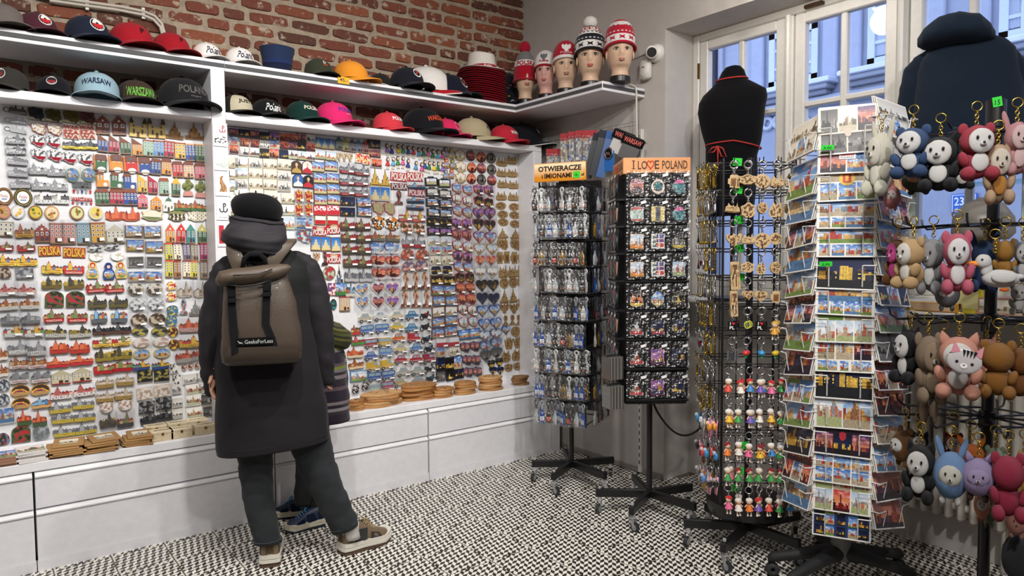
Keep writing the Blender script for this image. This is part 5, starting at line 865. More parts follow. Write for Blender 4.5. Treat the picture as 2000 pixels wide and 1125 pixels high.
# ------------------------------------------------------------------ caps and hats on the two shelves
def crown_fn(R=.088, Ry=.1, h=.125, o=0.):
    def S(az, v_):      # az from the front (-Y), v 0..1 up the crown
        v_ = min(1., max(0., v_)); r = (1-v_**3.2)**.6; return V((math.sin(az)*R*r*(1+o), -math.cos(az)*Ry*r*(1+o)+.01*v_, h*v_*(1+o*.5)))
    return S
def cap(px, pt, z, lab, c, brim=None, deco=None, face=.35, s=None, y=4.2, under=None, panel=None, name='baseball_cap'):
    q = at(px, pt, 'y', y); H = q.z-z; s = s or max(.75, min(1.5, H/.152))
    t = thing(name, lab, 'cap', (q.x, y, z+.001), face, 'caps on the shelves'); t.scale = (s*1.12, s*1.12, s)
    S = crown_fn(); g = bm(); n, m = 24, 10; vs = [S(2*PI*j/n, i/m)+V((0, 0, .024)) for i in range(m) for j in range(n)]+[S(0, 1)+V((0, 0, .024))]
    fs = [(i*n+j, i*n+(j+1) % n, (i+1)*n+(j+1) % n, (i+1)*n+j) for i in range(m-1) for j in range(n)]+[((m-1)*n+j, (m-1)*n+(j+1) % n, m*n) for j in range(n)]
    cols = [lin(panel if panel and (j < 4 or j >= n-4) else c) for i in range(m-1) for j in range(n)]+[lin(c)]*n
    g.add([(v_.x*(1.0+.012*math.cos(6*math.atan2(v_.y, v_.x))), v_.y, v_.z) for v_ in vs], fs, None, cols); g.ell((0, .01, .151), (.009, .009, .005), c, 8, 5); g.build('crown', 'fabric', t, smooth=180)
    g = bm(); R = []
    for k in range(17):
        az = math.radians(-78+156*k/16); i_ = S(az, .0)+V((0, 0, .026)); q_ = abs(az)/1.36; ext = .078*math.sqrt(max(0, 1-q_**3.2)); dr = .022*(abs(math.sin(az))**1.6)
        o_ = i_+V((math.sin(az)*ext*.35, -ext, -.004-dr*1.1)); mid = (i_+o_)/2+V((0, 0, .006)); i_ = i_-V((0, 0, dr*.8))
        R.append([i_, mid, o_, o_-V((0, 0, .004)), mid-V((0, 0, .004)), i_-V((0, 0, .004))])
    g.rings(R, brim or c, cols=None); b_ = g.build('brim', 'fabric', t, smooth=50)
    if under:
        g = bm(); g.tube([r[2]-V((0, 0, .002)) for r in R], .0028, under, 5); g.build('edge_piping', 'fabric', b_, smooth=180)
    W = S; P = lambda x, zz, o=.02: crown_fn(o=o)(x/.09, (zz-.018)/.125)+V((0, 0, .024))
    for kind, *a in (deco or ()):
        d = bm()
        if kind == 'text':
            txt, col, w_, h_, zz, bold, sh = (a+[.02, 0])[:7]; arch = a[7] if len(a) > 7 else 0
            d.text(txt, 0, zz, w_, h_, 0, col, bold, sh, f=lambda x, q_: P(x, q_-arch*x*x)); d.build('lettering', 'fabric', t)
        elif kind == 'patch':
            c0, c1, c2, zz, r_ = a; d.disc(0, zz, r_, r_, 0, c0, 20); d.v = [P(p.x, p.z, .018) for p in d.v]; pt_ = d.build('patch', 'fabric', t)
            d = bm(); d.disc(0, zz, r_*.7, r_*.7, 0, c1, 18); d.v = [P(p.x, p.z, .026) for p in d.v]; n0 = len(d.v); c2 and d.poly([(r_*.7*math.cos(PI+PI*i/9), 0, zz+r_*.7*math.sin(PI+PI*i/9)) for i in range(10)], c2); d.v[n0:] = [P(p.x, p.z, .034) for p in d.v[n0:]]; d.build('badge', 'fabric', pt_)
            if len(a[0]) and c2: 
                d = bm()
                for i in range(22):
                    if i in (5, 6, 16, 17): continue
                    a_ = 2*PI*i/22; x, q_ = math.cos(a_)*r_*.85, zz+math.sin(a_)*r_*.85; d.rect(x-r_*.05, q_-r_*.06, x+r_*.05, q_+r_*.06, 0, '3a3a3e')
                d.v = [P(p.x, p.z, .026) for p in d.v]; d.build('badge_lettering', 'fabric', pt_)
    return t
RND = lambda c0='e8e4de', c1='e8e4de', c2='c02830', z=.085, r=.034: ('patch', c0, c1, c2, z, r)
ZT, ZL, ZR = 2.552, 2.271, 2.273
cap(4, 6, ZT, 'grey cap at the far left end of upper shelf', '6b645f', face=.3)
cap(72, 23, ZT, 'maroon cap with round white and red patch on upper shelf', '4a2430', deco=[RND()])
cap(170, 30, ZT, 'navy cap with round white and red patch on upper shelf', '1e2334', deco=[RND()])
cap(256, 43, ZT, 'left of two plain red caps with black P, upper shelf', '9c1a26', deco=[('text', 'P', '1a1416', .02, .026, .085)])
cap(334, 63, ZT, 'right of two red caps with black P, beside white caps', '981824', deco=[('text', 'P', '1a1416', .02, .026, .085)], face=.4)
POL = lambda c: [('text', 'Poland', c, .118, .052, .07, .014, .35), ('text', '1918', c, .03, .008, .042, .01)]
cap(404, 84, ZT, 'white Poland cap left of the shelf seam', 'e6e2de', deco=POL('1a1e38'), face=.3)
cap(468, 92, ZT, 'white Poland cap right of the shelf seam', 'e8e4e0', deco=POL('1a1e38'), face=.15)
q = at(541, 96, 'y', 4.22); t = thing('bucket_hat', 'dark blue upturned bucket hat on the upper shelf', 'hat', (q.x, 4.22, ZT+.001))
g = bm(); g.lathe([(.078, 0), (.082, .05), (.09, .1), (.1, q.z-ZT), (.094, q.z-ZT+.002), (.085, .1), (.07, .01)], (0, 0, 0), '25324f', 26, cols=['1a2238', '25324f', '25324f', '202b46', '161e34', '161e34']); g.build('crown', 'fabric', t, smooth=60)
g = bm(); g.lathe([(.083, .05), (.0845, .05), (.0865, .072), (.085, .072)], (0, 0, 0), '24305a', 26); g.build('seam_band', 'fabric', t)
cap(622, 114, ZT, 'camouflage cap with white D emblem on the upper shelf', '35392c', '2c2e26', [('text', 'D', 'e8e4de', .02, .022, .1), ('text', 'co', 'c84a34', .03, .015, .08)], face=.1)
cap(686, 118, ZT, 'plain bright orange cap on the upper shelf', 'e2922e', face=.75, y=4.19)
cap(742, 146, ZT, 'low black cap with white edged brim on upper shelf', '23221f', '1c1a18', under='e8e6e0', face=-.5, s=.78, y=4.27)
cap(795, 130, ZT, 'black cap with round red P patch beside white cap', '1b1d26', deco=[('patch', 'e8e4de', '1b1d26', '', .09, .027), ('text', 'P', 'c84038', .018, .024, .09)], face=.2, y=4.17)
MB_ = cap(836, 122, ZT, 'white cap with red brim and dark round city patch', 'e4e0dc', 'a81c28', [('patch', '2a2c30', '7a868c', '7a1e24', .085, .03)], under='e8e4e0', face=.9, y=4.3)
cap(878, 134, ZT, 'navy cap with red P patch beside the trilby stack', '171b2a', deco=[('patch', 'e8e4de', '171b2a', '', .085, .03), ('text', 'P', 'c84038', .02, .026, .085)], face=.5, y=4.24, s=1.2)
cap(14, 130, ZL, 'dark grey cap with round patch at far left, lower shelf', '34322f', deco=[RND('d8d4ce', '4a3434', '8a2c34')], face=-.5)
cap(104, 146, ZL, 'black cap with small round patch on the lower shelf', '16171d', deco=[RND('d8d4ce', '2a2426', '8a2c34', .09, .03)], face=-.2)
cap(188, 139, ZL, 'pale blue denim Warsaw cap on the lower shelf', '8fabb8', deco=[('text', 'WARSAW', '28304c', .13, .03, .08, .02, 0, 3)], face=-.15, y=4.18)
cap(266, 166, ZL, 'black cap with rainbow Warszawa letters on lower shelf', '22201f', deco=[('text', 'WARSZAWA', '6aa84a', .15, .05, .06, .03)], panel='3a2c22', face=.1, s=.95)
cap(357, 150, ZL, 'charcoal washed Poland cap beside the post, lower shelf', '1e1e20', deco=[('text', 'POLAND', '5a5856', .12, .034, .075), ('text', 'Original', '6a6866', .04, .008, .045)], face=.25, s=1.25)
cap(462, 184, ZR, 'black and cream cap right of the post, lower shelf', '22221e', '1a1a18', [('text', 'JUST', '1c1a18', .09, .03, .085)], panel='b8b098', face=.3)
cap(521, 192, ZR, 'black cap with white script Poland on the lower shelf', '131418', deco=POL('e8e6e2'), face=.2)
cap(590, 196, ZR, 'dark green Polska cap on the lower shelf', '12302c', deco=[('text', 'POLSKA', 'd8d0b8', .11, .026, .085, .02)], face=.35)
cap(652, 198, ZR, 'hot pink Polska cap with violet letters, lower shelf', 'd42a6a', deco=[('text', 'POLSKA', '4a3a9a', .11, .026, .085, .02), ('text', 'original', 'e8a0b8', .035, .008, .06)], face=.45)
cap(758, 218, ZR, 'coral red Polska cap with white letters, lower shelf', 'cc3a46', deco=[('text', 'POLSKA', 'f0ece8', .11, .026, .085, .02)], face=.45)
cap(826, 212, ZR, 'black cap with orange Warszawa letters, lower shelf', '15151a', deco=[('text', 'WARSZAWA', 'c8502c', .13, .026, .08, .02, 0, 3)], face=.4, s=1.3)
cap(872, 238, ZR, 'small pink cap with round tonal patch, lower shelf', 'd02a5c', deco=[('patch', 'e090a8', 'd02a5c', '', .08, .03)], face=.4, s=.95)
cap(924, 239, ZR, 'khaki cap with dark letters on the lower shelf', 'a89c7e', deco=[('text', 'POLSKA', '2c2a24', .1, .026, .075, .02)], face=.95, s=1.15)
cap(985, 257, ZR, 'red Warsaw cap with white letters, lower shelf corner', 'b8283a', deco=[('text', 'WARSAW', 'f0ece8', .12, .026, .075, .02)], face=.55, y=4.17, s=.95)
cap(1022, 238, ZR, 'black eagle cap in the shelf corner, white edged brim', '17171c', deco=[('text', 'W', 'a8a8a4', .035, .035, .09)], under='d8d6d0', face=.55, y=4.27, s=1.3)
# trilby stack
def trilby(z, c, band, lab, h=.115, x=0, y=0, ry=0):
    t = thing('trilby_hat', lab, 'hat', (x, y, z), ry, 'trilby hats in the stack'); t.scale = (1.16, 1.16, 1); g = bm(); R = []
    for r_, zz in ((.152, .008), (.135, .0), (.1, .004), (.095, .008), (.088, h*.55), (.082, h*.9), (.06, h), (0.001, h*.8)):
        R.append([(r_*.92*math.cos(a), r_*1.08*math.sin(a), zz+(.012*math.cos(2*a) if r_ > .13 else 0)+(.012*math.cos(a)**2 if zz >= h*.9 else 0)) for a in (2*PI*i/26 for i in range(26))])
    R.insert(0, [(p[0]*.99, p[1]*.99, p[2]-.004) for p in R[0]]); g.rings(R, c); o = g.build('crown', 'fabric', t, smooth=50)
    g = bm(); g.lathe([(.094, .01), (.0965, .01), (.093, .036), (.09, .036)], (0, 0, 0), band, 26, sx=.93, sy=1.09); g.build('band', 'fabric', t)
    return t
q = at(940, 90, 'y', 4.25)
base = trilby(ZT+.012, '8e1424', '6a0e1c', '', .07, q.x, 4.25, .3); base['label'] = 'red trilby hat, lowest of the stack on the upper shelf'
nst = 15
for k in range(1, nst):
    c = copy_tree(base); c.location.z = ZT+.012+.0148*k; c.rotation_euler.z = .3+.07*math.sin(k*2.1); c.location.x += .004*math.sin(k*3.7)
    c['label'] = f'red trilby hat, {ORD[k+1]} from the bottom of the stack'
tw = trilby(ZT+.012+.0148*nst, 'e4dfd8', 'a81828', 'white trilby with red Polska band on top of the red stack', .125, q.x, 4.25, .0)
g = bm(); g.text('Polska', 0, .023, .055, .016, 0, 'f0e8e4', .01, .2, f=lambda x, z: V((math.sin(x/.095-.25)*.0905, -math.cos(x/.095-.25)*.107, z))); g.build('lettering', 'fabric', tw); g = bm(); g.box((.062, -.088, .022), (.02, .004, .014), 'f0ece8', MX.Rotation(.65, 3, 'Z')); g.build('badge', 'fabric', tw)
c = at(993, 130, 'y', 4.3); t = thing('folded_beanie', 'black patterned folded beanie between trilby stack and mannequin heads', 'beanie', (c.x, 4.3, ZT))
g = bm(); g.lathe([(.06, 0), (.075, .05), (.075, .16), (.06, .24), (.02, .28)], (0, 0, 0), '191a22', 18); g.build('body', 'knit', t, smooth=180); g = bm(); rr = random.Random(2)
for k in range(34): a = rr.uniform(-2.4, -.2); z = rr.uniform(.02, .22); g.box((.077*math.cos(a), .077*math.sin(a), z), (.012, .012, .008), rr.choice(('b8b4a8', 'c8a040', '6a6a70', 'a84a4a')))
g.build('pattern', 'knit', t)['kind'] = 'stuff'

# ------------------------------------------------------------------ mannequin heads with knitted hats
def gss(x, y, cx, cy, sx, sy): return math.exp(-((x-cx)/sx)**2-((y-cy)/sy)**2)
NK = .052
def head_mesh(g, skin, neck=NK):
    n = 40; prof = [(0, .052, .056, .01), (.018, .05, .054, .01), (.036, .047, .052, .008), (neck, .05, .054, .004), (neck+.02, .058, .068, -.004), (neck+.045, .064, .078, -.006), (neck+.075, .07, .085, -.004), (neck+.105, .074, .09, 0), (neck+.135, .076, .093, .003), (neck+.165, .075, .092, .005), (neck+.195, .067, .082, .007), (neck+.215, .053, .064, .008), (neck+.228, .034, .04, .008), (neck+.235, .004, .004, .008)]
    Z = []; 
    for i in range(len(prof)-1):
        for k in range(3): t = k/3; Z.append(tuple(a+(b-a)*t for a, b in zip(prof[i], prof[i+1])))
    Z.append(prof[-1]); R = []
    for z, rx, ry, cy in Z:
        r_ = []
        for j in range(n):
            a = 2*PI*j/n; x, y = rx*math.sin(a), -ry*math.cos(a); u = z-neck
            if math.cos(a) > 0:
                d = .022*gss(x, u, 0, .078, .011, .02)+.008*gss(x, u, 0, .1, .008, .025)+.006*gss(x, u, 0, .04, .02, .012)+.008*gss(x, u, 0, .015, .022, .014)-.008*(gss(x, u, .03, .108, .016, .014)+gss(x, u, -.03, .108, .016, .014))+.004*gss(x, u, 0, .135, .05, .02)+.004*(gss(x, u, .04, .075, .02, .02)+gss(x, u, -.04, .075, .02, .02))
                y -= d*math.cos(a)
            r_.append((x, y+cy, z))
        R.append(r_)
    g.rings(R, skin)
def mannequin(px, pb, ptop, lab, skin, face=.25, lips='b8706a', eyes=True, k=1., kz=None):
    # distance follows from the shelf the neck stands on
    q = on(px, pb, (0, 0, ZT), V((0, 0, 1))); x = max(3.235, min(3.43, q.x)) if px > 1010 else q.x; d = ray(px, pb); y = d.y/d.x*x
    t = thing('mannequin_head', lab, 'mannequin head', (x, y, ZT+.001), 0, 'mannequin heads on the corner shelf'); t.rotation_euler.z = -math.atan2(x, y)+face; t.scale = (k, k, kz or k)
    g = bm(); g.lathe([(.062, 0), (.062, .03), (.056, .036), (.05, .036)], (0, .01, 0), '151518', 24); g.build('base_ring', 'black', t, smooth=40)
    g = bm(); g.T = MX.Translation((0, 0, .03)); head_mesh(g, skin); h = g.build('head', 'skin', t, smooth=180)
    N_ = .03+NK
    if eyes:
        for s in (-1, 1):
            g = bm(); g.ell((s*.03, -.078, N_+.107), (.0135, .006, .0075), 'f0ece6', 12, 7); g.ell((s*.03, -.0835, N_+.107), (.0085, .003, .0078), '241a16', 10, 6); g.tube([(s*.012, -.083, N_+.107), (s*.024, -.087, N_+.116), (s*.038, -.082, N_+.116), (s*.048, -.072, N_+.108)], .0018, '1c1412', 5); g.build('eye', 'gloss', h, smooth=180)
    g = bm(); g.ell((0, -.094, N_+.0425), (.019, .007, .0045), lips, 12, 6); g.ell((0, -.0935, N_+.0345), (.016, .008, .005), lips, 12, 6); g.build('lips', 'satin', h, smooth=180)
    for s in (-1, 1): g = bm(); g.ell((s*.077, .01, N_+.09), (.007, .018, .03), skin, 10, 8); g.build('ear', 'skin', h, smooth=180)
    return t
def beanie(head, lab, bands, lo=.13, h=.17, pom=None, deco=(), flare=1.06, slope=0., name='beanie'):
    """bands: list of (height share, colour); sits over the head"""
    t = thing(name, lab, 'beanie', head.location+V((0, 0, (.03+NK)*head.scale.z)), 0, 'knitted hats on the mannequin heads'); t.rotation_euler = head.rotation_euler; t.scale = head.scale
    def S(az, v_, o=0.):
        r = (1-max(0, v_)**2.8)**.5; w_ = flare-.02*v_; return V((math.sin(az)*(.082*w_+o)*r, -math.cos(az)*(.1*w_+o)*r+.004, lo-.03+slope*math.cos(az)*(1-v_)*.02+v_*h))
    n = 30; g = bm(); R = []; cols = []; v_ = 0; K = 16
    for i in range(K+1): R.append([S(2*PI*j/n, min(.999, i/K), .0015*(j % 2)) for j in range(n)])
    acc = []; s_ = 0
    for w_, c in bands: s_ += w_; acc.append((s_, c))
    cols = [next(c for a, c in acc if (i+.5)/K <= a+1e-6) for i in range(K)]
    R.insert(0, [S(2*PI*j/n, 0, -.012)+V((0, 0, .01)) for j in range(n)]); cols.insert(0, cols[0]); g.rings(R, 'ffffff', cols=cols); g.build('cap', 'knit', t, smooth=60)
    g = bm(); g.tube([S(2*PI*j/24, .0, .002) for j in range(24)], .006, bands[0][1], 6, closed=True); g.build('cuff', 'knit', t, smooth=180)
    if pom:
        g = bm(); g.ell((0, .004, lo-.03+h+.02), .042, pom, 18, 12, f=lambda q: q*(1+.1*NZ.noise(q*90))); g.build('pompom', 'plush', t, smooth=180)
    for kind, *a in deco:
        d = bm()
        if kind == 'text': txt, col, w_, h_, zz = a; d.text(txt, 0, zz, w_, h_, 0, col, .03, f=lambda x, q_: S(x/.088, (q_)/h, .004)); d.build('lettering', 'knit', t)
        elif kind == 'eagle': 
            col, zz, r_ = a; d.prism([(x*r_, z*r_+zz) for x, z in shp('eagle')], 0, .001, col); d.v = [S(p.x/.088, p.z/h, .005-p.y) for p in d.v]; d.build('emblem', 'knit', t)
        elif kind == 'pat':
            col, zz, n_, hh, ph = a
            for i in range(n_):
                az = 2*PI*(i+ph)/n_; w_ = PI/n_*.62
                q = [S(az-w_, (zz-hh)/h, .003), S(az, (zz-hh*.4)/h, .003), S(az+w_, (zz-hh)/h, .003), S(az+w_*.6, zz/h, .003), S(az+w_, (zz+hh)/h, .003), S(az, (zz+hh*.4)/h, .003), S(az-w_, (zz+hh)/h, .003), S(az-w_*.6, zz/h, .003)]; d.poly(q, col)
            d.build('pattern', 'knit', t)['kind'] = 'stuff'
    return t
SK = 'd2b196'
h1 = mannequin(1026, 194, 75, 'mannequin head in grey and red hat, leftmost on corner shelf', SK, .15, eyes=False, k=.98, kz=1.1)
beanie(h1, 'grey and red Polska pompom hat pulled over the eyes', [(.42, 'a8182c'), (.2, 'e4e0dc'), (.38, '77787a')], .1, .2, 'b01c34', [('text', 'POLSKA', 'a8182c', .17, .03, .104)])
h2 = mannequin(1066, 184, 95, 'pink toned mannequin head, second from left on corner shelf', 'd0a094', -.15, 'b86a66', k=.92, kz=1.0)
beanie(h2, 'white beanie with grey eagle and red hem', [(.08, 'a8182c'), (.92, 'e0dcd8')], .15, .135, None, [('eagle', '6a6e74', .062, .06), ('text', 'Polska', 'a82838', .07, .018, .032)], 1.06, .8)
h3 = mannequin(1105, 174, 78, 'mannequin head in plain red beanie, middle of corner shelf', SK, .05, 'b07a6c', k=1.02, kz=.98)
beanie(h3, 'red beanie with white eagle and white hem', [(.1, 'e4e0dc'), (.9, 'ae1630')], .155, .155, None, [('eagle', 'ece8e4', .07, .07), ('text', 'Polska', 'd8a0a4', .08, .018, .036)], 1.06, 1.)
h4 = mannequin(1153, 164, 48, 'mannequin head in black and white patterned hat', SK, .0, 'c0605a', k=1.1, kz=1.0)
beanie(h4, 'black and white patterned Polska hat with white pompom', [(.06, '17181e'), (.26, 'e0dcd8'), (.26, '1b1d26'), (.1, 'e0dcd8'), (.18, 'b0202c'), (.14, '1b1d26')], .15, .19, 'e4e0dc', [('pat', '17181e', .032, 10, .014, 0), ('pat', 'e0dcd8', .075, 24, .006, 0), ('text', 'POLSKA', 'ece8e4', .16, .034, .146), ('pat', '17181e', .122, 20, .006, .5)], 1.12, 1.)
h5 = mannequin(1211, 161, 55, 'mannequin head in red and white patterned hat, rightmost', SK, .12, 'b87a70', k=1.08, kz=.98)
beanie(h5, 'red and white patterned Polska hat without pompom', [(.08, 'b01830'), (.26, 'e2dcda'), (.34, 'b01c34'), (.16, 'e2dcda'), (.16, 'b01830')], .152, .19, None, [('pat', 'b01830', .036, 10, .014, 0), ('pat', 'e2dcda', .078, 24, .006, 0), ('text', 'POLSKA', 'e8e4e0', .15, .034, .138)], 1.1, 1.)
# ------------------------------------------------------------------ goods lying on the counter
ZC = .523
def cpt(px, py): p = at(px, py, 'z', ZC); return V((p.x, max(4.06, min(4.19, p.y)), ZC+.0008))
def blob(n, rx, ry, seed, wob=.12):
    r = random.Random(seed); k = [(r.uniform(-wob, wob), r.randint(2, 5), r.uniform(0, 6)) for _ in range(3)]
    return [(rx*math.cos(a)*(1+sum(A*math.sin(f*a+p) for A, f, p in k)), ry*math.sin(a)*(1+sum(A*math.sin(f*a+p) for A, f, p in k))) for a in (2*PI*i/n for i in range(n))]
BW = 'c08e58 b58049 c99c68 a87540 bb8a55'.split()
def boards(px0, px1, py, n, nm, seed, dark=False, wob=.09, round_=False):
    a, b = cpt(px0, py), cpt(px1, py); c = (a+b)/2; W = (b-a).length*.56; r = random.Random(seed)
    for k in range(n):
        pts = blob(26, W*(.96 if k else 1), min(.085, W*.75), seed+(k if not round_ else 0)//2, wob); g = bm(); h = .0155; col = mixc(r.choice(BW), '3a2412', .45 if dark else 0)
        g.rings([[(x*s_, y*s_, z) for x, y in pts] for s_, z in ((.97, 0), (1, .003), (1, h-.003), (.97, h))], col)
        lab = f'{nm}, '+('bottom' if k == 0 else 'topmost' if k == n-1 else ORD[k+1]+' from the bottom')+' of its stack'
        o = tag(g.build('serving_board', 'wood', smooth=40, loc=(c.x+r.uniform(-.01, .01), c.y+r.uniform(-.006, .006), c.z+k*(h+.0004))), lab, 'wooden board', 'wooden boards stacked on the counter'); o.rotation_euler.z = r.uniform(-.12, .12)
        if k == n-1 and not dark:
            g = bm(); rr = random.Random(seed+9)
            for i in range(46):
                q = rr.uniform(.1, .82); a_ = rr.uniform(0, 6.28); x, y = W*q*math.cos(a_), min(.085, W*.75)*q*math.sin(a_); g.T = MX.Translation((x, y, h+.0006)) @ MX.Rotation(rr.uniform(0, 3), 4, 'Z'); s_ = rr.uniform(.003, .009)
                g.poly([(-s_, -s_*.5, 0), (s_, -s_*.4, 0), (s_*.7, s_*.6, 0), (-s_*.6, s_*.5, 0)], rr.choice(('6a4a28', '7a5630', 'e0c090', 'd8b880')))
            g.build('engraving', 'wood', o)['kind'] = 'stuff'
boards(684, 722, 803, 4, 'small wavy wooden board beside the child', 1)
boards(706, 800, 794, 5, 'long wavy wooden board at the front of counter', 2, wob=.12)
boards(778, 858, 778, 6, 'wide wooden board behind the small stack', 3)
boards(852, 902, 778, 4, 'small rounded wooden board in the middle', 4)
boards(888, 945, 770, 5, 'round wooden board left of the tallest pile', 5, round_=True, wob=.05)
boards(942, 1000, 764, 6, 'round wooden board in the tallest pile', 6, round_=True, wob=.05)
boards(1000, 1040, 752, 4, 'dark wooden tray in the counter corner', 7, True)
r_ = random.Random(8)
def sleeve(x, y, z, w, h, rz, lab, tiltx=0):
    g = bm(); g.bbox((0, 0, .004), (w, h, .008), 'a8814f', .002); o = tag(g.build('cardboard_sleeve', 'paper', smooth=30, loc=(x, y, z)), lab, 'sleeve', 'brown cardboard sleeves on the counter'); o.rotation_euler = (tiltx, 0, rz)
    g = bm(); pts = [(-w*.3, -h*.27), (w*.3, -h*.27), (w*.3, h*.27), (-w*.3, h*.27)]; raster(g, pts, photo(int(x*1000), 'old'), 8, 10, 0); g.v = [V((p.x, p.z, .0086)) for p in g.v]; g.build('print', 'print', o); return o
for nm, pa, pb, py, n in (('left', 92, 172, 898, 5), ('middle', 162, 240, 884, 5), ('right', 238, 306, 872, 4)):
    a, b = cpt(pa, py), cpt(pb, py); c = (a+b)/2; w = (b-a).length*.9
    for k in range(n): sleeve(c.x+r_.uniform(-.012, .012), c.y-.0+r_.uniform(-.01, .01), c.z+.0086*k, w, .15, r_.uniform(-.13, .13), f'brown cardboard sleeve with picture window, {ORD[k+1]} from bottom, {nm} pile')
    sleeve(c.x+.02, c.y+.02, c.z+.0086*n+.004, w*.95, .14, r_.uniform(-.3, .3), f'brown cardboard sleeve lying askew on top of the {nm} pile', .06)
for nm, pa, pb, py, n, c0 in (('white', 30, 94, 902, 5, 'e8e4e2'), ('brown edged', -6, 36, 908, 4, 'a8806a')):
    a, b = cpt(pa, py), cpt(pb, py); c = (a+b)/2; w = (b-a).length*.95
    for k in range(n):
        g = bm(); g.bbox((0, 0, .005), (w, .14, .010), c0, .001); o = tag(g.build('picture_tile', 'gloss', smooth=30, loc=(c.x+r_.uniform(-.006, .006), c.y+r_.uniform(-.006, .006), c.z+.0105*k)), f'{nm} picture tile, {ORD[k+1]} from the bottom of its pile', 'tile', 'picture tiles piled at the left end of the counter'); o.rotation_euler.z = r_.uniform(-.08, .08)
        g = bm(); raster(g, [(-w*.45, -.063), (w*.45, -.063), (w*.45, .063), (-w*.45, .063)], photo(200+k, 'white' if c0[0] == 'e' else 'day'), 10, 12, 0); g.v = [V((p.x, p.z, .0103)) for p in g.v]; g.build('print', 'print', o)
def wbox2(px, py, w, lab, z=0):
    c = cpt(px, py); h = .036; g = bm(); g.bbox((0, 0, h/2), (w, .075, h), 'dccaa8', .002); o = tag(g.build('wooden_box', 'wood', smooth=30, loc=(c.x, c.y, c.z+z)), lab, 'box', 'small wooden boxes on the counter')
    g = bm(); g.bbox((0, 0, h+.0075), (w*1.01, .077, .014), 'e4d4b4', .002); l = g.build('lid', 'wood', o, smooth=30)
    g = bm(); rr = random.Random(int(px))
    for i in range(14): x = -w*.36+w*.72*i/13; hh = rr.uniform(.003, .012); g.poly([(x, -.012, h+.0149), (x+w*.05, -.012, h+.0149), (x+w*.05, -.012+hh*1.5, h+.0149), (x, -.012+hh*1.5, h+.0149)], '6a4c2c')
    g.build('engraving', 'wood', l)
    g = bm(); g.box((0, -.0395, h), (.012, .004, .012), 'b89a50'); g.build('clasp', 'metal', o)
for i, (px, py, lab) in enumerate(((319, 862, 'front left wooden box beside the cardboard sleeves'), (357, 857, 'middle front wooden box with engraved lid'), (404, 850, 'right front wooden box next to the adult coat'))): wbox2(px, py, .105, lab)
for i, (px, lab) in enumerate(((302, 'wooden box behind the front left box'), (352, 'wooden box behind the middle front box'), (398, 'wooden box behind the right front box'))):
    o = wbox2(px, 846, .105, lab); b = bpy.data.objects[[k for k in bpy.data.objects.keys() if k.startswith('wooden_box')][-1]]; b.location.y = 4.205
# paper packets taped to the post
def packet(py, kind, lab, h_=58):
    px = 429+(py-240)*.045; p = at(px, py, 'y', YF-.004); w, h = .075, at(px, py-h_/2, 'y', YF).z-at(px, py+h_/2, 'y', YF).z
    g = bm(); g.bbox((p.x, YF-.003, p.z), (w, .003, h), 'f2eeee', .001); o = tag(g.build('sticker_packet', 'paper'), lab, 'packet', 'sticker packets hanging on the white post')
    g = bm(); r = random.Random(int(py)); y = YF-.0052
    def anchor(cx, cz, k, col):
        g.T = MX.Translation((cx, y, cz)); g.tube([(0, 0, -.3*k), (0, 0, .42*k)], .05*k, col, 5); g.tube([(0, 0, .42*k), (.16*k, 0, .4*k), (.2*k, 0, .28*k), (.14*k, 0, .16*k), (0, 0, .15*k)], .05*k, col, 5)
        g.tube([(-.34*k, 0, -.02*k), (-.3*k, 0, -.26*k), (-.14*k, 0, -.36*k), (0, 0, -.26*k), (.14*k, 0, -.36*k), (.3*k, 0, -.26*k), (.34*k, 0, -.02*k)], .05*k, col, 5); g.T = MX.Identity(4)
    if kind == 'AK': anchor(p.x, p.z+.004, .06, '1c1c22'); g.text('POLSKA', p.x, p.z-h*.38, .05, .005, y, '3a3a3a')
    elif kind == 'AW': anchor(p.x+.012, p.z+.03, .045, 'a82c3c'); raster(g, [(p.x-.03, p.z-.045), (p.x+.032, p.z-.045), (p.x+.032, p.z-.01), (p.x-.03, p.z-.01)], lambda u, v_: lin('2a2a2c' if NZ.noise(V((u*5, v_*4, 3))) > .08 else 'f2eeee'), 10, 14, y)
    elif kind == 'city': raster(g, [(p.x-.032, p.z-.045), (p.x+.032, p.z-.045), (p.x+.032, p.z+.045), (p.x-.032, p.z+.045)], lambda u, v_: lin('c8d0c8' if abs(u-.3) < .03 and v_ < .85 or abs(u-.75) < .08*(1.1-v_) and v_ < .8 else 'b8c4bc' if v_ < .32 and NZ.noise(V((u*7, v_*9, 1))) > 0 else 'f0eeec'), 22, 16, y)
    elif kind == 'figure': raster(g, [(p.x-.032, p.z-.045), (p.x+.032, p.z-.045), (p.x+.032, p.z+.045), (p.x-.032, p.z+.045)], lambda u, v_: lin(('a87c50', '8a6038', 'c8a070')[int(abs(NZ.noise(V((u*6, v_*6, 2))))*9) % 3]) if abs(u-.5-.1*math.sin(v_*6)) < (.34-.3*v_ if v_ < .8 else .1) and v_ > .06 else lin('f2eeec'), 22, 14, y)
    else: g.rect(p.x-.03, p.z-.05, p.x-.004, p.z+.05, y, 'c02c38'); anchor(p.x+.016, p.z-.02, .03, '2a2a2c')
    g.build('print', 'print', o)
packet(263, 'AW', 'topmost sticker packet with red anchor emblem', 46); packet(311, 'city', 'sticker packet with pale city drawing', 44); packet(360, 'figure', 'sticker packet with brown sculpture drawing', 46); packet(408, 'AK', 'sticker packet with black anchor emblem', 44); packet(458, 'red', 'lowest visible sticker packet with red stripe', 48)
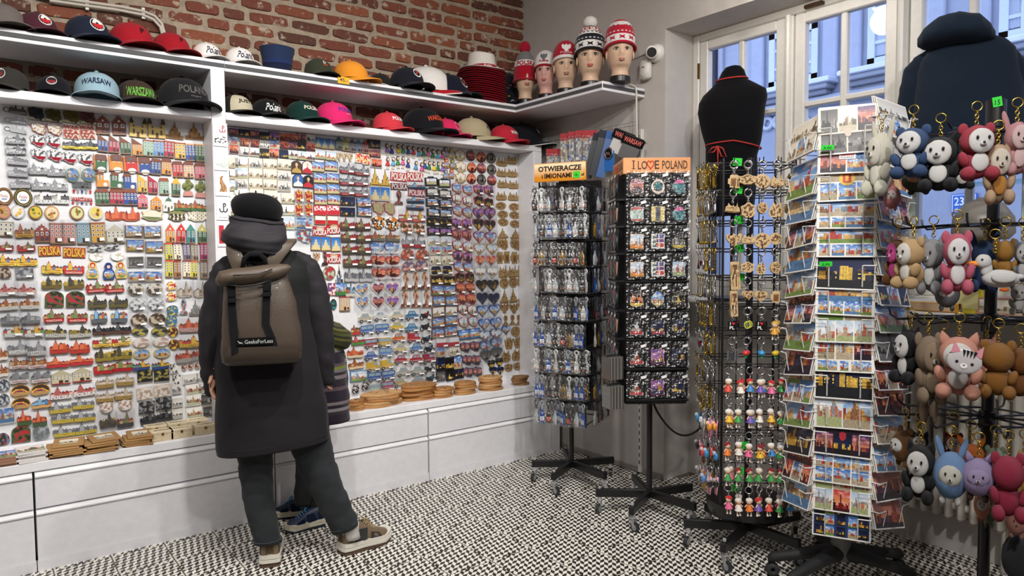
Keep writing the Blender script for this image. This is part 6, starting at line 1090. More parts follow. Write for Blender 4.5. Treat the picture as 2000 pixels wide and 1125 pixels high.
# ------------------------------------------------------------------ the two shoppers
class Fig:
    """a vertical plane through the figure, facing the viewer; u to the right, v away, z up"""
    def __init__(s, px, py): s.P = at(px, py, 'z', 0.); s.n = V((s.P.x, s.P.y, 0)).normalized(); s.r = V((s.n.y, -s.n.x, 0)); s.rz = math.atan2(s.r.y, s.r.x)
    def uz(s, px, py, v=0.): q = on(px, py, s.P+s.n*v, s.n); d = q-s.P; return d.dot(s.r), q.z
    def pt(s, px, py, v=0.): u, z = s.uz(px, py, v); return V((u, v, z))
    def w(s, px, py, dpx, v=0.): return s.uz(px+dpx, py, v)[0]-s.uz(px, py, v)[0]
def sring(c, a, b, n=28, e=2.4, tilt=(0, 0)):
    o = []
    for i in range(n):
        t = 2*PI*i/n; ct, st_ = math.cos(t), math.sin(t); x = a*abs(ct)**(2/e)*math.copysign(1, ct); y = b*abs(st_)**(2/e)*math.copysign(1, st_); o.append(V((c[0]+x, c[1]+y, c[2]+tilt[0]*x+tilt[1]*y)))
    return o
def resample(rows, k):
    o = []
    for i in range(len(rows)-1):
        for j in range(k): t = j/k; o.append(tuple(a+(b-a)*t for a, b in zip(rows[i], rows[i+1])))
    return o+[rows[-1]]
def crumple(R, amp, fr, seed, az=1.):
    out = []
    for r in R:
        c = sum(r, V())/len(r); q_ = []
        for p in r:
            d = (p-c); d.z = 0; d = d.normalized() if d.length else d; s_ = V((p.x*fr+seed, p.y*fr, p.z*fr*az)); k = NZ.noise(s_)+.5*NZ.noise(s_*2.3); q_.append(p+d*amp*k+V((0, 0, amp*.3*k)))
        out.append(q_)
    return out
def limb(g, F, rows, col, k=5, n=18, amp=.006, fr=11, seed=1, az=1.6, flat=.92, tilt=0.):
    """rows: px, py, half width in px, v"""
    R = []
    for px, py, hw, v in resample(rows, k): c = F.pt(px, py, v); a = F.w(px, py, hw, v); R.append(sring(c, a, a*flat, n, 2.15, (tilt, 0)))
    g.rings(crumple(R, amp, fr, seed, az), col)
def skin_body(name, verts, edges, rad, parent, col, root=0):
    me = bpy.data.meshes.new(name); me.from_pydata(verts, edges, []); o = bpy.data.objects.new(name, me); COL.objects.link(o); o.parent = parent
    sk = o.modifiers.new('skin', 'SKIN'); sk.use_smooth_shade = True
    lay = me.skin_vertices or None
    if not lay: lay = [me.attributes.new('skin', 'FLOAT', 'POINT')] and me.skin_vertices
    for i, r in enumerate(rad): me.skin_vertices[0].data[i].radius = (r, r)
    me.skin_vertices[0].data[root].use_root = True
    ss = o.modifiers.new('subdivision', 'SUBSURF'); ss.levels = 1; ss.render_levels = 1
    m, nt, b, N = nodes('skin_tone'); nz = N('ShaderNodeTexNoise', i_Scale=40.0); mx = N('ShaderNodeMixRGB'); mx.inputs[1].default_value = (*lin(col), 1); mx.inputs[2].default_value = (*mixc(col, '9a5a48', .35), 1); nt.links.new(nz.outputs[0], mx.inputs[0]); nt.links.new(mx.outputs[0], b.inputs['Base Color']); b.inputs['Roughness'].default_value = .5
    me.materials.append(m); return o
def hand_chain(w, d, side, L, Vv, Ee, Rr, wi, spread=V((1, 0, 0))):
    """wrist index wi at w; palm along d, five bent fingers"""
    palm = w+d*L*.45; Vv.append(palm); pi_ = len(Vv)-1; Ee.append((wi, pi_)); Rr.append(L*.17)
    fwd = d.cross(spread).normalized()
    for k, ln in enumerate((.5, .56, .52, .4)):
        b_ = palm+spread*(k-1.5)*L*.13+d*L*.08; j = pi_
        for q in range(3): b_ = b_+(d*(1-.22*q)+fwd*.22*q).normalized()*L*ln/3.; Vv.append(b_); Rr.append(L*.055*(1-.12*q)); Ee.append((j, len(Vv)-1)); j = len(Vv)-1
    b_ = w+d*L*.2; j = pi_
    for q in range(2): b_ = b_+(spread*-side*.8+d*.7).normalized()*L*.22; Vv.append(b_); Rr.append(L*.06); Ee.append((j if q else wi, len(Vv)-1)); j = len(Vv)-1
def body(F, parent, J, col):
    Vv, Ee, Rr = [], [], []
    def add(p, r, to=None): Vv.append(V(p)); Rr.append(r); (to is not None) and Ee.append((to, len(Vv)-1)); return len(Vv)-1
    pel = add(J['pelvis'], J['s']*.1); ch = add(J['chest'], J['s']*.11, pel); nk = add(J['neck'], J['s']*.05, ch); hd = add(J['head'], J['s']*.085, nk); add(J['crown'], J['s']*.07, hd)
    for s in ('l', 'r'):
        sh = add(J['sh'+s], J['s']*.045, ch); el = add(J['el'+s], J['s']*.036, sh); wr = add(J['wr'+s], J['s']*.026, el); dd = (J['wr'+s]-J['el'+s]).normalized(); hand_chain(J['wr'+s], dd, 1 if s == 'l' else -1, J['s']*.15, Vv, Ee, Rr, wr, V((.3, .95, 0)))
        hp = add(J['hp'+s], J['s']*.075, pel); kn = add(J['kn'+s], J['s']*.05, hp); an = add(J['an'+s], J['s']*.036, kn)
    return skin_body('body', Vv, Ee, Rr, parent, col)
def shoe(name, parent, pos, yaw, L, cols, nm='shoe'):
    """toe along local +Y"""
    so, mid, up, pan, lace = cols; T = MX.Translation(pos) @ MX.Rotation(yaw, 4, 'Z') @ MX.Diagonal((L*1.08, L, L*1.5, 1))
    def ring(y, w, z0, z1, top=.6): return [V((w*x, y, z)) for x, z in ((-1, z0), (-1, z0+(z1-z0)*.45), (-.86, z0+(z1-z0)*.8), (-top, z1), (0, z1+.012), (top, z1), (.86, z0+(z1-z0)*.8), (1, z0+(z1-z0)*.45), (1, z0), (0, z0))]
    g = bm(); g.T = T; U = [(-.48, .1, .1, .2), (-.46, .13, .08, .32), (-.38, .145, .07, .36), (-.25, .14, .07, .33), (-.12, .135, .07, .31), (.02, .145, .07, .27), (.16, .165, .07, .21), (.3, .17, .07, .17), (.42, .14, .07, .14), (.49, .08, .08, .11)]
    g.rings([ring(y, w, a, b, .55 if y > -.2 else .5) for y, w, a, b in U], up); s = g.build(nm, 'leather', parent, smooth=60)
    g = bm(); g.T = T; outl = [(-.5, .1), (-.47, .15), (-.35, .165), (-.1, .155), (.15, .185), (.3, .19), (.43, .155), (.5, .08)]
    def sole(z0, z1, ex, c, heel): 
        P = [(w*ex, y) for y, w in outl]+[(-w*ex, y) for y, w in outl[::-1]]; g.rings([[(x, y*ex, z+(heel*(.25-y)*.1 if z > .03 else 0)+(max(0, y-.3)*.25)) for x, y in P] for z in (z0, z1)], c)
    sole(0, .035, 1., so, 0); g.build('outsole', 'rubber', s)
    g = bm(); g.T = T; sole(.035, .07, 1.03, mid, .2); sole(.07, .115, 1.0, mid, .3); g.build('midsole', 'satin', s, smooth=30)
    g = bm(); g.T = T
    for sx in (-1, 1):
        g.poly([(sx*.152, -.3, .12), (sx*.158, -.05, .12), (sx*.13, -.02, .26), (sx*.143, -.2, .27)][::sx], pan); g.poly([(sx*.165, .02, .11), (sx*.184, .26, .1), (sx*.15, .2, .17), (sx*.14, .04, .2)][::sx], pan); g.poly([(sx*.147, -.44, .14), (sx*.152, -.33, .14), (sx*.15, -.33, .3), (sx*.135, -.44, .28)][::sx], mixc(pan, up, .4))
    g.poly([(-.06, -.487, .15), (.06, -.487, .15), (.05, -.475, .29), (-.05, -.475, .29)], mixc(up, '201a16', .4)); g.build('side_panel', 'fabric', s)
    g = bm(); g.T = T
    for k in range(5): y = -.02+.055*k; z = .30-.028*k; g.tube([(-.085, y, z-.01), (0, y+.015, z+.022), (.085, y, z-.01)], .012, lace, 5)
    g.tube([(0, -.06, .33), (-.06, -.03, .36), (-.08, .03, .32)], .01, lace, 5); g.tube([(0, -.06, .33), (.07, -.02, .36), (.09, .04, .31)], .01, lace, 5); g.build('laces', 'fabric', s, smooth=180)
    return s
# ---- adult
A = Fig(540, 1100)
ad = thing('person', 'adult shopper in black beret and long charcoal coat, seen from behind', 'person', A.P, A.rz)
J = dict(s=1., pelvis=A.pt(530, 800), chest=A.pt(520, 560), neck=A.pt(505, 470), head=A.pt(503, 425, .02), crown=A.pt(503, 402, .03), shl=A.pt(445, 520), shr=A.pt(592, 520), ell=A.pt(415, 640), elr=A.pt(628, 640), wrl=A.pt(416, 716), wrr=A.pt(634, 702, .02), hpl=A.pt(500, 820), hpr=A.pt(585, 820), knl=A.pt(501, 950), knr=A.pt(622, 925), anl=A.pt(522, 1068), anr=A.pt(680, 1045))
body(A, ad, J, 'c89a80')
CO = '28262a'
rows = [(536, 868, 108, .165), (535, 856, 109, .168), (533, 800, 108, .162), (527, 740, 102, .152), (522, 690, 97, .146), (516, 630, 91, .142), (515, 580, 90, .14), (516, 545, 90, .136), (517, 522, 84, .125), (517, 504, 70, .108), (516, 490, 56, .092), (513, 476, 44, .08)]
R = []
for px, py, hw, b in resample(rows, 5): c = A.pt(px, py); a = A.w(px, py, hw); R.append(sring(c, a, b, 44, 2.5, (.075 if py > 780 else 0, 0)))
g = bm(); R = crumple(crumple(R, .009, 5.5, 3.1, .7), .0035, 15, 1.2, .35); R.insert(0, [p*.97+V((0, 0, .02)) for p in R[0]]); g.rings(R, CO, cols=[CO if i < 32 else '212322' for i in range(len(R)-1)]); coat = g.build('coat', 'puffer', ad, smooth=180)
g = bm(); g.tube([p+V((0, 0, .032)) for p in R[1]], .0035, '2a272b', 5, closed=True); g.build('hem_seam', 'puffer', coat, smooth=180)
for s, rows in (('left', [(462, 494, 8, 0), (452, 502, 18, 0), (440, 520, 24, 0), (426, 560, 26, 0), (414, 620, 25, 0), (411, 680, 24, .0), (414, 735, 21, .02), (417, 772, 17, .03)]), ('right', [(578, 490, 8, 0), (588, 499, 18, 0), (600, 518, 24, 0), (613, 560, 26, 0), (624, 620, 26, 0), (630, 680, 23, .01), (634, 725, 20, .02), (637, 750, 17, .03)])):
    g = bm(); limb(g, A, rows, '2c2a2e', 6, 20, .009, 16, 4.2 if s == 'left' else 7.7, 2.6); g.build('sleeve', 'puffer', coat, smooth=180)
# hood lying on the shoulders
g = bm(); R = []
for px, py, hw, v, b in resample([(512, 498, 40, -.05, .08), (505, 490, 56, -.065, .105), (501, 477, 65, -.075, .122), (501, 462, 63, -.075, .125), (503, 447, 58, -.06, .118), (505, 434, 53, -.035, .11), (504, 424, 47, .0, .1)], 4): R.append(sring(A.pt(px, py, v), A.w(px, py, hw, v), b, 36, 2.2, (-.12, .15)))
R = crumple(R, .019, 9, 5.5, 2.2); R.append([p*.93+R[-1][0]*0+V((0, 0, .1-.0*p.z)) for p in R[-1]]); R[-1] = [V((q.x*.92+sum(p.x for p in R[-2])/36*.08, q.y*.92, q.z-.02)) for q in R[-2]]
g.rings(R, '2e2c30'); hood = g.build('hood', 'puffer', coat, smooth=180)
g = bm()
for q in (21,): g.tube([p*1.004 for p in R[q][18:]]+[R[q][0]*1.004], .0028, '2b282c', 5)
g.build('hood_seam', 'puffer', hood, smooth=180)
g = bm(); c = A.pt(503, 404, .01); a = A.w(503, 404, 48); g.rings([sring(c+V((dx, 0, dz)), a*k, a*k*1.08, 32, 2.1, (-.06, 0)) for k, dz, dx in ((.86, -.064, 0), (.92, -.052, 0), (1.03, -.025, 0), (1.05, .0, -.002), (1.0, .022, -.004), (.87, .04, -.005), (.62, .055, -.006), (.3, .063, -.006), (.04, .065, -.006))], '0e0e10'); g.ell(c+V((-.006, 0, .068)), (.004, .004, .01), '0e0e10', 6, 5); g.build('beret', 'fabric', ad, smooth=180)
g = bm(); limb(g, A, [(500, 835, 40, 0), (497, 868, 37, 0), (500, 920, 33, 0), (504, 970, 31, 0), (511, 1010, 29, 0), (520, 1042, 27, 0), (523, 1058, 27, 0)], '34373a', 6, 22, .007, 13, 2.2, 2.2); limb(g, A, [(590, 825, 46, 0), (606, 862, 39, 0), (617, 900, 35, 0), (632, 940, 32, 0), (650, 980, 29, 0), (666, 1012, 27, 0), (674, 1032, 26, 0)], '34373a', 6, 22, .007, 13, 8.4, 2.2, tilt=.3)
jn = g.build('jeans', 'denim', ad, smooth=180)
g = bm()
for px, py, hw, tl in ((522, 1052, 27.6, 0), (671, 1024, 26.6, .3)): g.tube(sring(A.pt(px, py), A.w(px, py, hw), A.w(px, py, hw)*.93, 22, 2.15, (tl, 0)), .002, '4a5058', 4, closed=True)
g.build('hem_stitching', 'denim', jn)
SH = ('5a4436', 'dcd8cc', '74624c', '3a3a3c', 'b09a74')
for (px, py), (qx, qy) in (((527, 1109), (531, 1060)), ((664, 1083), (746, 1056))):
    h_, t_ = at(px, py, 'z', 0), at(qx, qy, 'z', 0); d = (t_-h_); d = d.normalized() if px > 600 else V((A.n.x+.05, A.n.y, 0)).normalized(); L = .285; c = h_+d*L*.5-A.P; lc = V((c.dot(A.r), c.dot(A.n), .001)); shoe('sneaker', ad, lc, math.atan2(d.dot(A.n), d.dot(A.r))-PI/2, L, SH, 'sneaker')
for px, py, hw in ((526, 1062, 17), (684, 1035, 17)):
    g = bm(); limb(g, A, [(px, py-14, hw, 0), (px, py, hw, 0), (px+2, py+16, hw+1, 0)], 'c8c4c0', 2, 14, .002); g.build('sock', 'knit', ad, smooth=180)
# ---- backpack
bp = thing('backpack', 'brown roll-top backpack with black buckle straps on the adult shopper', 'backpack', A.P, A.rz)
BR = '4a3e33'; vb = -.19
def bk(px, py, v=vb): return A.pt(px, py, v)
g = bm(); R = []
for px, py, hw, b, v in resample([(512, 709, 68, .05, -.2), (512, 702, 76, .075, -.21), (512, 680, 78, .085, -.215), (511, 640, 76, .085, -.215), (508, 590, 70, .08, -.21), (503, 555, 64, .07, -.205), (500, 535, 60, .055, -.2), (499, 526, 58, .03, -.195)], 3): R.append(sring(A.pt(px, py, v), A.w(px, py, hw, v), b, 32, 3.6))
g.rings(crumple(R, .005, 9, 9.1), BR); bb = g.build('main_bag', 'leather', bp, smooth=50)
g = bm(); R = []
for px, pyc, hh, b in resample([(421, 549, 4, .012), (428, 545, 15, .03), (450, 542, 17, .045), (490, 539, 18, .052), (520, 535, 18, .05), (545, 530, 15, .04), (562, 525, 9, .02), (568, 523, 3, .008)], 3):
    c = A.pt(px, pyc, -.255); h_ = abs(A.uz(px, pyc-hh, -.25)[1]-A.uz(px, pyc+hh, -.25)[1])/2; R.append([c+V((0, b*math.cos(t), h_*math.sin(t))) for t in (2*PI*i/16 for i in range(16))])
g.rings(R, '514437'); fl = g.build('roll_top', 'leather', bp, smooth=50)
g = bm(); P = [bk(442, 556, -.315), bk(470, 560, -.318), bk(500, 556, -.318), bk(530, 548, -.313)]; g.tube(P, .004, '141312', 5); P = [bk(455, 538, -.312), bk(478, 537, -.318), bk(505, 535, -.318), bk(532, 526, -.305)]; g.tube(P, .003, '2c2620', 5); g.build('flap_opening', 'black', fl, smooth=180)
def strip(g, pts, w, col, th=.004):
    R = []
    for i, p in enumerate(pts): R.append([p+V((-w/2, 0, 0)), p+V((w/2, 0, 0)), p+V((w/2, -th, 0)), p+V((-w/2, -th, 0))])
    g.rings(R, col)
for pts, bx, by in (([(452, 552), (452, 570), (453, 600), (456, 640), (458, 660)], 452, 574), ([(522, 545), (522, 560), (520, 590), (519, 632)], 521, 562)):
    g = bm(); strip(g, [bk(x, y, -.302 if y > 565 else -.312) for x, y in pts], .032, '17171a'); st_ = g.build('compression_strap', 'fabric', bp)
    g = bm(); c = bk(bx, by, -.312); g.bbox(c, (.034, .012, .03), '101012', .003); g.bbox(c-V((0, 0, .028)), (.036, .012, .022), '151518', .003); g.build('buckle', 'black', st_, smooth=40)
g = bm(); strip(g, [bk(458, 640, -.304), bk(459, 690, -.303), bk(460, 700, -.3)], .03, '19191b'); strip(g, [bk(519, 632, -.304), bk(531, 660, -.304), bk(540, 692, -.303)], .03, '19191b'); g.build('lower_strap', 'fabric', bp)
g = bm(); R = []
for py, x0, x1, v in ((711, 446, 578, -.29), (705, 438, 586, -.303), (690, 440, 583, -.305), (679, 446, 586, -.305)):
    R.append([A.pt(x0+(x1-x0)*k/8, py-(k/8)*4, v-.004*math.sin(PI*k/8)) for k in range(9)])
g.rings(R, '3e342b', caps=False, close=False); g.build('base_panel', 'leather', bp, smooth=60)
g = bm(); P = [bk(474, 524, -.2), bk(477, 505, -.205), bk(487, 497, -.205), bk(506, 497, -.205), bk(517, 505, -.205), bk(520, 522, -.2)]; g.tube(P, .011, '141417', 8, flat=.5); g.build('top_handle', 'fabric', bp, smooth=180)
for pts, in (([(470, 530, -.17), (463, 512, -.16), (457, 496, -.145), (456, 484, -.12), (458, 475, -.05), (460, 476, .03)],), ([(527, 522, -.17), (543, 500, -.16), (556, 484, -.145), (563, 476, -.12), (566, 471, -.05), (566, 474, .03)],)):
    g = bm(); R = []
    for x, y, v in pts: p = A.pt(x, y, v); R.append([p+V((-.032, 0, 0)), p+V((.032, 0, .0)), p+V((.03, -.004, .012)), p+V((-.03, -.004, .012))])
    g.rings(R, '4e4236'); g.build('shoulder_strap', 'leather', bp, smooth=60)
g = bm(); c = bk(498, 667, -.308); g.bbox(c, (.155, .004, .034), '0c0c0e', .002); lp = g.build('logo_patch', 'fabric', bp)
g = bm(); q = c+V((.016, -.0032, 0)); g.text('GeeksForLess', q.x, q.z, .115, .017, q.y, 'b8b8b8', .01); x = c.x-.058; g.poly([(x-.014, q.y, c.z+.009), (x-.003, q.y, c.z-.001), (x+.018, q.y, c.z+.004), (x+.0, q.y, c.z-.001), (x+.012, q.y, c.z-.008), (x-.006, q.y, c.z-.005)][::-1], 'c0c0c0'); g.build('logo_lettering', 'print', lp)
g = bm(); g.tube([bk(556, 580, -.27), bk(562, 605, -.275), bk(574, 640, -.275), bk(580, 680, -.27)], .004, '2a241f', 5); g.build('side_seam', 'leather', bp, smooth=180)
# ---- child, mostly hidden
K = Fig(612, 1024)
kd = thing('person', 'child in a striped hooded coat half hidden by the adult', 'person', K.P, K.rz)
J = dict(s=.74, pelvis=K.pt(610, 800), chest=K.pt(612, 690), neck=K.pt(610, 630), head=K.pt(610, 595), crown=K.pt(610, 575), shl=K.pt(572, 665), shr=K.pt(650, 665), ell=K.pt(566, 730), elr=K.pt(660, 725), wrl=K.pt(580, 780, .05), wrr=K.pt(650, 770, .1), hpl=K.pt(595, 815), hpr=K.pt(622, 815), knl=K.pt(594, 900), knr=K.pt(620, 900), anl=K.pt(592, 985), anr=K.pt(618, 985))
body(K, kd, J, 'd0a890')
ST = '2b2430 2b2430 4a4248 2b2430 6a656a 3a3038 2b2430 6f7a30 77823a 3a3038 5a4a52 2b2430 8a8688 2b2430 3c3440 5c4c50 2b2430 66702c 3a3038 7a7074 2b2430 2b2430'.split()
rows = [(620, 822, 64, .13), (620, 780, 62, .125), (618, 730, 59, .12), (616, 690, 56, .115), (614, 662, 50, .1), (613, 645, 36, .08), (612, 634, 26, .06)]
R = []
for px, py, hw, b in resample(rows, 7): R.append(sring(K.pt(px, py), K.w(px, py, hw), b, 32, 2.4))
g = bm(); g.rings(crumple(R, .007, 12, 1.5), ST[0], cols=[ST[(i*3+i//5) % len(ST)] for i in range(len(R)-1)]); kc = g.build('coat', 'knit', kd, smooth=180)
g = bm(); n0 = 0; limb(g, K, [(648, 668, 18, 0), (658, 700, 19, 0), (664, 740, 17, .02), (660, 778, 14, .06)], ST[0], 6, 16, .006, 14, 3); g.c = [lin(ST[(i//16*2) % len(ST)]) for i in range(len(g.c))]; g.build('sleeve', 'knit', kc, smooth=180)
g = bm(); R = []
for px, py, hw, b in resample([(655, 682, 12, .03), (656, 672, 26, .07), (654, 655, 33, .09), (650, 640, 30, .09), (645, 628, 18, .06)], 3): R.append(sring(K.pt(px, py, -.03), K.w(px, py, hw), b, 24, 2.2, (-.3, 0)))
g.rings(crumple(R, .014, 14, 6.6), '3a3a24', cols=['3a3a24', '5c5a2c', '2c2a24', '4a4c2a']*3); g.build('hood', 'knit', kc, smooth=180)
g = bm(); c = K.pt(610, 590); g.ell(c, (.092, .098, .11), '4a3424', 20, 14, f=lambda q: q*(1+.04*NZ.noise(q*40))); g.build('hair', 'knit', kd, smooth=180)
g = bm(); limb(g, K, [(600, 815, 24, 0), (600, 860, 22, 0), (597, 920, 20, 0), (596, 960, 21, 0), (594, 984, 18, 0)], '2b2b2c', 5, 18, .006, 15, 3); limb(g, K, [(622, 815, 22, .0), (622, 870, 20, .0), (622, 930, 19, .0), (621, 975, 19, 0), (620, 995, 17, 0)], '2b2b2c', 5, 18, .006, 15, 6); g.build('trousers', 'fabric', kd, smooth=180)
for (px, py), (qx, qy) in (((606, 1008), (545, 1010)), ((632, 1024), (606, 1030))):
    h_, t_ = at(px, py, 'z', 0), at(qx, qy, 'z', 0); d = (t_-h_).normalized(); L = .215; c = h_+d*L*.5-K.P; shoe('shoe', kd, V((c.dot(K.r), c.dot(K.n), .001)), math.atan2(d.dot(K.n), d.dot(K.r))-PI/2, L, ('1c2434', 'd0c8b4', '1e2c48', '16203a', '4a8ab8'), 'shoe')
# ------------------------------------------------------------------ revolving display racks
class Rack(Fig):
    def __init__(s, px, py, th, name, lab, z0=.115):
        s.C = at(px, py, 'z', z0); s.C.z = 0; s.P = s.C; s.n = V((s.C.x, s.C.y, 0)).normalized(); s.r = V((s.n.y, -s.n.x, 0)); s.rz = math.atan2(s.r.y, s.r.x)+th; s.R = MX.Rotation(s.rz, 3, 'Z'); s.t = thing(name, lab, 'display rack', s.C, s.rz)
    def W(s, x, y, z): return s.C+s.R @ V((x, y, z))
    def Z(s, px, py): return s.uz(px, py, -.18)[1]
    def L(s, p): return s.R.transposed() @ (p-s.C)
    def star(s, ends, zt, col='141416', r=.017, zb=.115, z0=.1):
        g = bm(); g.tube([(0, 0, z0), (0, 0, zt)], r, col, 12); g.build('pole', 'black', s.t, smooth=60)
        for px, py in ends:
            e = s.L(at(px, py, 'z', zb)); d = V((e.x, e.y, 0)); L_ = d.length; a = math.atan2(d.y, d.x); g = bm(); g.T = MX.Rotation(a, 4, 'Z'); g.bbox((L_/2+.005, 0, zb), (L_, .028, .045), col, .003); ar = g.build('base_arm', 'black', s.t, smooth=30)
            g = bm(); g.T = MX.Translation((d.x*.94, d.y*.94, 0)) @ MX.Rotation(a+1.1, 4, 'Z'); g.tube([(0, 0, .095), (0, 0, .07)], .012, 'a8a8a8', 8); g.tube([(0, 0, .14), (0, 0, .152)], .008, 'b0b0b0', 8)
            for y in (-.012, .012): g.poly([(-.015, y, .075), (.015, y, .075), (.03, y, .03), (.012, y, .022)], '9a9a9c')
            g.box((0, 0, .073), (.034, .03, .005), 'a8a8aa'); g.T = g.T @ MX.Translation((.02, 0, .0265)); cs = g
            n = 14
            for q, c in ((.026, '2c2e30'), (.016, '8a8e90')):
                w_ = .009 if q > .02 else .0105; cs.rings([[(q*math.cos(2*PI*i/n), y, q*math.sin(2*PI*i/n)) for i in range(n)] for y in (-w_, w_)], c)
            cs.build('caster', 'satin', ar, smooth=40)
def price(s, x, y, z, txt, lab, w=.04, h=.03, col='2fd83c'):
    p = s.W(x, y, z); g = bm(); g.bbox((0, 0, 0), (w, .0015, h), col, .001); o = tag(g.build('price_tag', 'paper', loc=p), lab, 'price tag', 'green price tags on the racks'); o.rotation_euler = (.1, random.Random(int(z*1e4)).uniform(-.15, .15), s.rz)
    g = bm(); g.text(txt, 0, -.002, w*.62, h*.5, -.0014, '1a3a1c', .015, .15); g.build('price', 'print', o)

# ---- rack 1: named bottle openers
r1 = Rack(1116, 905, -.36, 'opener_rack', 'black revolving rack of bagged bottle openers beneath the orange Otwieracze sign')
r1.star([(1040, 905), (1080, 931), (1182, 929), (1197, 898), (1104, 882)], r1.Z(1110, 352))
RW = [366, 418, 473, 525, 579, 632, 682, 733, 784]; S1 = .152
g = bm()
for sx in (-1, 1):
    for sy in (-1, 1): g.tube([(sx*S1, sy*S1, r1.Z(1112, 834)), (sx*S1, sy*S1, r1.Z(1110, 345))], .006, '151517', 6)
for y in RW+[834]:
    z = r1.Z(1112, y-4); g.tube([(-S1, -S1, z), (S1, -S1, z), (S1, S1, z), (-S1, S1, z)], .0045, '151517', 5, closed=True)
g.build('wire_frame', 'black', r1.t)
g = bm(); zt, zb = r1.Z(1110, 345), r1.Z(1112, 820); g.box((0, S1-.02, (zt+zb)/2), (2*S1, .006, zt-zb), '121214'); g.box((0, 0, (zt+zb)/2), (.06, 2*S1-.05, zt-zb), '161618'); g.build('core_panel', 'black', r1.t)
HK = bm(); LB = []
def opener(c, kind, lab_c, hc):
    t = thing('bottle_opener', 'x', 'bottle opener'); g = bm(); g.torus((0, 0, -.016), .0125, .0042, hc, 12, 5, 'y', 1.1); g.prism([(-.008, -.03), (.008, -.03), (.006, -.055), (-.006, -.055)], -.003, .003, hc); g.build('opener_head', 'satin', t, smooth=40)
    g = bm(); prof = [(.006, -.052), (.0075, -.07), (.012, -.082), (.016, -.09), (.016, -.138), (.013, -.142)] if kind else [(.007, -.052), (.008, -.068), (.018, -.078), (.018, -.138), (.016, -.14)]; g.lathe(prof, (0, 0, 0), c, 10, sy=.55); g.build('bottle', 'gloss', t, smooth=40)
    g = bm(); w_ = .013; g.bbox((0, -.0088 if kind else -.0098, -.112), (w_*2, .0016, .028), lab_c, .0005); g.rect(-w_*.7, -.108, w_*.7, -.102, -.0112, mixc(lab_c, '8a8a88', .6)); g.disc(0, -.119, w_*.5, .006, -.0112, mixc(lab_c, 'e07a2a', .7), 8); g.build('label', 'print', t)
    g = bm(); n = 4; R = []
    for y, s_ in ((-.013, 1), (.013, -1)):
        vs = [(-.026+.052*i/n, y+s_*.004*((i*3+j*5) % 3-1), -.004-.148*j/n) for j in range(n+1) for i in range(n+1)]; fs = [(j*(n+1)+i, (j+1)*(n+1)+i, (j+1)*(n+1)+i+1, j*(n+1)+i+1) for j in range(n) for i in range(n)]; g.add(vs, fs, 'ffffff')
    g.build('bag', 'film', t, smooth=180); return t
OK_ = [('black square bottle', '17171a', 0, '2a2a2c', '1c1c1e'), ('blue bottle', '1c4a9a', 1, 'd8e4f4', '9aa0a8'), ('white label bottle', 'b8b8b4', 1, 'f2f0ec', 'd8d8d8'), ('amber bottle', '8a6a20', 0, '2c2a24', '1c1c1e'), ('brown red label bottle', '2c1a14', 1, 'b83a34', '2a2a2c'), ('clear bottle', 'b4bcbc', 1, 'd8dcdc', '3a3a3c')]
OP = [opener(*k[1:]) for k in OK_]; used = set()
def hang_opener(s, x, y, z, face, ki, lab):
    if ki in used: o = copy_tree(OP[ki])
    else: o = OP[ki]; used.add(ki)
    o.location = s.W(x, y, z); o.rotation_euler = (0, 0, s.rz+face+rg.uniform(-.5, .5)); tag(o, lab, 'bottle opener', 'bagged bottle openers on the rack')
rg = random.Random(21)
for ri, y in enumerate(RW):
    z = r1.Z(1112, y)
    for c in range(8):
        x = -.155+.31*c/7+rg.uniform(-.006, .006)
        HK.tube([(x, -S1, z+.004), (x, -S1-.075, z+.008), (x, -S1-.08, z+.016)], .002, '1c1c1e', 4, caps=False)
        ki = [1, 1, 0, 2, 4, 1, 0, 5, 3][(ri*2+c*3+(ri*c) % 2) % 9] if ri > 4 else [0, 0, 5, 2, 4, 0, 5, 3, 1][(ri*2+c*3) % 9]
        hang_opener(r1, x, -S1-.062+rg.uniform(-.006, .006), z, 0, ki, f'{OK_[ki][0]} opener in bag, {ORD[ri+1]} row, {ORD[c+1]} from left, rack front')
        if (ri+c) % 3: hang_opener(r1, x+.008, -S1-.025, z, 0, (ki+2) % 6, f'{OK_[(ki+2) % 6][0]} opener behind another, {ORD[ri+1]} row, {ORD[c+1]} from left, rack front')
    for c in range(5):
        yy = -.13+.26*c/4; HK.tube([(S1, yy, z+.004), (S1+.075, yy, z+.008), (S1+.08, yy, z+.016)], .002, '1c1c1e', 4, caps=False); ki = [0, 3, 5, 1, 4, 2][(ri+c*2) % 6]
        hang_opener(r1, S1+.055, yy, z, PI/2, ki, f'{OK_[ki][0]} opener in bag, {ORD[ri+1]} row, {ORD[c+1]} along the rack side')
HK.build('hooks', 'black', r1.t)['kind'] = 'stuff'
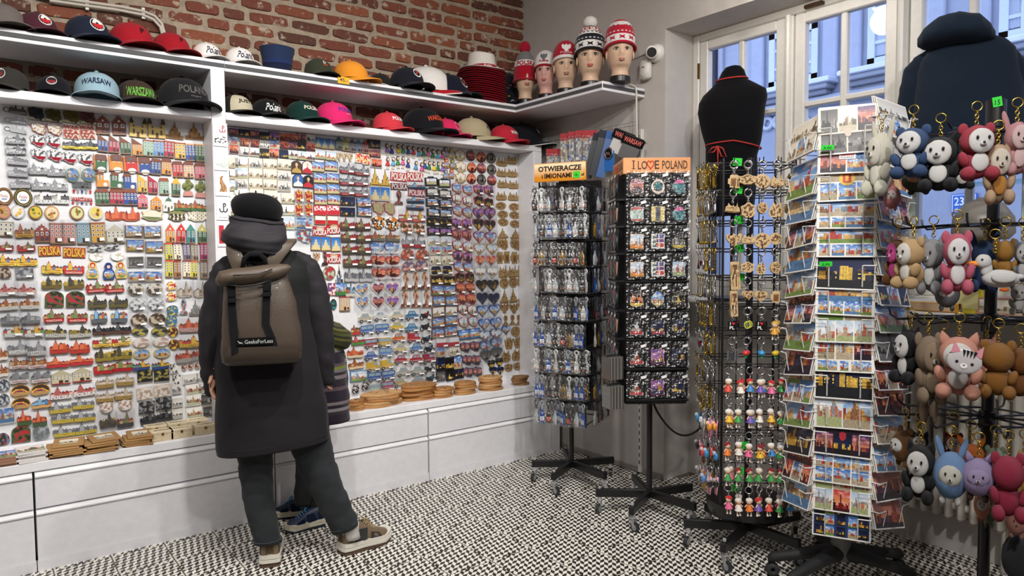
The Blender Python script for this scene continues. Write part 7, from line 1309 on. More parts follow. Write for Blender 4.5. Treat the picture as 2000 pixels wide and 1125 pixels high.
# sign
za, zb = r1.Z(1105, 316), r1.Z(1105, 353); 
g = bm(); g.bbox((-.01, -S1-.01, (za+zb)/2), (.345, .008, za-zb), 'd8913a', .002); sg = g.build('sign_board', 'print', r1.t); g = bm()
W_, H_ = .34, (za-zb)*.96
raster(g, [(-W_/2-.01, zb+.004), (W_/2-.01, zb+.004), (W_/2-.01, za-.004), (-W_/2-.01, za-.004)], lambda u, v_: mixc('d98a1c', 'f6e2b8', min(1, max(0, v_*1.5-.35+.1*NZ.noise(V((u*5, v_*3, 0)))))), 12, 20, -S1-.0146); cz = (za+zb)/2
g.text('OTWIERACZE', -.01, cz+H_*.2, .285, H_*.3, -S1-.0152, '1a1410', .035); g.text('z', -.125, cz-H_*.23, .012, H_*.16, -S1-.0152, '1a1410', .03); g.text('IMIONAMI', -.02, cz-H_*.2, .18, H_*.28, -S1-.0152, '1a1410', .035); g.text('zł', .142, cz-H_*.2, .022, H_*.16, -S1-.0156, '1a1410', .03); g.disc(.112, cz-H_*.2, .05, H_*.24, -S1-.0150, 'e8b060', 16); g.bbox((.103, -S1-.016, cz-H_*.2), (.045, .002, H_*.36), '3fd83a', .001); g.text('18,-', .103, cz-H_*.22, .026, H_*.16, -S1-.0176, '1a3a1c', .02); g.build('lettering', 'print', sg)
# ---- rack 2: I LOVE POLAND magnets
r2 = Rack(1268, 963, .2, 'magnet_rack', 'black revolving rack of carded magnets under the orange I love Poland header')
r2.star([(1165, 962), (1233, 998), (1357, 990), (1350, 951), (1238, 932)], r2.Z(1268, 420))
S2 = .168; zt, zb = r2.Z(1270, 338), r2.Z(1270, 790)
g = bm(); g.bbox((0, 0, (zt+zb)/2), (2*S2, 2*S2, zt-zb), '121214', .004); bx = g.build('cabinet_body', 'black', r2.t); g = bm()
R2 = [338, 391, 444, 498, 556, 611, 668, 728]
for k, y in enumerate(R2):
    z = r2.Z(1270, y+50); g = bm(); g.bbox((0, -S2-.02, z-.004), (2*S2, .045, .012), '161618', .002); g.build('tray', 'black', r2.t); g = bm(); g.bbox((-S2-.02, 0, z-.004), (.045, 2*S2, .012), '161618', .002); g.build('tray', 'black', r2.t)
g = bm()
for j in range(3):
    for i in range(22): g.disc(-S2+.02+.0150*i+(j % 2)*.007, zb+.008+.011*j, .0035, .0035, -S2-.0008, '3c3c3c' if i < 9 else '8a857c', 6)
g.build('perforation', 'black', bx)['kind'] = 'stuff'
ha, hb = r2.Z(1270, 308), r2.Z(1270, 340)
g = bm(); hw = S2+.012; g.bbox((0, 0, (ha+hb)/2), (2*hw, 2*hw, ha-hb), 'e8a066', .003); hd = g.build('header', 'print', r2.t); g = bm(); c = (ha+hb)/2; Y = -hw-.001; TX = '2a1c16'
def love(g):
    h = (ha-hb)*.52; g.text('I', -.125, c+.006, .006, h, Y, TX, .01); g.rect(-.134, c+.006+h*.42, -.116, c+.006+h*.5, Y, TX); g.rect(-.134, c+.006-h*.5, -.116, c+.006-h*.42, Y, TX); g.text('LO', -.077, c+.004, .05, h, Y, TX, .01); g.text('E', .0, c+.006, .024, h, Y, TX, .01); g.text('POLAND', .095, c+.005, .135, h, Y, TX, .01); hp = [(x*.036-.034, z*h*1.0+c+.004) for x, z in shp('heart')]; g.tube([(x, Y, z) for x, z in hp], .0028, 'e0442c', 4, closed=True); g.text('COLLECTION', .145, c-h*.72, .04, h*.14, Y, TX); g.text('www.ilovepoland.pl   design collection', .0, c-h*.82, .2, h*.09, Y, 'b06a3c')
love(g); g.T = MX.Rotation(-PI/2, 4, 'Z'); love(g); g.build('lettering', 'print', hd)
def card(c, print_, shape, lab):
    t = thing('carded_magnet', lab, 'magnet'); g = bm(); g.bbox((0, 0, 0), (.1, .006, .122), '17171a', .002); g.box((0, -.0034, .053), (.03, .001, .006), '4a4a4a'); g.build('backing_card', 'gloss', t, smooth=30)
    g = bm(); p = [(x*.07, z*.078-.012) for x, z in shp(shape)]; g.prism(p, -.008, -.002, c); m_ = g.build('magnet_plate', 'resin', t); g = bm(); raster(g, [(x*.94, z*.94-.0007) for x, z in p], print_, 14, 13, -.0085); g.build('print', 'print', m_)
    g = bm(); n = 4; vs = [(-.056+.112*i/n, -.012-.003*((i*2+j*3) % 3), -.066+.136*j/n) for j in range(n+1) for i in range(n+1)]; g.add(vs, [(j*(n+1)+i, j*(n+1)+i+1, (j+1)*(n+1)+i+1, (j+1)*(n+1)+i) for j in range(n) for i in range(n)], 'ffffff'); g.build('bag', 'film', t, smooth=180)
    g = bm(); g.T = MX.Translation((.034, -.0195, .047)) @ MX.Rotation(-.25, 4, 'Y'); g.bbox((0, 0, 0), (.028, .001, .014), 'f4f4f4', .0004); g.build('price_sticker', 'paper', t); return t
def two(f, a, b, word=None): return lambda u, v_: lin(a) if v_ < .2 else f(u, v_)
def wza(u, v_): return lin('f2f0ec') if v_ < .06 or u < .05 else lin(('c84a3a', '6a3a8a', '3a3a88')[min(2, int(v_*3))]) if u > .42 and (u*9 % 1) > .25 and (v_*3 % 1) > .2 else lin('3a6068') if u < .42 and NZ.noise(V((u*6, v_*6, 3))) > -.1 else lin('f0e4d0')
KD = [('statue', 'e0b090', photo(301, 'dusk'), 'round'), ('round mermaid', 'e8d8c8', lambda u, v_: lin('1c7a80') if math.hypot(u-.5, v_-.55) < .25 else lin('20242a') if math.hypot(u-.5, v_-.5) < .38 else lin('e8d8c4'), 'egg'), ('pink mermaid', '24424a', lambda u, v_: lin('d85a9a') if v_ > .72 else mixc('20303a', '5ab0b8', max(0, min(1, .5+NZ.noise(V((u*5, v_*5, 7)))))), 'egg'),
      ('red lid jar', 'c8d8d0', lambda u, v_: lin('b8403a') if v_ > .78 or v_ < .14 else mixc('d8e4d8', '6a9a9a', max(0, min(1, .4+NZ.noise(V((u*5, v_*5, 8)))))), 'round'), ('yellow ray statue', 'e8d890', lambda u, v_: lin('4a4e58') if abs(u-.5) < .16 else lin('f0e0a0' if int(math.atan2(v_-.5, u-.5)*4) % 2 else 'd8b860'), 'rect'), ('pink mermaid', '24424a', lambda u, v_: lin('d85a9a') if v_ > .72 else mixc('20303a', '5ab0b8', max(0, min(1, .5+NZ.noise(V((u*5, v_*5, 9)))))), 'egg'),
      ('orange Warszawa town', 'e8a040', two(photo(304, 'pale'), 'e08a30', 'f'), 'rect'), ('violet Warsza-wa word', 'f2f0ec', wza, 'rect'), ('brown skyline', '8a7a48', two(photo(305, 'bwd'), 'c8b040', ''), 'castle'), ('orange Warszawa town', 'e8a040', two(photo(304, 'pale'), 'e08a30', 'f'), 'rect'), ('violet Warsza-wa word', 'f2f0ec', wza, 'rect'), ('blue castle', '5a7a9a', photo(306, 'pale'), 'rect'),
      ('yellow red old town', 'e8d8b8', two(photo(307, 'red'), 'e0c040', ''), 'castle'), ('blue yellow mermaid', '3a80b0', two(photo(308, 'day'), 'd8c070', ''), 'egg'), ('golden oval', '8a7a40', photo(309, 'black'), 'egg'), ('palace with red ribbon', 'c8ccd0', two(photo(310, 'pale', tower=True), 'c02c38', ''), 'palace'), ('dark blue arch palace', '2a4a6a', two(photo(311, 'night', tower=True), 'a03040', ''), 'arch'), ('blue round palace', '1c4a7a', photo(312, 'night', tower=True), 'oval'),
      ('ribbon palace', 'd8c8b8', two(photo(313, 'white', tower=True), 'c03a44', ''), 'palace'), ('pink palace', 'c83a8a', photo(314, 'violet', tower=True), 'rect'), ('dark night palace', '1c2238', photo(315, 'night', tower=True), 'rect'), ('ribbon palace', 'd8c8b8', two(photo(313, 'white', tower=True), 'c03a44', ''), 'palace'), ('pink palace', 'c83a8a', photo(316, 'violet', tower=True), 'rect'), ('gold and violet palace', '3a2a5a', photo(317, 'night', tower=True), 'rect')]
for ri, y in enumerate(R2):
    z = r2.Z(1270, y+23)
    for c in range(3):
        d, co, f, s_ = KD[ri*3+c]; nm = ('left', 'middle', 'right')[c]; o = card(co, f, s_, f'black carded {d} magnet, {ORD[ri+1]} row, {nm} column'); x = -.112+.112*c; o.location = r2.W(x, -S2-.034, z); o.rotation_euler = (-.05, rg.uniform(-.03, .03), r2.rz)
        b = copy_tree(o); b.location = r2.W(x+.006, -S2-.016, z+.002); b['label'] = f'carded {d} magnet tucked behind, {ORD[ri+1]} row, {nm} column'
        for q in (o, b): q['group'] = 'carded magnets on the black rack'
    for c in range(3):
        o = copy_tree(bpy.data.objects['carded_magnet' if (ri+c) % 2 else 'carded_magnet.004']); o.location = r2.W(-S2-.034, -.11+.11*c, z); o.rotation_euler = (-.05, 0, r2.rz-PI/2); tag(o, f'carded magnet on left flank of the rack, {ORD[ri+1]} row, {ORD[c+1]} from the window', 'magnet', 'carded magnets on the black rack')
for q, (px, pt) in enumerate(((1187, 690), (1196, 745))):
    z = r2.Z(px, pt+26)
    for k in range(9):
        g = bm(); g.bbox((0, 0, 0), (.1, .005, .125), '8a8680' if k % 2 else '5c5a56', .002); g.box((0, 0, .066), (.016, .005, .01), '3a3a3a'); o = tag(g.build('packed_magnet', 'gloss', smooth=30), f'grey packed magnet seen edge on, {ORD[k+1]} of the {("upper","lower")[q]} bundle', 'magnet', 'packed magnets hanging edge on'); o.location = r2.W(-S2-.03-.0085*k, -S2+.03-.02*q, z-.001*k); o.rotation_euler = (0, 0, r2.rz+PI/2+.35)
g = bm(); a_ = r2.W(.02, .0, r2.Z(1275, 800)); b_ = at(1385, 812, 'x', 3.35); P = [a_+(b_-a_)*(k/14)+V((0, 0, -.15*math.sin(PI*k/14)**.8)) for k in range(15)]; g.tube(P, .006, '101012', 6); tag(g.build('power_cable', 'rubber', smooth=180), 'black cable sagging behind the carded magnet rack', 'cable')
# ---- rack 3: keyrings
r3 = Rack(1459, 1027, .24, 'keyring_rack', 'black wire revolving rack of keyrings with wooden pendants and little dolls')
r3.star([(1337, 1021), (1412, 1070), (1560, 1062), (1560, 1006), (1380, 990)], r3.Z(1450, 300))
S3 = .164; RY = [318, 372, 431, 486, 542, 598, 655, 711, 769, 834, 880, 938]
g = bm(); zt, zb = r3.Z(1450, 308), r3.Z(1455, 985)
for sx in (-1, 1):
    for sy in (-1, 1): g.tube([(sx*S3, sy*S3, zb), (sx*S3, sy*S3, zt)], .006, '151517', 6)
for y in RY:
    for dz in (0, -.014): z = r3.Z(1450, y)+dz; g.tube([(-S3, -S3, z), (S3, -S3, z), (S3, S3, z), (-S3, S3, z)], .0028, '151517', 4, closed=True)
for k in (-.5, 0, .5): g.tube([(k*S3*1.2, -S3, zb), (k*S3*1.2, -S3, zt)], .0025, '151517', 4); g.tube([(-S3, k*S3*1.2, zb), (-S3, k*S3*1.2, zt)], .0025, '151517', 4)
g.build('wire_frame', 'black', r3.t); g = bm(); g.lathe([(.19, .2), (.2, .23), (.2, .26), (.17, .27)], (0, 0, 0), '18181a', 24); g.build('turntable', 'black', r3.t, smooth=40)
KR = {}
def kring(key):
    if key in KR: return copy_tree(KR[key])
    t = thing('keyring', 'x', 'key ring'); k, _, a = key.partition(':'); mc = 'c8a848' if k == 'gold' else 'c4c4c6'; g = bm(); g.torus((0, 0, -.02), .017, .0028, mc, 16, 5); g.build('ring', 'metal', t, smooth=180)
    g = bm()
    for i in range(3): g.torus((0, 0, -.042-.009*i), .0045, .0014, mc, 8, 4, 'yx'[i % 2], 1.3)
    g.build('chain', 'metal', t, smooth=180); z0 = -.065
    if k == 'wood':
        sh, seed, w, h = a.split(','); w, h = float(w), float(h); P = k_wood(sh, int(seed), 'd2b486', .004); 
        for _, m, _ in P: m.v = [V((p.x*w, p.y, z0-h/2+p.z*h)) for p in m.v]
        b = P[0][1].build('pendant', 'wood', t); P[1][1].build('engraving', 'wood', b)
    elif k == 'doll':
        c, hair = a.split(','); g = bm(); g.lathe([(.004, z0-.02), (.009, z0-.028), (.019, z0-.052), (.0175, z0-.053)], (0, 0, 0), c, 12); d = g.build('dress', 'resin', t, smooth=60)
        g = bm(); g.ell((0, 0, z0-.01), .0135, 'ecc8a8', 12, 8); g.build('head', 'resin', t, smooth=180); g = bm(); g.ell((0, .003, z0-.0055), (.0165, .0145, .0135), hair, 12, 8, f=lambda q: q*(1+.14*NZ.noise(q*300)))
        g.build('hair', 'knit', t, smooth=180); g = bm()
        for x in (-.007, .007): g.tube([(x, 0, z0-.05), (x, 0, z0-.074)], .0035, 'f0dcc8', 6); g.ell((x, -.002, z0-.076), (.005, .007, .0045), 'f0e8e0', 8, 5)
        g.build('legs', 'resin', t, smooth=60); g = bm()
        for s in (-1, 1): g.tube([(s*.008, 0, z0-.024), (s*.02, -.003, z0-.036)], .003, 'ecc8a8', 5)
        g.build('arms', 'resin', t, smooth=60)
    elif k == 'word': g = bm(); g.bbox((0, 0, z0-.022), (.044, .006, .04), '18181a', .003); b = g.build('pendant', 'gloss', t); g = bm(); g.text('I', -.008, z0-.012, .003, .014, -.0035, 'f4f4f4', .03); g.prism([(x*.014+.006, zz*.014+z0-.012) for x, zz in shp('heart')], -.0038, -.003, 'd82a34'); g.text('PL', 0, z0-.031, .022, .015, -.0035, 'f4f4f4', .03); g.build('lettering', 'print', b)
    elif k == 'ball': g = bm(); g.ell((0, 0, z0-.016), .016, 'f0eeea', 14, 10); b = g.build('pendant', 'gloss', t, smooth=180); g = bm(); [g.ell((.0145*math.cos(q)*math.cos(p), .0145*math.sin(q)*math.cos(p)-.0, z0-.016+.0145*math.sin(p)), .0042, '1a1a1c', 6, 4) for q, p in ((-1.6, 0), (-2.6, .5), (-.6, .5), (-2.4, -.7), (-.8, -.7), (-1.6, 1.1))]; g.build('patches', 'gloss', b)
    elif k == 'racket': g = bm(); g.torus((0, 0, z0-.018), .013, .0025, 'd8e040', 14, 5, 'y', 1.25); g.tube([(0, 0, z0-.034), (0, 0, z0-.06)], .0028, '222222', 6); b = g.build('pendant', 'gloss', t, smooth=60); g = bm(); [g.box((x, 0, z0-.018), (.0008, .0008, .03), 'd8d8d8') for x in (-.007, 0, .007)]; g.build('strings', 'satin', b)
    elif k == 'frame': g = bm(); g.tube([(-.016, 0, z0), (.016, 0, z0), (.016, 0, z0-.045), (-.016, 0, z0-.045)], .006, 'a8aab0', 6, closed=True); b = g.build('pendant', 'cast', t, smooth=40); g = bm(); g.bbox((0, 0, z0-.022), (.02, .004, .03), '6c6e74', .001); g.build('inset', 'cast', b)
    elif k == 'mush': g = bm(); g.ell((0, 0, z0-.012), (.016, .016, .012), a, 12, 8); b = g.build('cap', 'gloss', t, smooth=180); g = bm(); g.lathe([(.006, z0-.035), (.005, z0-.012)], (0, 0, 0), '2a9a5a', 10); g.build('stem', 'gloss', t)
    elif k in ('metal', 'gold'):
        n = int(a); g = bm(); c = mc if k == 'gold' else 'b0b2b6'
        if n == 0: g.prism([(x*.022, z*.045+z0-.022) for x, z in shp('palace')], -.003, .003, c)
        elif n == 1: g.lathe([(.002, z0), (.008, z0-.008), (.008, z0-.04), (.002, z0-.046)], (0, 0, 0), c, 10)
        elif n == 2: g.prism([(x*.03, z*.03+z0-.016) for x, z in shp('heart')], -.003, .003, 'c02c38')
        else: g.box((0, 0, z0-.02), (.014, .004, .044), c); g.ell((0, 0, z0-.045), .009, c, 8, 6)
        g.build('pendant', 'metal', t, smooth=40)
    else: 
        c1, c2 = a.split(','); g = bm(); g.tube([(-.008, 0, z0+.01), (-.012, -.004, z0-.03), (-.004, -.006, z0-.075), (.008, -.006, z0-.075), (.013, -.004, z0-.03), (.008, 0, z0+.01)], .0055, c1, 6, flat=.6); g.build('strap', 'rubber', t, smooth=180); g = bm(); g.ell((.01, -.012, z0-.02), (.017, .012, .02), c2, 10, 8); g.ell((.01, -.02, z0-.002), (.012, .01, .011), mixc(c2, 'ffffff', .35), 8, 6); g.build('charm', 'gloss', t, smooth=180)
    KR[key] = t; return t
def hang(s, key, x, y, z, face, lab, grp, yaw=.35):
    o = kring(key); o.location = s.W(x, y, z)+V((0, 0, rg.uniform(-.014, 0)*(key[0] in 'ds'))); o.rotation_euler = (0, rg.uniform(-.08, .08), s.rz+face+rg.uniform(-yaw, yaw)); tag(o, lab, 'key ring', grp); return o
WD = [['mug,1,.045,.06', 'ornate,2,.075,.045', 'oval,3,.07,.065', 'castle,4,.06,.06', 'cat,5,.065,.06'], ['castle,6,.075,.045', 'ornate,7,.065,.07', 'oval,8,.05,.052', 'cat,9,.06,.07', 'oval,10,.058,.055'], ['eagle,11,.07,.065', 'castle,12,.06,.05', 'oval,13,.075,.07', 'oval,14,.058,.055', 'cat,15,.06,.065'], ['rect,16,.036,.13', 'ornate,17,.065,.05', 'cat,18,.042,.06', 'oval,19,.052,.055', 'cat,20,.075,.06'], ['rect,16,.034,.12', 'heart,21,.045,.045', 'heart,22,.06,.058', 'mug,23,.046,.055', 'castle,24,.05,.04']]
WN = dict(mug='beer mug', ornate='butterfly shaped', oval='round engraved', castle='castle', cat='animal', eagle='eagle', rect='tall ruler shaped', heart='heart')
HK = bm()
for ri, row in enumerate(WD):
    z = r3.Z(1450, RY[ri])+.006
    for c, k in enumerate(row):
        x = -.13+.065*c; sh = k.split(',')[0]; HK.tube([(x, -S3, z-.004), (x, -S3-.07, z-.006), (x, -S3-.074, z+.012)], .0022, '1c1c1e', 4, caps=False)
        hang(r3, 'wood:'+k, x, -S3-.06, z, 0, f'{WN[sh]} wooden keyring in front, {ORD[ri+1]} row, {ORD[c+1]} from left', 'wooden keyrings on the wire rack')
        hang(r3, 'wood:'+k, x+rg.uniform(.004, .012), -S3-.03, z-.002, 0, f'{WN[sh]} wooden keyring hanging behind, {ORD[ri+1]} row, {ORD[c+1]} from left', 'wooden keyrings on the wire rack')
    price(r3, -.105 + .004*ri, -S3-.02, r3.Z(1450, RY[ri]-1), '18,-', f'green 18 price tag above the {ORD[ri+1]} row of wooden keyrings', .042, .036)
ROW6 = ['word:', 'racket:', 'word:', 'doll:d8a030,d8b060', 'ball:']; ROW7 = ['frame:', 'mush:d83838', 'mush:3a9ad8', 'mush:e0c030', 'doll:3a9a4a,e8d8c0']; N6 = dict(word='black I love PL', racket='tennis racket', ball='football', frame='grey metal frame', mush='mushroom', doll='doll')
for ri, row in ((5, ROW6), (6, ROW7)):
    z = r3.Z(1450, RY[ri])
    for c, k in enumerate(row):
        x = -.13+.065*c; HK.tube([(x, -S3, z-.004), (x, -S3-.07, z-.006), (x, -S3-.074, z+.012)], .0022, '1c1c1e', 4, caps=False)
        for q in range(2): hang(r3, k, x+.013*q, -S3-.06+.028*q, z, 0, f'{N6[k.split(":")[0]]} keyring, {("sixth", "seventh")[ri-5]} row, {ORD[c+1]} hook from left, '+('behind' if q else 'in front'), 'toy keyrings on the wire rack')
DCC = [('e04a3a', 'red'), ('3a9a4a', 'green'), ('3a8ac8', 'blue'), ('f0c030', 'yellow'), ('e86a9a', 'pink'), ('f0ece4', 'white'), ('e87a2a', 'orange'), ('7a5ab8', 'violet')]; HR = [('c83838', 'red capped'), ('f0ece4', 'white haired'), ('f4f0ea', 'fluffy haired'), ('8a3034', 'dark red haired'), ('ece4da', 'pale haired')]
for ri in range(5):
    z = r3.Z(1450, RY[7+ri]); n = 7
    for c in range(n):
        x = -.142+.0475*c; c_ = DCC[(ri*3+c*5+ri*c) % 8]; h_ = HR[(ri if c % 3 else ri+1) % 5]; HK.tube([(x, -S3, z-.004), (x, -S3-.065, z-.006), (x, -S3-.068, z+.01)], .0022, '1c1c1e', 4, caps=False)
        for q in range(2 if (c+ri) % 2 else 1): hang(r3, f'doll:{DCC[(ri*3+c*5+ri*c+3*q) % 8][0]},{h_[0]}', x+.012*q, -S3-.055+.03*q, z-.012*q*(ri % 2), 0, f'{h_[1]} doll keyring, {DCC[(ri*3+c*5+ri*c+3*q) % 8][1]} dress, doll row {ORD[ri+1]}, {ORD[c+1]} hook'+(', behind' if q else ''), 'doll keyrings on the wire rack', .7)
for k, (y, t_) in enumerate(((868, '15'), (918, '15'), (951, '15'))): price(r3, -.06-.02*k, -S3-.02, r3.Z(1450, y), t_, f'green price tag among the dolls, {ORD[k+1]} from the top', .036, .036)
GM = [('gold:0', 'golden palace'), ('gold:3', 'golden'), ('metal:1', 'silver bottle'), ('metal:2', 'red heart'), ('metal:0', 'silver palace'), ('metal:3', 'silver spoon')]
for ri in range(9):
    z = r3.Z(1450, RY[ri]-4)
    for c in range(5):
        k, d = GM[(ri*2+c+(ri*c) % 3) % 6 if ri else c % 2]; yy = -.13+.065*c; HK.tube([(-S3, yy, z-.004), (-S3-.07, yy, z-.006), (-S3-.074, yy, z+.01)], .0022, '1c1c1e', 4, caps=False)
        for q in range(2): hang(r3, k, -S3-.062+.035*q, yy+.008*q, z, -PI/2, f'{d} metal keyring on the left flank, {ORD[ri+1]} row, {ORD[c+1]} hook, '+('inner' if q else 'outer'), 'metal keyrings on the rack flank', .7)
SC_ = [('e88ac0', 'f0a030'), ('d8d0c0', '8a8a8a'), ('e8609a', 'e8e0d8'), ('3a4a3a', '3a8ac0'), ('8a4a2a', 'e04a4a'), ('c8e0f0', 'e04a6a'), ('f0b0c8', '2a2a2a'), ('d89a4a', '5a8ad0')]; SN = 'pink orange,beige grey,rose white,dark blue,brown red,pale blue,pink black,ochre blue'.split(',')
for ri in range(3):
    z = r3.Z(1450, 800+54*ri)
    for c in range(4):
        j = (ri*3+c) % 8; yy = -.15+.06*c
        for q in range(2): hang(r3, f'strap:{SC_[j][0]},{SC_[j][1]}', -S3-.05-.012*(c % 2)+.035*q, yy, z, -PI/2, f'{SN[j]} rubber strap charm, {ORD[ri+1]} row of straps, {ORD[c+1]} hook, '+('inner' if q else 'outer'), 'rubber strap charms on the rack flank', .8)
HK.build('hooks', 'black', r3.t)['kind'] = 'stuff'

# ---- rack 4: postcards
r4 = Rack(1642, 1078, .0, 'postcard_rack', 'white wire postcard spinner on a grey pole with five-legged black base', .13)
g = bm(); z0, z1 = r4.Z(1645, 1035), r4.Z(1640, 225); g.tube([(0, 0, .1), (0, 0, .36)], .042, '6c6c6c', 16); g.tube([(0, 0, .36), (0, 0, z1)], .018, 'c8c8c6', 12); g.build('pole', 'satin', r4.t, smooth=60)
for px, py in ((1500, 1085), (1540, 1128), (1745, 1112), (1762, 1078), (1600, 1045)):
    e = r4.L(at(px, py, 'z', .09)); a = math.atan2(e.y, e.x); L_ = min(.36, max(.3, math.hypot(e.x, e.y))); g = bm(); g.T = MX.Rotation(a, 4, 'Z'); g.rings([sring((x, 0, z), w, h, 14, 2.6) if 0 else [V((x, w*math.cos(t), z+h*math.sin(t))) for t in (2*PI*i/14 for i in range(14))] for x, z, w, h in ((.02, .13, .035, .04), (.1, .125, .03, .032), (L_*.7, .1, .026, .024), (L_-.02, .085, .024, .024), (L_, .08, .014, .016))], '1c1d1f'); ar = g.build('base_arm', 'rubber', r4.t, smooth=60)
    g = bm(); g.T = MX.Rotation(a, 4, 'Z'); g.torus((L_-.02, -.012, .03), .018, .012, '2a2b2d', 16, 8); g.torus((L_-.02, .012, .03), .018, .012, '2a2b2d', 16, 8); g.tube([(L_-.02, 0, .085), (L_-.02, 0, .035)], .009, '2a2b2d', 8); g.build('caster', 'rubber', ar, smooth=60)
RC = .165
WR = bm()
for k in range(6):
    a = -PI/2+k*PI/3
    for s in (-1, 1): dx, dy = math.cos(a)*RC, math.sin(a)*RC; tx, ty = -math.sin(a), math.cos(a); WR.tube([(dx+s*tx*.1, dy+s*ty*.1, z0), (dx+s*tx*.1, dy+s*ty*.1, z1)], .0035, 'dcdcda', 5)
for z in (z0, (z0+z1)/2, z1): WR.torus((0, 0, z), RC+.005, .004, 'dcdcda', 24, 5, 'z')
CS = ['bw day day day day night day day day day night day night day pale day'.split()]
def postcard(w, h, f, nx, nz, lab, edge='f2f0ec'):
    g = bm(); g.bbox((0, 0, 0), (w, .003, h), edge, .0005); t = tag(g.build('postcard', 'paper'), lab, 'postcard', 'postcards in the white wire spinner'); g = bm(); raster(g, [(-w*.475, -h*.465), (w*.475, -h*.465), (w*.475, h*.465), (-w*.475, h*.465)], f, nz, nx, -.0019); g.build('print', 'print', t); return t
def put(o, fa, rad, z, tilt, yaw=0., off=0.):
    a = -PI/2+fa; o.location = r4.W(math.cos(a)*(rad)-math.sin(a)*off, math.sin(a)*(rad)+math.cos(a)*off, z); o.rotation_euler = (tilt, yaw, r4.rz+fa)
def pocket(fa, z, w, rad):
    T = MX.Rotation(fa, 4, 'Z'); WR.T = T
    for x in (-w*.28, w*.28): WR.tube([(x, -RC, z-.06), (x, -rad-.018, z-.06), (x, -rad-.034, z+.028)], .0026, 'e0e0de', 4)
    WR.tube([(-w*.55, -RC, z+.03), (-w*.5, -rad-.034, z+.028), (-w*.28, -rad-.034, z+.028)], .0026, 'e0e0de', 4); WR.tube([(w*.55, -RC, z+.03), (w*.5, -rad-.034, z+.028), (w*.28, -rad-.034, z+.028)], .0026, 'e0e0de', 4); WR.T = MX.Identity(4)
D_ = 'day'
CEN = [(256, 'bw', 'black and white wartime', collage(1, D_, [(.55, ['bwd', 'old', 'dusk']), (.45, ['bwd', 'bwd'])], 'e8dcc8')), (297, '', 'Poland eagle', collage(2, D_, [(.5, ['day', 'day']), (.5, ['dusk', 'day'])])), (350, '', 'blue Warszawa skyline', collage(3, D_, [(.58, ['day']), (.42, ['day', 'day', 'day'])])), (404, '', 'castle square multi view', collage(4, D_, [(.28, [D_]*4), (.46, [D_]), (.26, [D_]*4)])), (459, '', 'riverside multi view', collage(5, D_, [(.28, [D_]*4), (.44, [D_]), (.28, [D_]*4)])), (522, '', 'dark blue night stadium', photo(401, 'night')), (572, '', 'green park', collage(6, D_, [(.25, [D_]*4), (.45, [D_]), (.3, [D_]*4)])), (625, '', 'river and stadium strip', collage(7, D_, [(.5, [D_, D_]), (.5, ['pale']*3)])), (682, '', 'market square houses', collage(8, D_, [(.75, ['day', 'day', 'dusk']), (.25, [D_]*5)])), (735, '', 'night Warszawa stadium', photo(402, 'night')), (792, '', 'column statue Warszawa', collage(9, D_, [(1., ['pale', 'day'])], 'dfe4ea')), (845, '', 'orange evening', collage(10, D_, [(.5, ['dusk', 'dusk']), (.5, ['dusk', 'night', 'dusk'])], '3a1c14')), (900, '', 'red lettered Warszawa', collage(11, D_, [(.34, [D_]*3), (.33, [D_]*3), (.33, [D_]*3)])), (955, '', 'oval monument', collage(12, D_, [(.5, ['pale', 'day', 'pale']), (.5, ['pale', 'red', 'pale'])])), (1005, '', 'blue many-picture', collage(13, D_, [(.25, ['night', 'day', 'night', 'day', 'night'])]*4, '2a3a6a'))]
rp = random.Random(31)
for k, (y, _, d, f) in enumerate(CEN):
    z = r4.Z(1644, y); w = .226; h = .188 if k else .2; o = postcard(w, h, f, 40, 30, f'{d} postcard in the central column'); put(o, 0, RC+.035, z, -.14, rp.uniform(-.03, .03)); pocket(0, z-.02, w, RC+.035)
    for q in range(2): b = postcard(w, h, photo(410+q, 'day'), 6, 5, f'postcard stacked behind the {d} one, {("near","far")[q]} layer'); put(b, 0, RC+.026-.008*q, z+.004+.003*q, -.14, rp.uniform(-.03, .03))
    TXT = {1: ('POLAND', .05, -.03, '1a1a1c', .012), 2: ('WARSZAWA', 0, .075, 'e8d850', .02), 4: ('WARSZAWA', -.08, .02, 'e8d850', .008), 9: ('WARSZAWA', -.06, .08, 'f0f0f0', .014), 10: ('WARSZAWA', .05, .08, '5a6a8a', .013), 12: ('WARSZAWA', 0, .085, 'c02030', .013)}.get(k)
    if TXT or k in (0, 2, 11):
        g = bm()
        if TXT: g.text(TXT[0], TXT[1], TXT[2], TXT[4]*6, TXT[4], -.0026, TXT[3], .01)
        if k == 1: g.bbox((.0, -.004, -.0), (.062, .003, .07), 'f2f0ee', .001); g.rect(-.026, -.02, .026, .03, -.006, 'c02c34'); g.prism([(x*.042, zz*.042+.006) for x, zz in shp('eagle')], -.0068, -.006, 'f4f2f0'); g.text('POLAND', 0, -.027, .05, .009, -.006, '1a1a1c', .01)
        if k == 2: g.disc(0, .0, .03, .03, -.003, 'e8c040', 18); g.rect(-.016, -.018, .016, .018, -.0036, 'c83a2a'); g.rect(-.006, -.012, .006, .012, -.004, 'e8b040')
        if k in (0, 11): g.prism([(x*.03, zz*.04-.01) for x, zz in shp('shield')], -.004, -.002, 'b0303a' if k else 'c8b8a8')
        g.build('lettering', 'print', o)
    if k in (1, 5): price(r4, -.075, -RC-.075, z+.015, '2,50' if k == 5 else '3,00', f'green price tag on the {d} postcard', .05, .02)
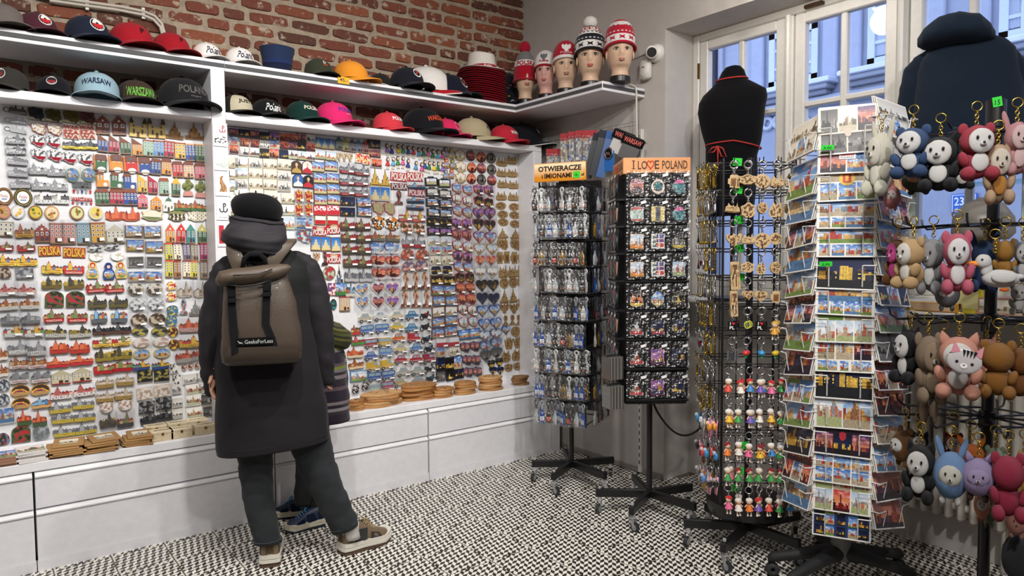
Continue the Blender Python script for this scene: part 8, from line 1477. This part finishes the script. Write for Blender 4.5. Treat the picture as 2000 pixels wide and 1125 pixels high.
for side, ys in ((-1, (262, 345, 395, 445, 495, 545, 600, 655, 705, 760, 810, 865, 920, 970)), (1, (238, 295, 345, 402, 455, 505, 560, 612, 668, 722, 772, 826, 880, 935, 990))):
    for k, y in enumerate(ys):
        z = r4.Z(1644, y); st_ = ('bw bw day dusk day bwd night day bwd red red day day dusk dusk' if side > 0 else 'old day day dusk day day dusk day dusk day day night red day').split()[k]; nm = ('left', '', 'right')[side+1]; f = photo(430+k+side*20, st_) if k % 3 else collage(440+k+side*20, st_, [(.5, [st_]*2), (.5, [st_, 'day', st_])])
        w = .215; h = .17; o = postcard(w, h, f, 20, 16, f'{DS.get(st_, "brown old town" if st_ == "old" else "dark grey")} postcard facing {nm}, {ORD[k+1]} from the top'); fa = side*.98; put(o, fa, RC+.045, z, -.3, rp.uniform(-.05, .05)+side*.12); pocket(fa, z-.02, w, RC+.045)
        for q in range(2): b = postcard(w, h, photo(450+q, 'day'), 5, 4, f'postcard behind, {nm} column, {ORD[k+1]} from the top, {("near","far")[q]} layer', 'ece6d8'); put(b, fa, RC+.035-.008*q, z+.003, -.3, rp.uniform(-.05, .05)+side*.12)
WR.build('wire_pockets', 'satin', r4.t)['kind'] = 'stuff'
# ---- rack 5: plush keyrings
r5 = Rack(1917, 1238, .1, 'plush_rack', 'black pole rack with hooked arms full of plush keyring toys', 0.)
LV = [248, 437, 632, 832]; g = bm(); zt = r5.Z(1930, 178); g.tube([(0, 0, 0), (0, 0, zt)], .021, '161618', 14)
for y in LV: z = r5.Z(1925, y); g.lathe([(.02, z-.05), (.03, z-.045), (.03, z+.02), (.02, z+.025)], (0, 0, 0), '121214', 14)
g.lathe([(.021, zt-.13), (.034, zt-.125), (.034, zt-.005), (.02, zt)], (0, 0, 0), '1c1c1e', 14); g.build('pole', 'black', r5.t, smooth=40)
g = bm(); g.lathe([(.26, 0), (.26, .012), (.03, .03), (.021, .05)], (0, 0, 0), '161618', 28); g.build('base_plate', 'black', r5.t, smooth=40)
for k, y in enumerate(LV):
    z = r5.Z(1925, y); g = bm(); g.torus((0, 0, z), .17, .0045, '18181a', 26, 5, 'z')
    for i in range(9):
        a = 2*PI*i/9+.2*k; c, s_ = math.cos(a), math.sin(a); g.tube([(c*.02, s_*.02, z), (c*.17, s_*.17, z), (c*.31, s_*.31, z-.008), (c*.335, s_*.335, z+.01), (c*.34, s_*.34, z+.035)], .0045, '18181a', 5)
    g.build('hook_ring', 'black', r5.t)
def plush(px, py, wpx, hpx, lab, main, face=None, belly=None, ears='round', yaw=0., v=-.2, feet=None, ring='c8a848', roll=0., kind='bear', level=0):
    q = on(px, py, r5.C+r5.n*v, r5.n); H = (on(px, py-hpx/2, r5.C+r5.n*v, r5.n)-on(px, py+hpx/2, r5.C+r5.n*v, r5.n)).length; W = (on(px-wpx/2, py, r5.C+r5.n*v, r5.n)-on(px+wpx/2, py, r5.C+r5.n*v, r5.n)).length
    W *= 1.2; H *= 1.18
    t = thing('plush_toy', lab, 'plush toy', q, math.atan2(r5.r.y, r5.r.x)+yaw, 'plush keyring toys on the pole rack'); t.rotation_euler.y = roll; t.scale = (W, (W+H)/2, H)
    face = face or main; belly = belly or face; feet = feet or main; f_ = lambda q_: q_*(1+.05*NZ.noise(q_*9+V((px, 0, 0))))
    def part(nm, c, r, col, mat='plush', R=None): g = bm(); g.ell(c, r, col, 16, 11, R, f_ if mat == 'plush' else None); return g.build(nm, mat, t, smooth=180)
    if kind == 'ball':
        part('body', (0, 0, 0), (.48, .42, .44), main); hz, hr, fy = .05, .4, -.4
        for s in (-1, 1): part('foot', (s*.2, -.1, -.44), (.09, .09, .1), feet)
    elif kind == 'duck':
        part('body', (.12, 0, -.15), (.38, .26, .24), main); part('head', (-.22, -.05, .3), (.17, .17, .2), main); part('neck', (-.16, -.02, .1), (.13, .13, .22), main); g = bm(); g.ell((-.4, -.08, .24), (.16, .1, .08), 'e88a28', 12, 8); g.build('beak', 'fabric', t, smooth=180)
        for s in (0, 1): part('wing' if s else 'tail', ((.18, -.25, -.12), (.48, 0, -.1))[1-s], ((.24, .06, .14), (.1, .08, .08))[1-s], main)
        g = bm(); g.ell((.2, -.1, -.44), (.1, .07, .05), 'e0702a', 8, 6); g.build('foot', 'fabric', t); part('eye', (-.24, -.22, .36), (.025, .02, .028), '141414', 'gloss')
    else:
        part('body', (0, 0, -.2), (.3, .26, .27), main); part('head', (0, -.04, .22), (.36, .32, .28), main); hz, hr, fy = .2, .3, -.35
        for s in (-1, 1):
            part('arm', (s*.32, -.16, -.12), (.1, .13, .15), main, R=MX.Rotation(s*.5, 3, 'Y')); part('leg', (s*.25, -.24, -.38), (.15, .2, .13), feet)
            if kind == 'long': part('shin', (s*.14, -.1, -.62), (.12, .12, .2), feet)
    if kind != 'duck':
        for s in (-1, 1):
            if ears == 'round': part('ear', (s*.28, 0, .44), (.11, .07, .11), main)
            elif ears == 'long': part('ear', (s*.3, .02, .5), (.09, .06, .24), main, R=MX.Rotation(s*.45, 3, 'Y'))
            elif ears == 'cat': g = bm(); g.tube([(s*.22, 0, .36), (s*.28, 0, .48), (s*.31, 0, .58)], [.13, .08, .01], main, 10, flat=.6); g.build('ear', 'plush', t, smooth=180)
        if face != 'back':
            if kind != 'ball' or face != main: part('face', (0, fy+.075, hz+.0), (.27, .1, .22) if kind != 'ball' else (.3, .12, .2), face)
            if kind != 'ball': part('belly', (0, -.235, -.17), (.18, .06, .17), belly)
            for s in (-1, 1): part('eye', (s*.12, fy-.012-.02*(face != main), hz+.05), (.03, .025, .034), '141214', 'gloss')
            part('muzzle', (0, fy-.03, hz-.06), (.07, .05, .042), mixc(face, 'ffffff', .4)); part('nose', (0, fy-.075, hz-.045), (.03, .025, .025), '2a2022', 'gloss')
    g = bm(); z = .52 if kind != 'duck' else .55; k = .05/max(H, .05); g.T = MX.Translation((0, 0, z)) @ MX.Diagonal((1/W, 2/(W+H), 1/H, 1))
    for i in range(4): g.torus((0, 0, .006+.011*i), .006, .0018, ring, 9, 4, 'yx'[i % 2], 1.2)
    g.torus((0, 0, .062), .016, .002, ring, 18, 6); g.build('key_ring', 'metal', t, smooth=180); return t
P_ = plush
P_(1722, 322, 52, 105, 'cream plush bunny at the left end of top row', 'e8e4d0', 'efebdc', ears='long', yaw=-.5, v=-.16)
P_(1742, 385, 30, 44, 'small pink and white plush below the cream bunny', 'd88a8a', 'e8d4d0', kind='ball', ears='', v=-.14)
P_(1783, 300, 78, 84, 'blue plush bear with white face in top row', '34507c', 'ecebea', v=-.3, yaw=-.25)
P_(1836, 322, 84, 92, 'black plush bear with white face in top row', '15151a', 'ecebe8', v=-.3, yaw=-.1, ears='cat')
P_(1906, 300, 82, 92, 'crimson plush bear with white face in top row', 'b03a4c', 'eeeceb', v=-.32, yaw=.35)
P_(1948, 342, 62, 100, 'pale tan plush bear hanging low beside the pole', 'c8a888', 'e8dccb', 'c8883c', v=-.3, yaw=.2, kind='bear')
P_(1985, 292, 60, 90, 'dusty rose plush bunny at the right frame edge, top row', 'd49aa0', 'e8c8c8', ears='long', yaw=.3, v=-.28)
P_(1795, 352, 60, 46, 'olive and peach plush peeking out under the black bear', '4a5038', 'e0a890', kind='ball', ears='', v=-.1)
P_(1880, 340, 52, 52, 'dark grey plush behind the black and crimson bears', '2a2a30', 'e0dcd8', v=.0, ears='cat')
P_(1754, 512, 40, 76, 'pink hooded brown plush at the left of second row', '8a5a34', 'd8509a', ears='', v=-.1, yaw=-.6)
P_(1783, 515, 62, 82, 'tan plush hamster with white muzzle, second row', 'd0ad7c', 'f0ece4', v=-.28, yaw=-.75)
P_(1822, 520, 50, 92, 'grey plush cat with white belly, second row', '9a9a9c', 'a4a4a6', 'dcdcda', ears='cat', v=-.24, yaw=-.3)
P_(1850, 572, 44, 56, 'grey and white plush tail hanging under second row', '77777a', 'e4e2de', kind='ball', ears='', v=-.05)
P_(1868, 515, 66, 100, 'rose pink plush bear with white face, second row', 'd0647c', 'f2eff0', v=-.32, yaw=.15)
P_(1922, 520, 60, 84, 'navy plush behind the goose, second row', '2a4470', 'back', v=-.1, ears='long')
P_(1942, 533, 84, 62, 'white plush goose with orange beak', 'ecebe8', kind='duck', v=-.32)
P_(1962, 508, 48, 66, 'mustard plush seen from behind, second row', 'b07e34', 'back', v=-.2)
P_(1998, 512, 44, 70, 'blue grey plush at right frame edge, second row', '8e979e', 'c8c8c8', v=-.2)
P_(1990, 585, 40, 50, 'white plush with checked scarf at right edge', 'dad8d4', 'e8e4e0', v=-.05)
P_(1778, 696, 56, 88, 'black and white plush at the left of third row', '16161a', 'e8e6e4', ears='cat', yaw=-.7, v=-.2)
P_(1812, 720, 60, 110, 'taupe long-legged plush bear, third row', '94806a', '9c8870', 'a08c74', kind='long', yaw=.4, v=-.26)
P_(1842, 715, 46, 80, 'peach plush behind the taupe bear, third row', 'd89a84', 'ecd8d0', ears='cat', v=-.16)
q = P_(1872, 716, 92, 100, 'peach plush bear with white belly in front, third row', 'dc9c86', 'ece8e4', 'f0ecea', ears='cat', v=-.34)
c = on(1884, 706, r5.C+r5.n*-.46, r5.n); g = bm(); g.ell((0, 0, 0), (.05, .006, .042), 'b8b4b6', 22, 8); 
for s in (-1, 1): g.prism([(s*.018, .03), (s*.044, .02), (s*.042, .062)][::s], -.004, .004, 'd08a98')
cm = tag(g.build('cat_face_tag', 'satin', smooth=40, loc=c), 'flat grey striped cat face tag in front of the peach bear', 'tag'); cm.rotation_euler = (0, .2, r5.rz); g = bm()
for i in range(4): g.poly([(-.014+.011*i, -.0066, .04), (-.004+.011*i, -.0066, .038), (-.006+.009*i, -.0066, .014)], '1c1c20')
for s in (-1, 1): g.disc(s*.022, -.004, .005, .005, -.0066, '26262a', 10)
g.disc(0, -.014, .011, .009, -.0066, 'e8e4e4', 12); g.disc(0, -.012, .003, .002, -.0072, '1c1c20', 8); g.build('face_print', 'print', cm)
P_(1926, 712, 56, 86, 'peach plush behind the pole, third row', 'd4937c', 'e8d8d4', ears='cat', yaw=.6, v=-.12)
P_(1948, 722, 78, 90, 'golden brown plush seen from behind, third row', '9a6828', 'back', 'x', v=-.3)
P_(1992, 728, 58, 84, 'chestnut brown plush at right frame edge, third row', '83501f', 'back', v=-.24)
P_(1768, 872, 46, 60, 'brown and white plush dog at the left of fourth row', '7c542c', 'ecebe8', yaw=-.8, v=-.1, kind='ball', ears='round')
P_(1798, 922, 66, 92, 'black plush cat with white muzzle, fourth row', '131316', 'efedea', ears='cat', v=-.3, yaw=-.15)
P_(1796, 872, 40, 46, 'small black plush above the black cat', '1a1a20', 'e0dcd8', v=-.1, ears='cat')
P_(1862, 876, 40, 50, 'dark red plush with pale face, fourth row', '7a1e2c', 'e8e0d8', v=-.1)
P_(1857, 928, 62, 88, 'light blue plush bunny ball, fourth row', '7fa4d4', 'e8e6da', ears='long', kind='ball', v=-.32, feet='eceae6')
P_(1896, 892, 54, 48, 'orange plush pumpkin behind the blue bunny', 'dc7420', kind='ball', ears='long', v=-.18)
P_(1911, 932, 62, 72, 'lilac round plush cat, fourth row', 'b09fcc', 'b8a8d2', kind='ball', ears='cat', v=-.34, feet='4a3028')
P_(1943, 908, 44, 58, 'sage green plush elephant, fourth row', '8a9a80', '90a088', v=-.2)
P_(1967, 950, 74, 104, 'raspberry plush bear seen from behind, fourth row', 'a82f4c', 'back', v=-.36, yaw=.2)
P_(1918, 985, 28, 56, 'peach plush tail below the lilac cat', 'd89078', 'e4dcd8', kind='ball', ears='', v=-.2)
P_(1932, 995, 24, 56, 'small green plush leaf below the lilac cat', '6a8060', kind='ball', ears='', v=-.16)
P_(1986, 1018, 40, 50, 'peach plush under the raspberry bear', 'd8988a', kind='ball', ears='', v=-.2)
P_(2000, 925, 30, 70, 'mustard plush at the right frame edge, fourth row', 'c8984a', 'back', v=-.25)
P_(1990, 1090, 60, 90, 'dark grey fluffy plush in the bottom right corner', '3c3e44', 'back', ears='', kind='ball', v=-.1)
price(r5, -.0, -.036, r5.Z(1922, 188), '15', 'green price tag on the top of the plush pole', .03, .036)

# ---- black torso with apron strings, hoodie form, sill goods, radiator
def form(P):
    f = Fig(1000, 1000); f.P = V((P[0], P[1], 0)); f.n = V((P[0], P[1], 0)).normalized(); f.r = V((f.n.y, -f.n.x, 0)); f.rz = math.atan2(f.r.y, f.r.x); return f
F = form((3.655, 2.6)); t = thing('torso_form', 'black tailor torso form with red apron strings in the window', 'mannequin', F.P, F.rz)
rows = [(420, 1385, 1472, .1), (340, 1376, 1480, .115), (308, 1377, 1479, .115), (280, 1377, 1487, .115), (250, 1368, 1491, .125), (215, 1361, 1495, .125), (196, 1363, 1499, .12), (182, 1371, 1497, .105), (170, 1386, 1478, .085), (160, 1397, 1461, .07), (150, 1404, 1457, .062), (140, 1409, 1454, .056), (132, 1416, 1447, .045), (129, 1425, 1440, .02)]
R = [sring(F.pt((a+b)/2, y), F.w((a+b)/2, y, (b-a)/2), d, 36, 2.3, (.06, 0)) for y, a, b, d in resample(rows, 3)]; g = bm(); g.rings(R, '0b0b0f'); g.build('torso', 'fabric', t, smooth=180)
g = bm(); zb = R[0][0].z; g.tube([(0, 0, 1.205), (0, 0, zb+.02)], .015, '2a2a2c', 10); g.lathe([(.12, 1.2005), (.12, 1.212), (.02, 1.225)], (0, 0, 0), '2a2a2c', 20); g.build('stand', 'black', t, smooth=40)
def ringat(y): return [p+V((p.x*.0, 0, 0)) for p in min(R, key=lambda r: abs(sum(q.z for q in r)/36-F.uz(1430, y)[1]))]
g = bm(); g.tube([q*1.0+V(((q.x)*.03, q.y*.06, 0)) for q in ringat(157)], .0045, 'b83a34', 5, closed=True); g.tube([q+V((q.x*.0, q.y*.03, -.06*max(0, q.x/.2))) for q in ringat(284)], .0045, 'b83a34', 5, closed=True)
b0 = F.pt(1402, 286, -.122); 
for dx, dz in ((-.045, -.035), (.04, -.065)): g.tube([b0, b0+V((dx*.7, -.01, dz*.2)), b0+V((dx*1.2, -.006, dz)), b0+V((dx*.5, -.004, dz*.9)), b0], .004, 'b83a34', 5)
g.tube([b0, b0+V((.0, -.006, -.06)), b0+V((.002, -.006, -.13))], .004, 'b83a34', 5); g.build('apron_strings', 'fabric', t, smooth=180)
F = form((3.6, 1.37)); t = thing('hoodie', 'navy hooded sweatshirt on a form in the window, seen from behind', 'hoodie', F.P, F.rz); NV = '1b2634'
rows = [(345, 1782, 1998, .13), (320, 1780, 2000, .14), (240, 1772, 2004, .14), (180, 1778, 1998, .135), (140, 1784, 1990, .125), (110, 1790, 1984, .115), (92, 1804, 1966, .1), (80, 1826, 1940, .08), (72, 1850, 1920, .06)]
R = [sring(F.pt((a+b)/2, y), F.w((a+b)/2, y, (b-a)/2), d, 40, 2.5, (.05, 0)) for y, a, b, d in resample(rows, 4)]; g = bm(); g.rings(crumple(R, .009, 7, 2.2), NV); g.build('body', 'fabric', t, smooth=180)
for s, pts in (('l', [(1816, 96, 8, 0), (1802, 112, 18, 0), (1790, 136, 25, 0), (1780, 180, 25, 0), (1770, 250, 22, .02), (1768, 330, 20, .04)]), ('r', [(1950, 84, 8, 0), (1966, 98, 18, 0), (1982, 124, 26, 0), (2000, 180, 26, 0), (2010, 250, 24, .02), (2014, 330, 22, .04)])): g = bm(); limb(g, F, pts, NV, 5, 18, .008, 14, 3 if s == 'l' else 5, 2); g.build('sleeve', 'fabric', t, smooth=180)
g = bm(); R = []
for px, py, hw, hh, d in resample([(1792, 84, 3, 9, .03), (1804, 79, 10, 20, .09), (1834, 68, 20, 31, .13), (1872, 60, 20, 33, .15), (1912, 60, 16, 30, .13), (1934, 66, 8, 17, .08), (1944, 70, 3, 8, .02)], 4):
    c = F.pt(px, py, -.07); h = abs(F.uz(px, py-hh)[1]-F.uz(px, py+hh)[1])/2; R.append([c+V((0, d*math.cos(q), h*math.sin(q)*(1 if math.sin(q) > 0 else .85))) for q in (2*PI*i/22 for i in range(22))])
g.rings(crumple(R, .014, 9, 7.7, 1.), '1d2937'); g.build('hood', 'fabric', t, smooth=180); g = bm(); g.tube([(0, 0, 1.797), (0, 0, 1.93)], .015, '2a2a2c', 10); g.lathe([(.07, 1.7955), (.07, 1.803), (.02, 1.812)], (0, 0, 0), '2a2a2c', 20); g.build('stand', 'black', t)
g = bm(); y0, y1 = at(1762, 373, 'x', 3.68).y, at(1905, 357, 'x', 3.68).y; g.box((3.68, (y0+y1)/2, 1.79), (.16, y0-y1+.5, .008), '9fd8cf'); gs = tag(g.build('glass_shelf', 'glass'), 'teal edged glass shelf in front of the window', 'shelf')
g = bm(); [g.tube([(3.75, y, 1.2), (3.75, y, 1.786)], .008, 'b8b8b8', 8) for y in (y0-.03, y1-.2)]; g.build('shelf_bracket', 'satin', gs)
c = at(1920, 425, 'x', 3.66); g = bm(); g.lathe([(.1, 0), (.125, .03), (.12, .1), (.08, .16), (.02, .19), (.0, .19)], (c.x, c.y, c.z-.1), '8e8880', 24); tag(g.build('grey_cloche', 'satin', smooth=60), 'rounded grey display form on the sill behind the plush pole', 'display form'); g = bm(); g.lathe([(.05, 1.2005), (.05, 1.21), (.02, 1.22), (.02, c.z-.1)], (c.x, c.y, 0), '77726a', 14); g.build('foot', 'satin', bpy.data.objects['grey_cloche'], smooth=40)
SG = [(1805, 575, .26, .05, .12, 'c8c4c0', 'stack of glossy postcards on the window sill', 'postcard_box', 0), (1815, 602, .34, .045, .15, 'c08a2c', 'ochre flat box on the window sill', 'flat_box', 0), (1892, 580, .16, .16, .14, 'c8b830', 'yellow carton on the window sill', 'carton', 0), (1838, 428, .2, .1, .1, 'a8aaac', 'pale grey storage box on the sill behind the grey cat', 'storage_box', 1), (1965, 590, .2, .08, .14, 'b88a78', 'pink and brown box on the sill at right', 'gift_box', 0)]
for px, py, w, h, d, c, lab, nm, up in SG:
    p = at(px, py, 'x', 3.66); z = 1.2 + h/2+.001 if not up else 1.794+h/2; g = bm(); g.bbox((p.x, p.y, z), (d, w, h), c, .004); o = tag(g.build(nm, 'print', smooth=30), lab, 'box'); g = bm(); g.T = MX.Translation((p.x-d/2-.001, p.y, z)) @ MX.Rotation(-PI/2, 4, 'Z'); raster(g, [(-w*.4, -h*.36), (w*.4, -h*.36), (w*.4, h*.36), (-w*.4, h*.36)], photo(int(px), 'day' if nm[0] == 'p' else 'old') if nm[0] in 'pg' else (lambda u, v_, c=c: mixc(c, 'ffffff', .25)), 6, 12, 0); g.build('print', 'print', o)
ys, ye = at(1745, 850, 'x', 3.72).y, at(1990, 850, 'x', 3.72).y; n = 11; t = thing('radiator', 'white ribbed radiator under the window behind the plush rack', 'radiator', (3.72, (ys+ye)/2, 0)); zt, zb = .88, .2
for i in range(n): g = bm(); y = (ys-ye)/2-(ys-ye)*i/(n-1); g.bbox((0, y, (zt+zb)/2), (.1, (ys-ye)/n*.62, zt-zb), 'c4beb4', .014); g.build('rib', 'satin', t, smooth=50)
g = bm(); [g.tube([(0, (ys-ye)/2, z), (0, -(ys-ye)/2, z)], .02, 'bdb7ad', 10) for z in (zt-.06, zb+.06)]; g.tube([(.02, (ys-ye)/2-.05, .0), (.02, (ys-ye)/2-.05, zb+.06)], .014, 'bdb7ad', 8); g.tube([(.02, -(ys-ye)/2+.05, .0), (.02, -(ys-ye)/2+.05, zb+.06)], .014, 'bdb7ad', 8); g.build('pipe', 'satin', t, smooth=60)
# ---- wire grid with hanging packets on the white wall
def gp(px, py): return at(px, py, 'x', XW-.03)
g = bm(); ya, yb = gp(1068, 300).y, gp(1250, 240).y; zt = gp(1250, 236).z
for i in range(13): y = ya+(yb-ya)*i/12; g.tube([(XW-.03, y, 1.5), (XW-.03, y, zt)], .002, '9a9894', 4)
for i in range(10): z = 1.5+(zt-1.5)*i/9; g.tube([(XW-.03, ya, z), (XW-.03, yb, z)], .002, '9a9894', 4)
tag(g.build('wire_grid', 'satin'), 'grey wire grid panel with hooks on the white wall above the opener rack', 'grid panel')
def hp(px, py, w, h, lab, head, body, mat='film', f=None, x=3.36, tilt=0.):
    p = at(px, py, 'x', x); t = thing('hanging_packet', lab, 'packet', p, -PI/2+.75, 'packets hanging on the wire grid'); t.rotation_euler.y = tilt
    g = bm(); g.bbox((0, 0, -.02), (w, .003, .05), head, .001); g.build('header_card', 'paper', t); g = bm(); raster(g, [(-w*.46, -h), (w*.46, -h), (w*.46, -.045), (-w*.46, -.045)], f or (lambda u, v_: lin(body)), 10, 8, 0); g.build('contents', 'print', t)
    if mat == 'film': g = bm(); n = 3; g.add([(-w/2+w*i/n, -.008-.006*((i+j) % 2), -h*j/n-.03*(1-j/n)) for j in range(n+1) for i in range(n+1)], [(j*(n+1)+i, (j+1)*(n+1)+i, (j+1)*(n+1)+i+1, j*(n+1)+i+1) for j in range(n) for i in range(n)], 'ffffff'); g.build('bag', 'film', t, smooth=180)
    g = bm(); g.tube([(0, 0, .0), (.06, .07, .004), (.115, .125, .0)], .0025, '3a3a3a', 4); g.build('hook', 'black', t); return t
conf = lambda s: (lambda u, v_: lin(('b8b4ac', '8a8a88', '3a5888', '6a6c6e', 'b0803a', 'c8c4bc')[int(abs(NZ.noise(V((u*5+s, v_*7, s))))*11) % 6]))
for i, px in enumerate((1080, 1108, 1124, 1138, 1152)): hp(px, (292, 262, 258, 256, 256)[i], .1, .26, 'packet with red header, '+ORD[i+1]+' from the left on the wire grid', 'a82830', 'c8c8c8', 'film', conf(i))
for i, (px, py, c, d) in enumerate(((1168, 262, '161a24', 'black lanyard bundle'), (1180, 256, '1a2230', 'dark navy strap bundle'), (1194, 258, '2a5a98', 'blue printed strap'))): hp(px, py, .06, .3, d+' hanging on the wire grid', c, c, '', None, 3.36, .25)
for i, (px, py) in enumerate(((1222, 258), (1240, 268))):
    t = hp(px, py, .13, .15, 'black Warsaw printed pouch with grey strap, '+('front' if i == 0 else 'behind')+' on the grid', '141416', ('b8b4b0', '3a3638')[i], '', None, 3.4+.03*i, .4)
    g = bm(); g.bbox((0, -.006, -.03), (.15, .008, .055), '121214', .002); b = g.build('band', 'fabric', t); g = bm(); g.text('WARSAW', 0, -.03, .12, .034, -.0108, 'c8402c', .02); g.build('lettering', 'print', b)
p = at(1190, 315, 'x', 3.33); g = bm(); g.bbox(p, (.003, .09, .13), '2a72c0', .001); o = tag(g.build('bottle_opener_card', 'paper'), 'blue card with a round silver opener hanging by the rack', 'bottle opener'); g = bm(); g.T = MX.Translation((p.x-.006, p.y, p.z+.05)) @ MX.Rotation(-PI/2, 4, 'Z'); g.torus((0, 0, 0), .034, .006, 'b8b8b8', 20, 6); g.disc(0, 0, .03, .03, -.002, '3a3a3c', 18); g.text('PRL', 0, 0, .04, .02, -.003, 'e0e0e0', .02); g.build('opener_disc', 'metal', o)
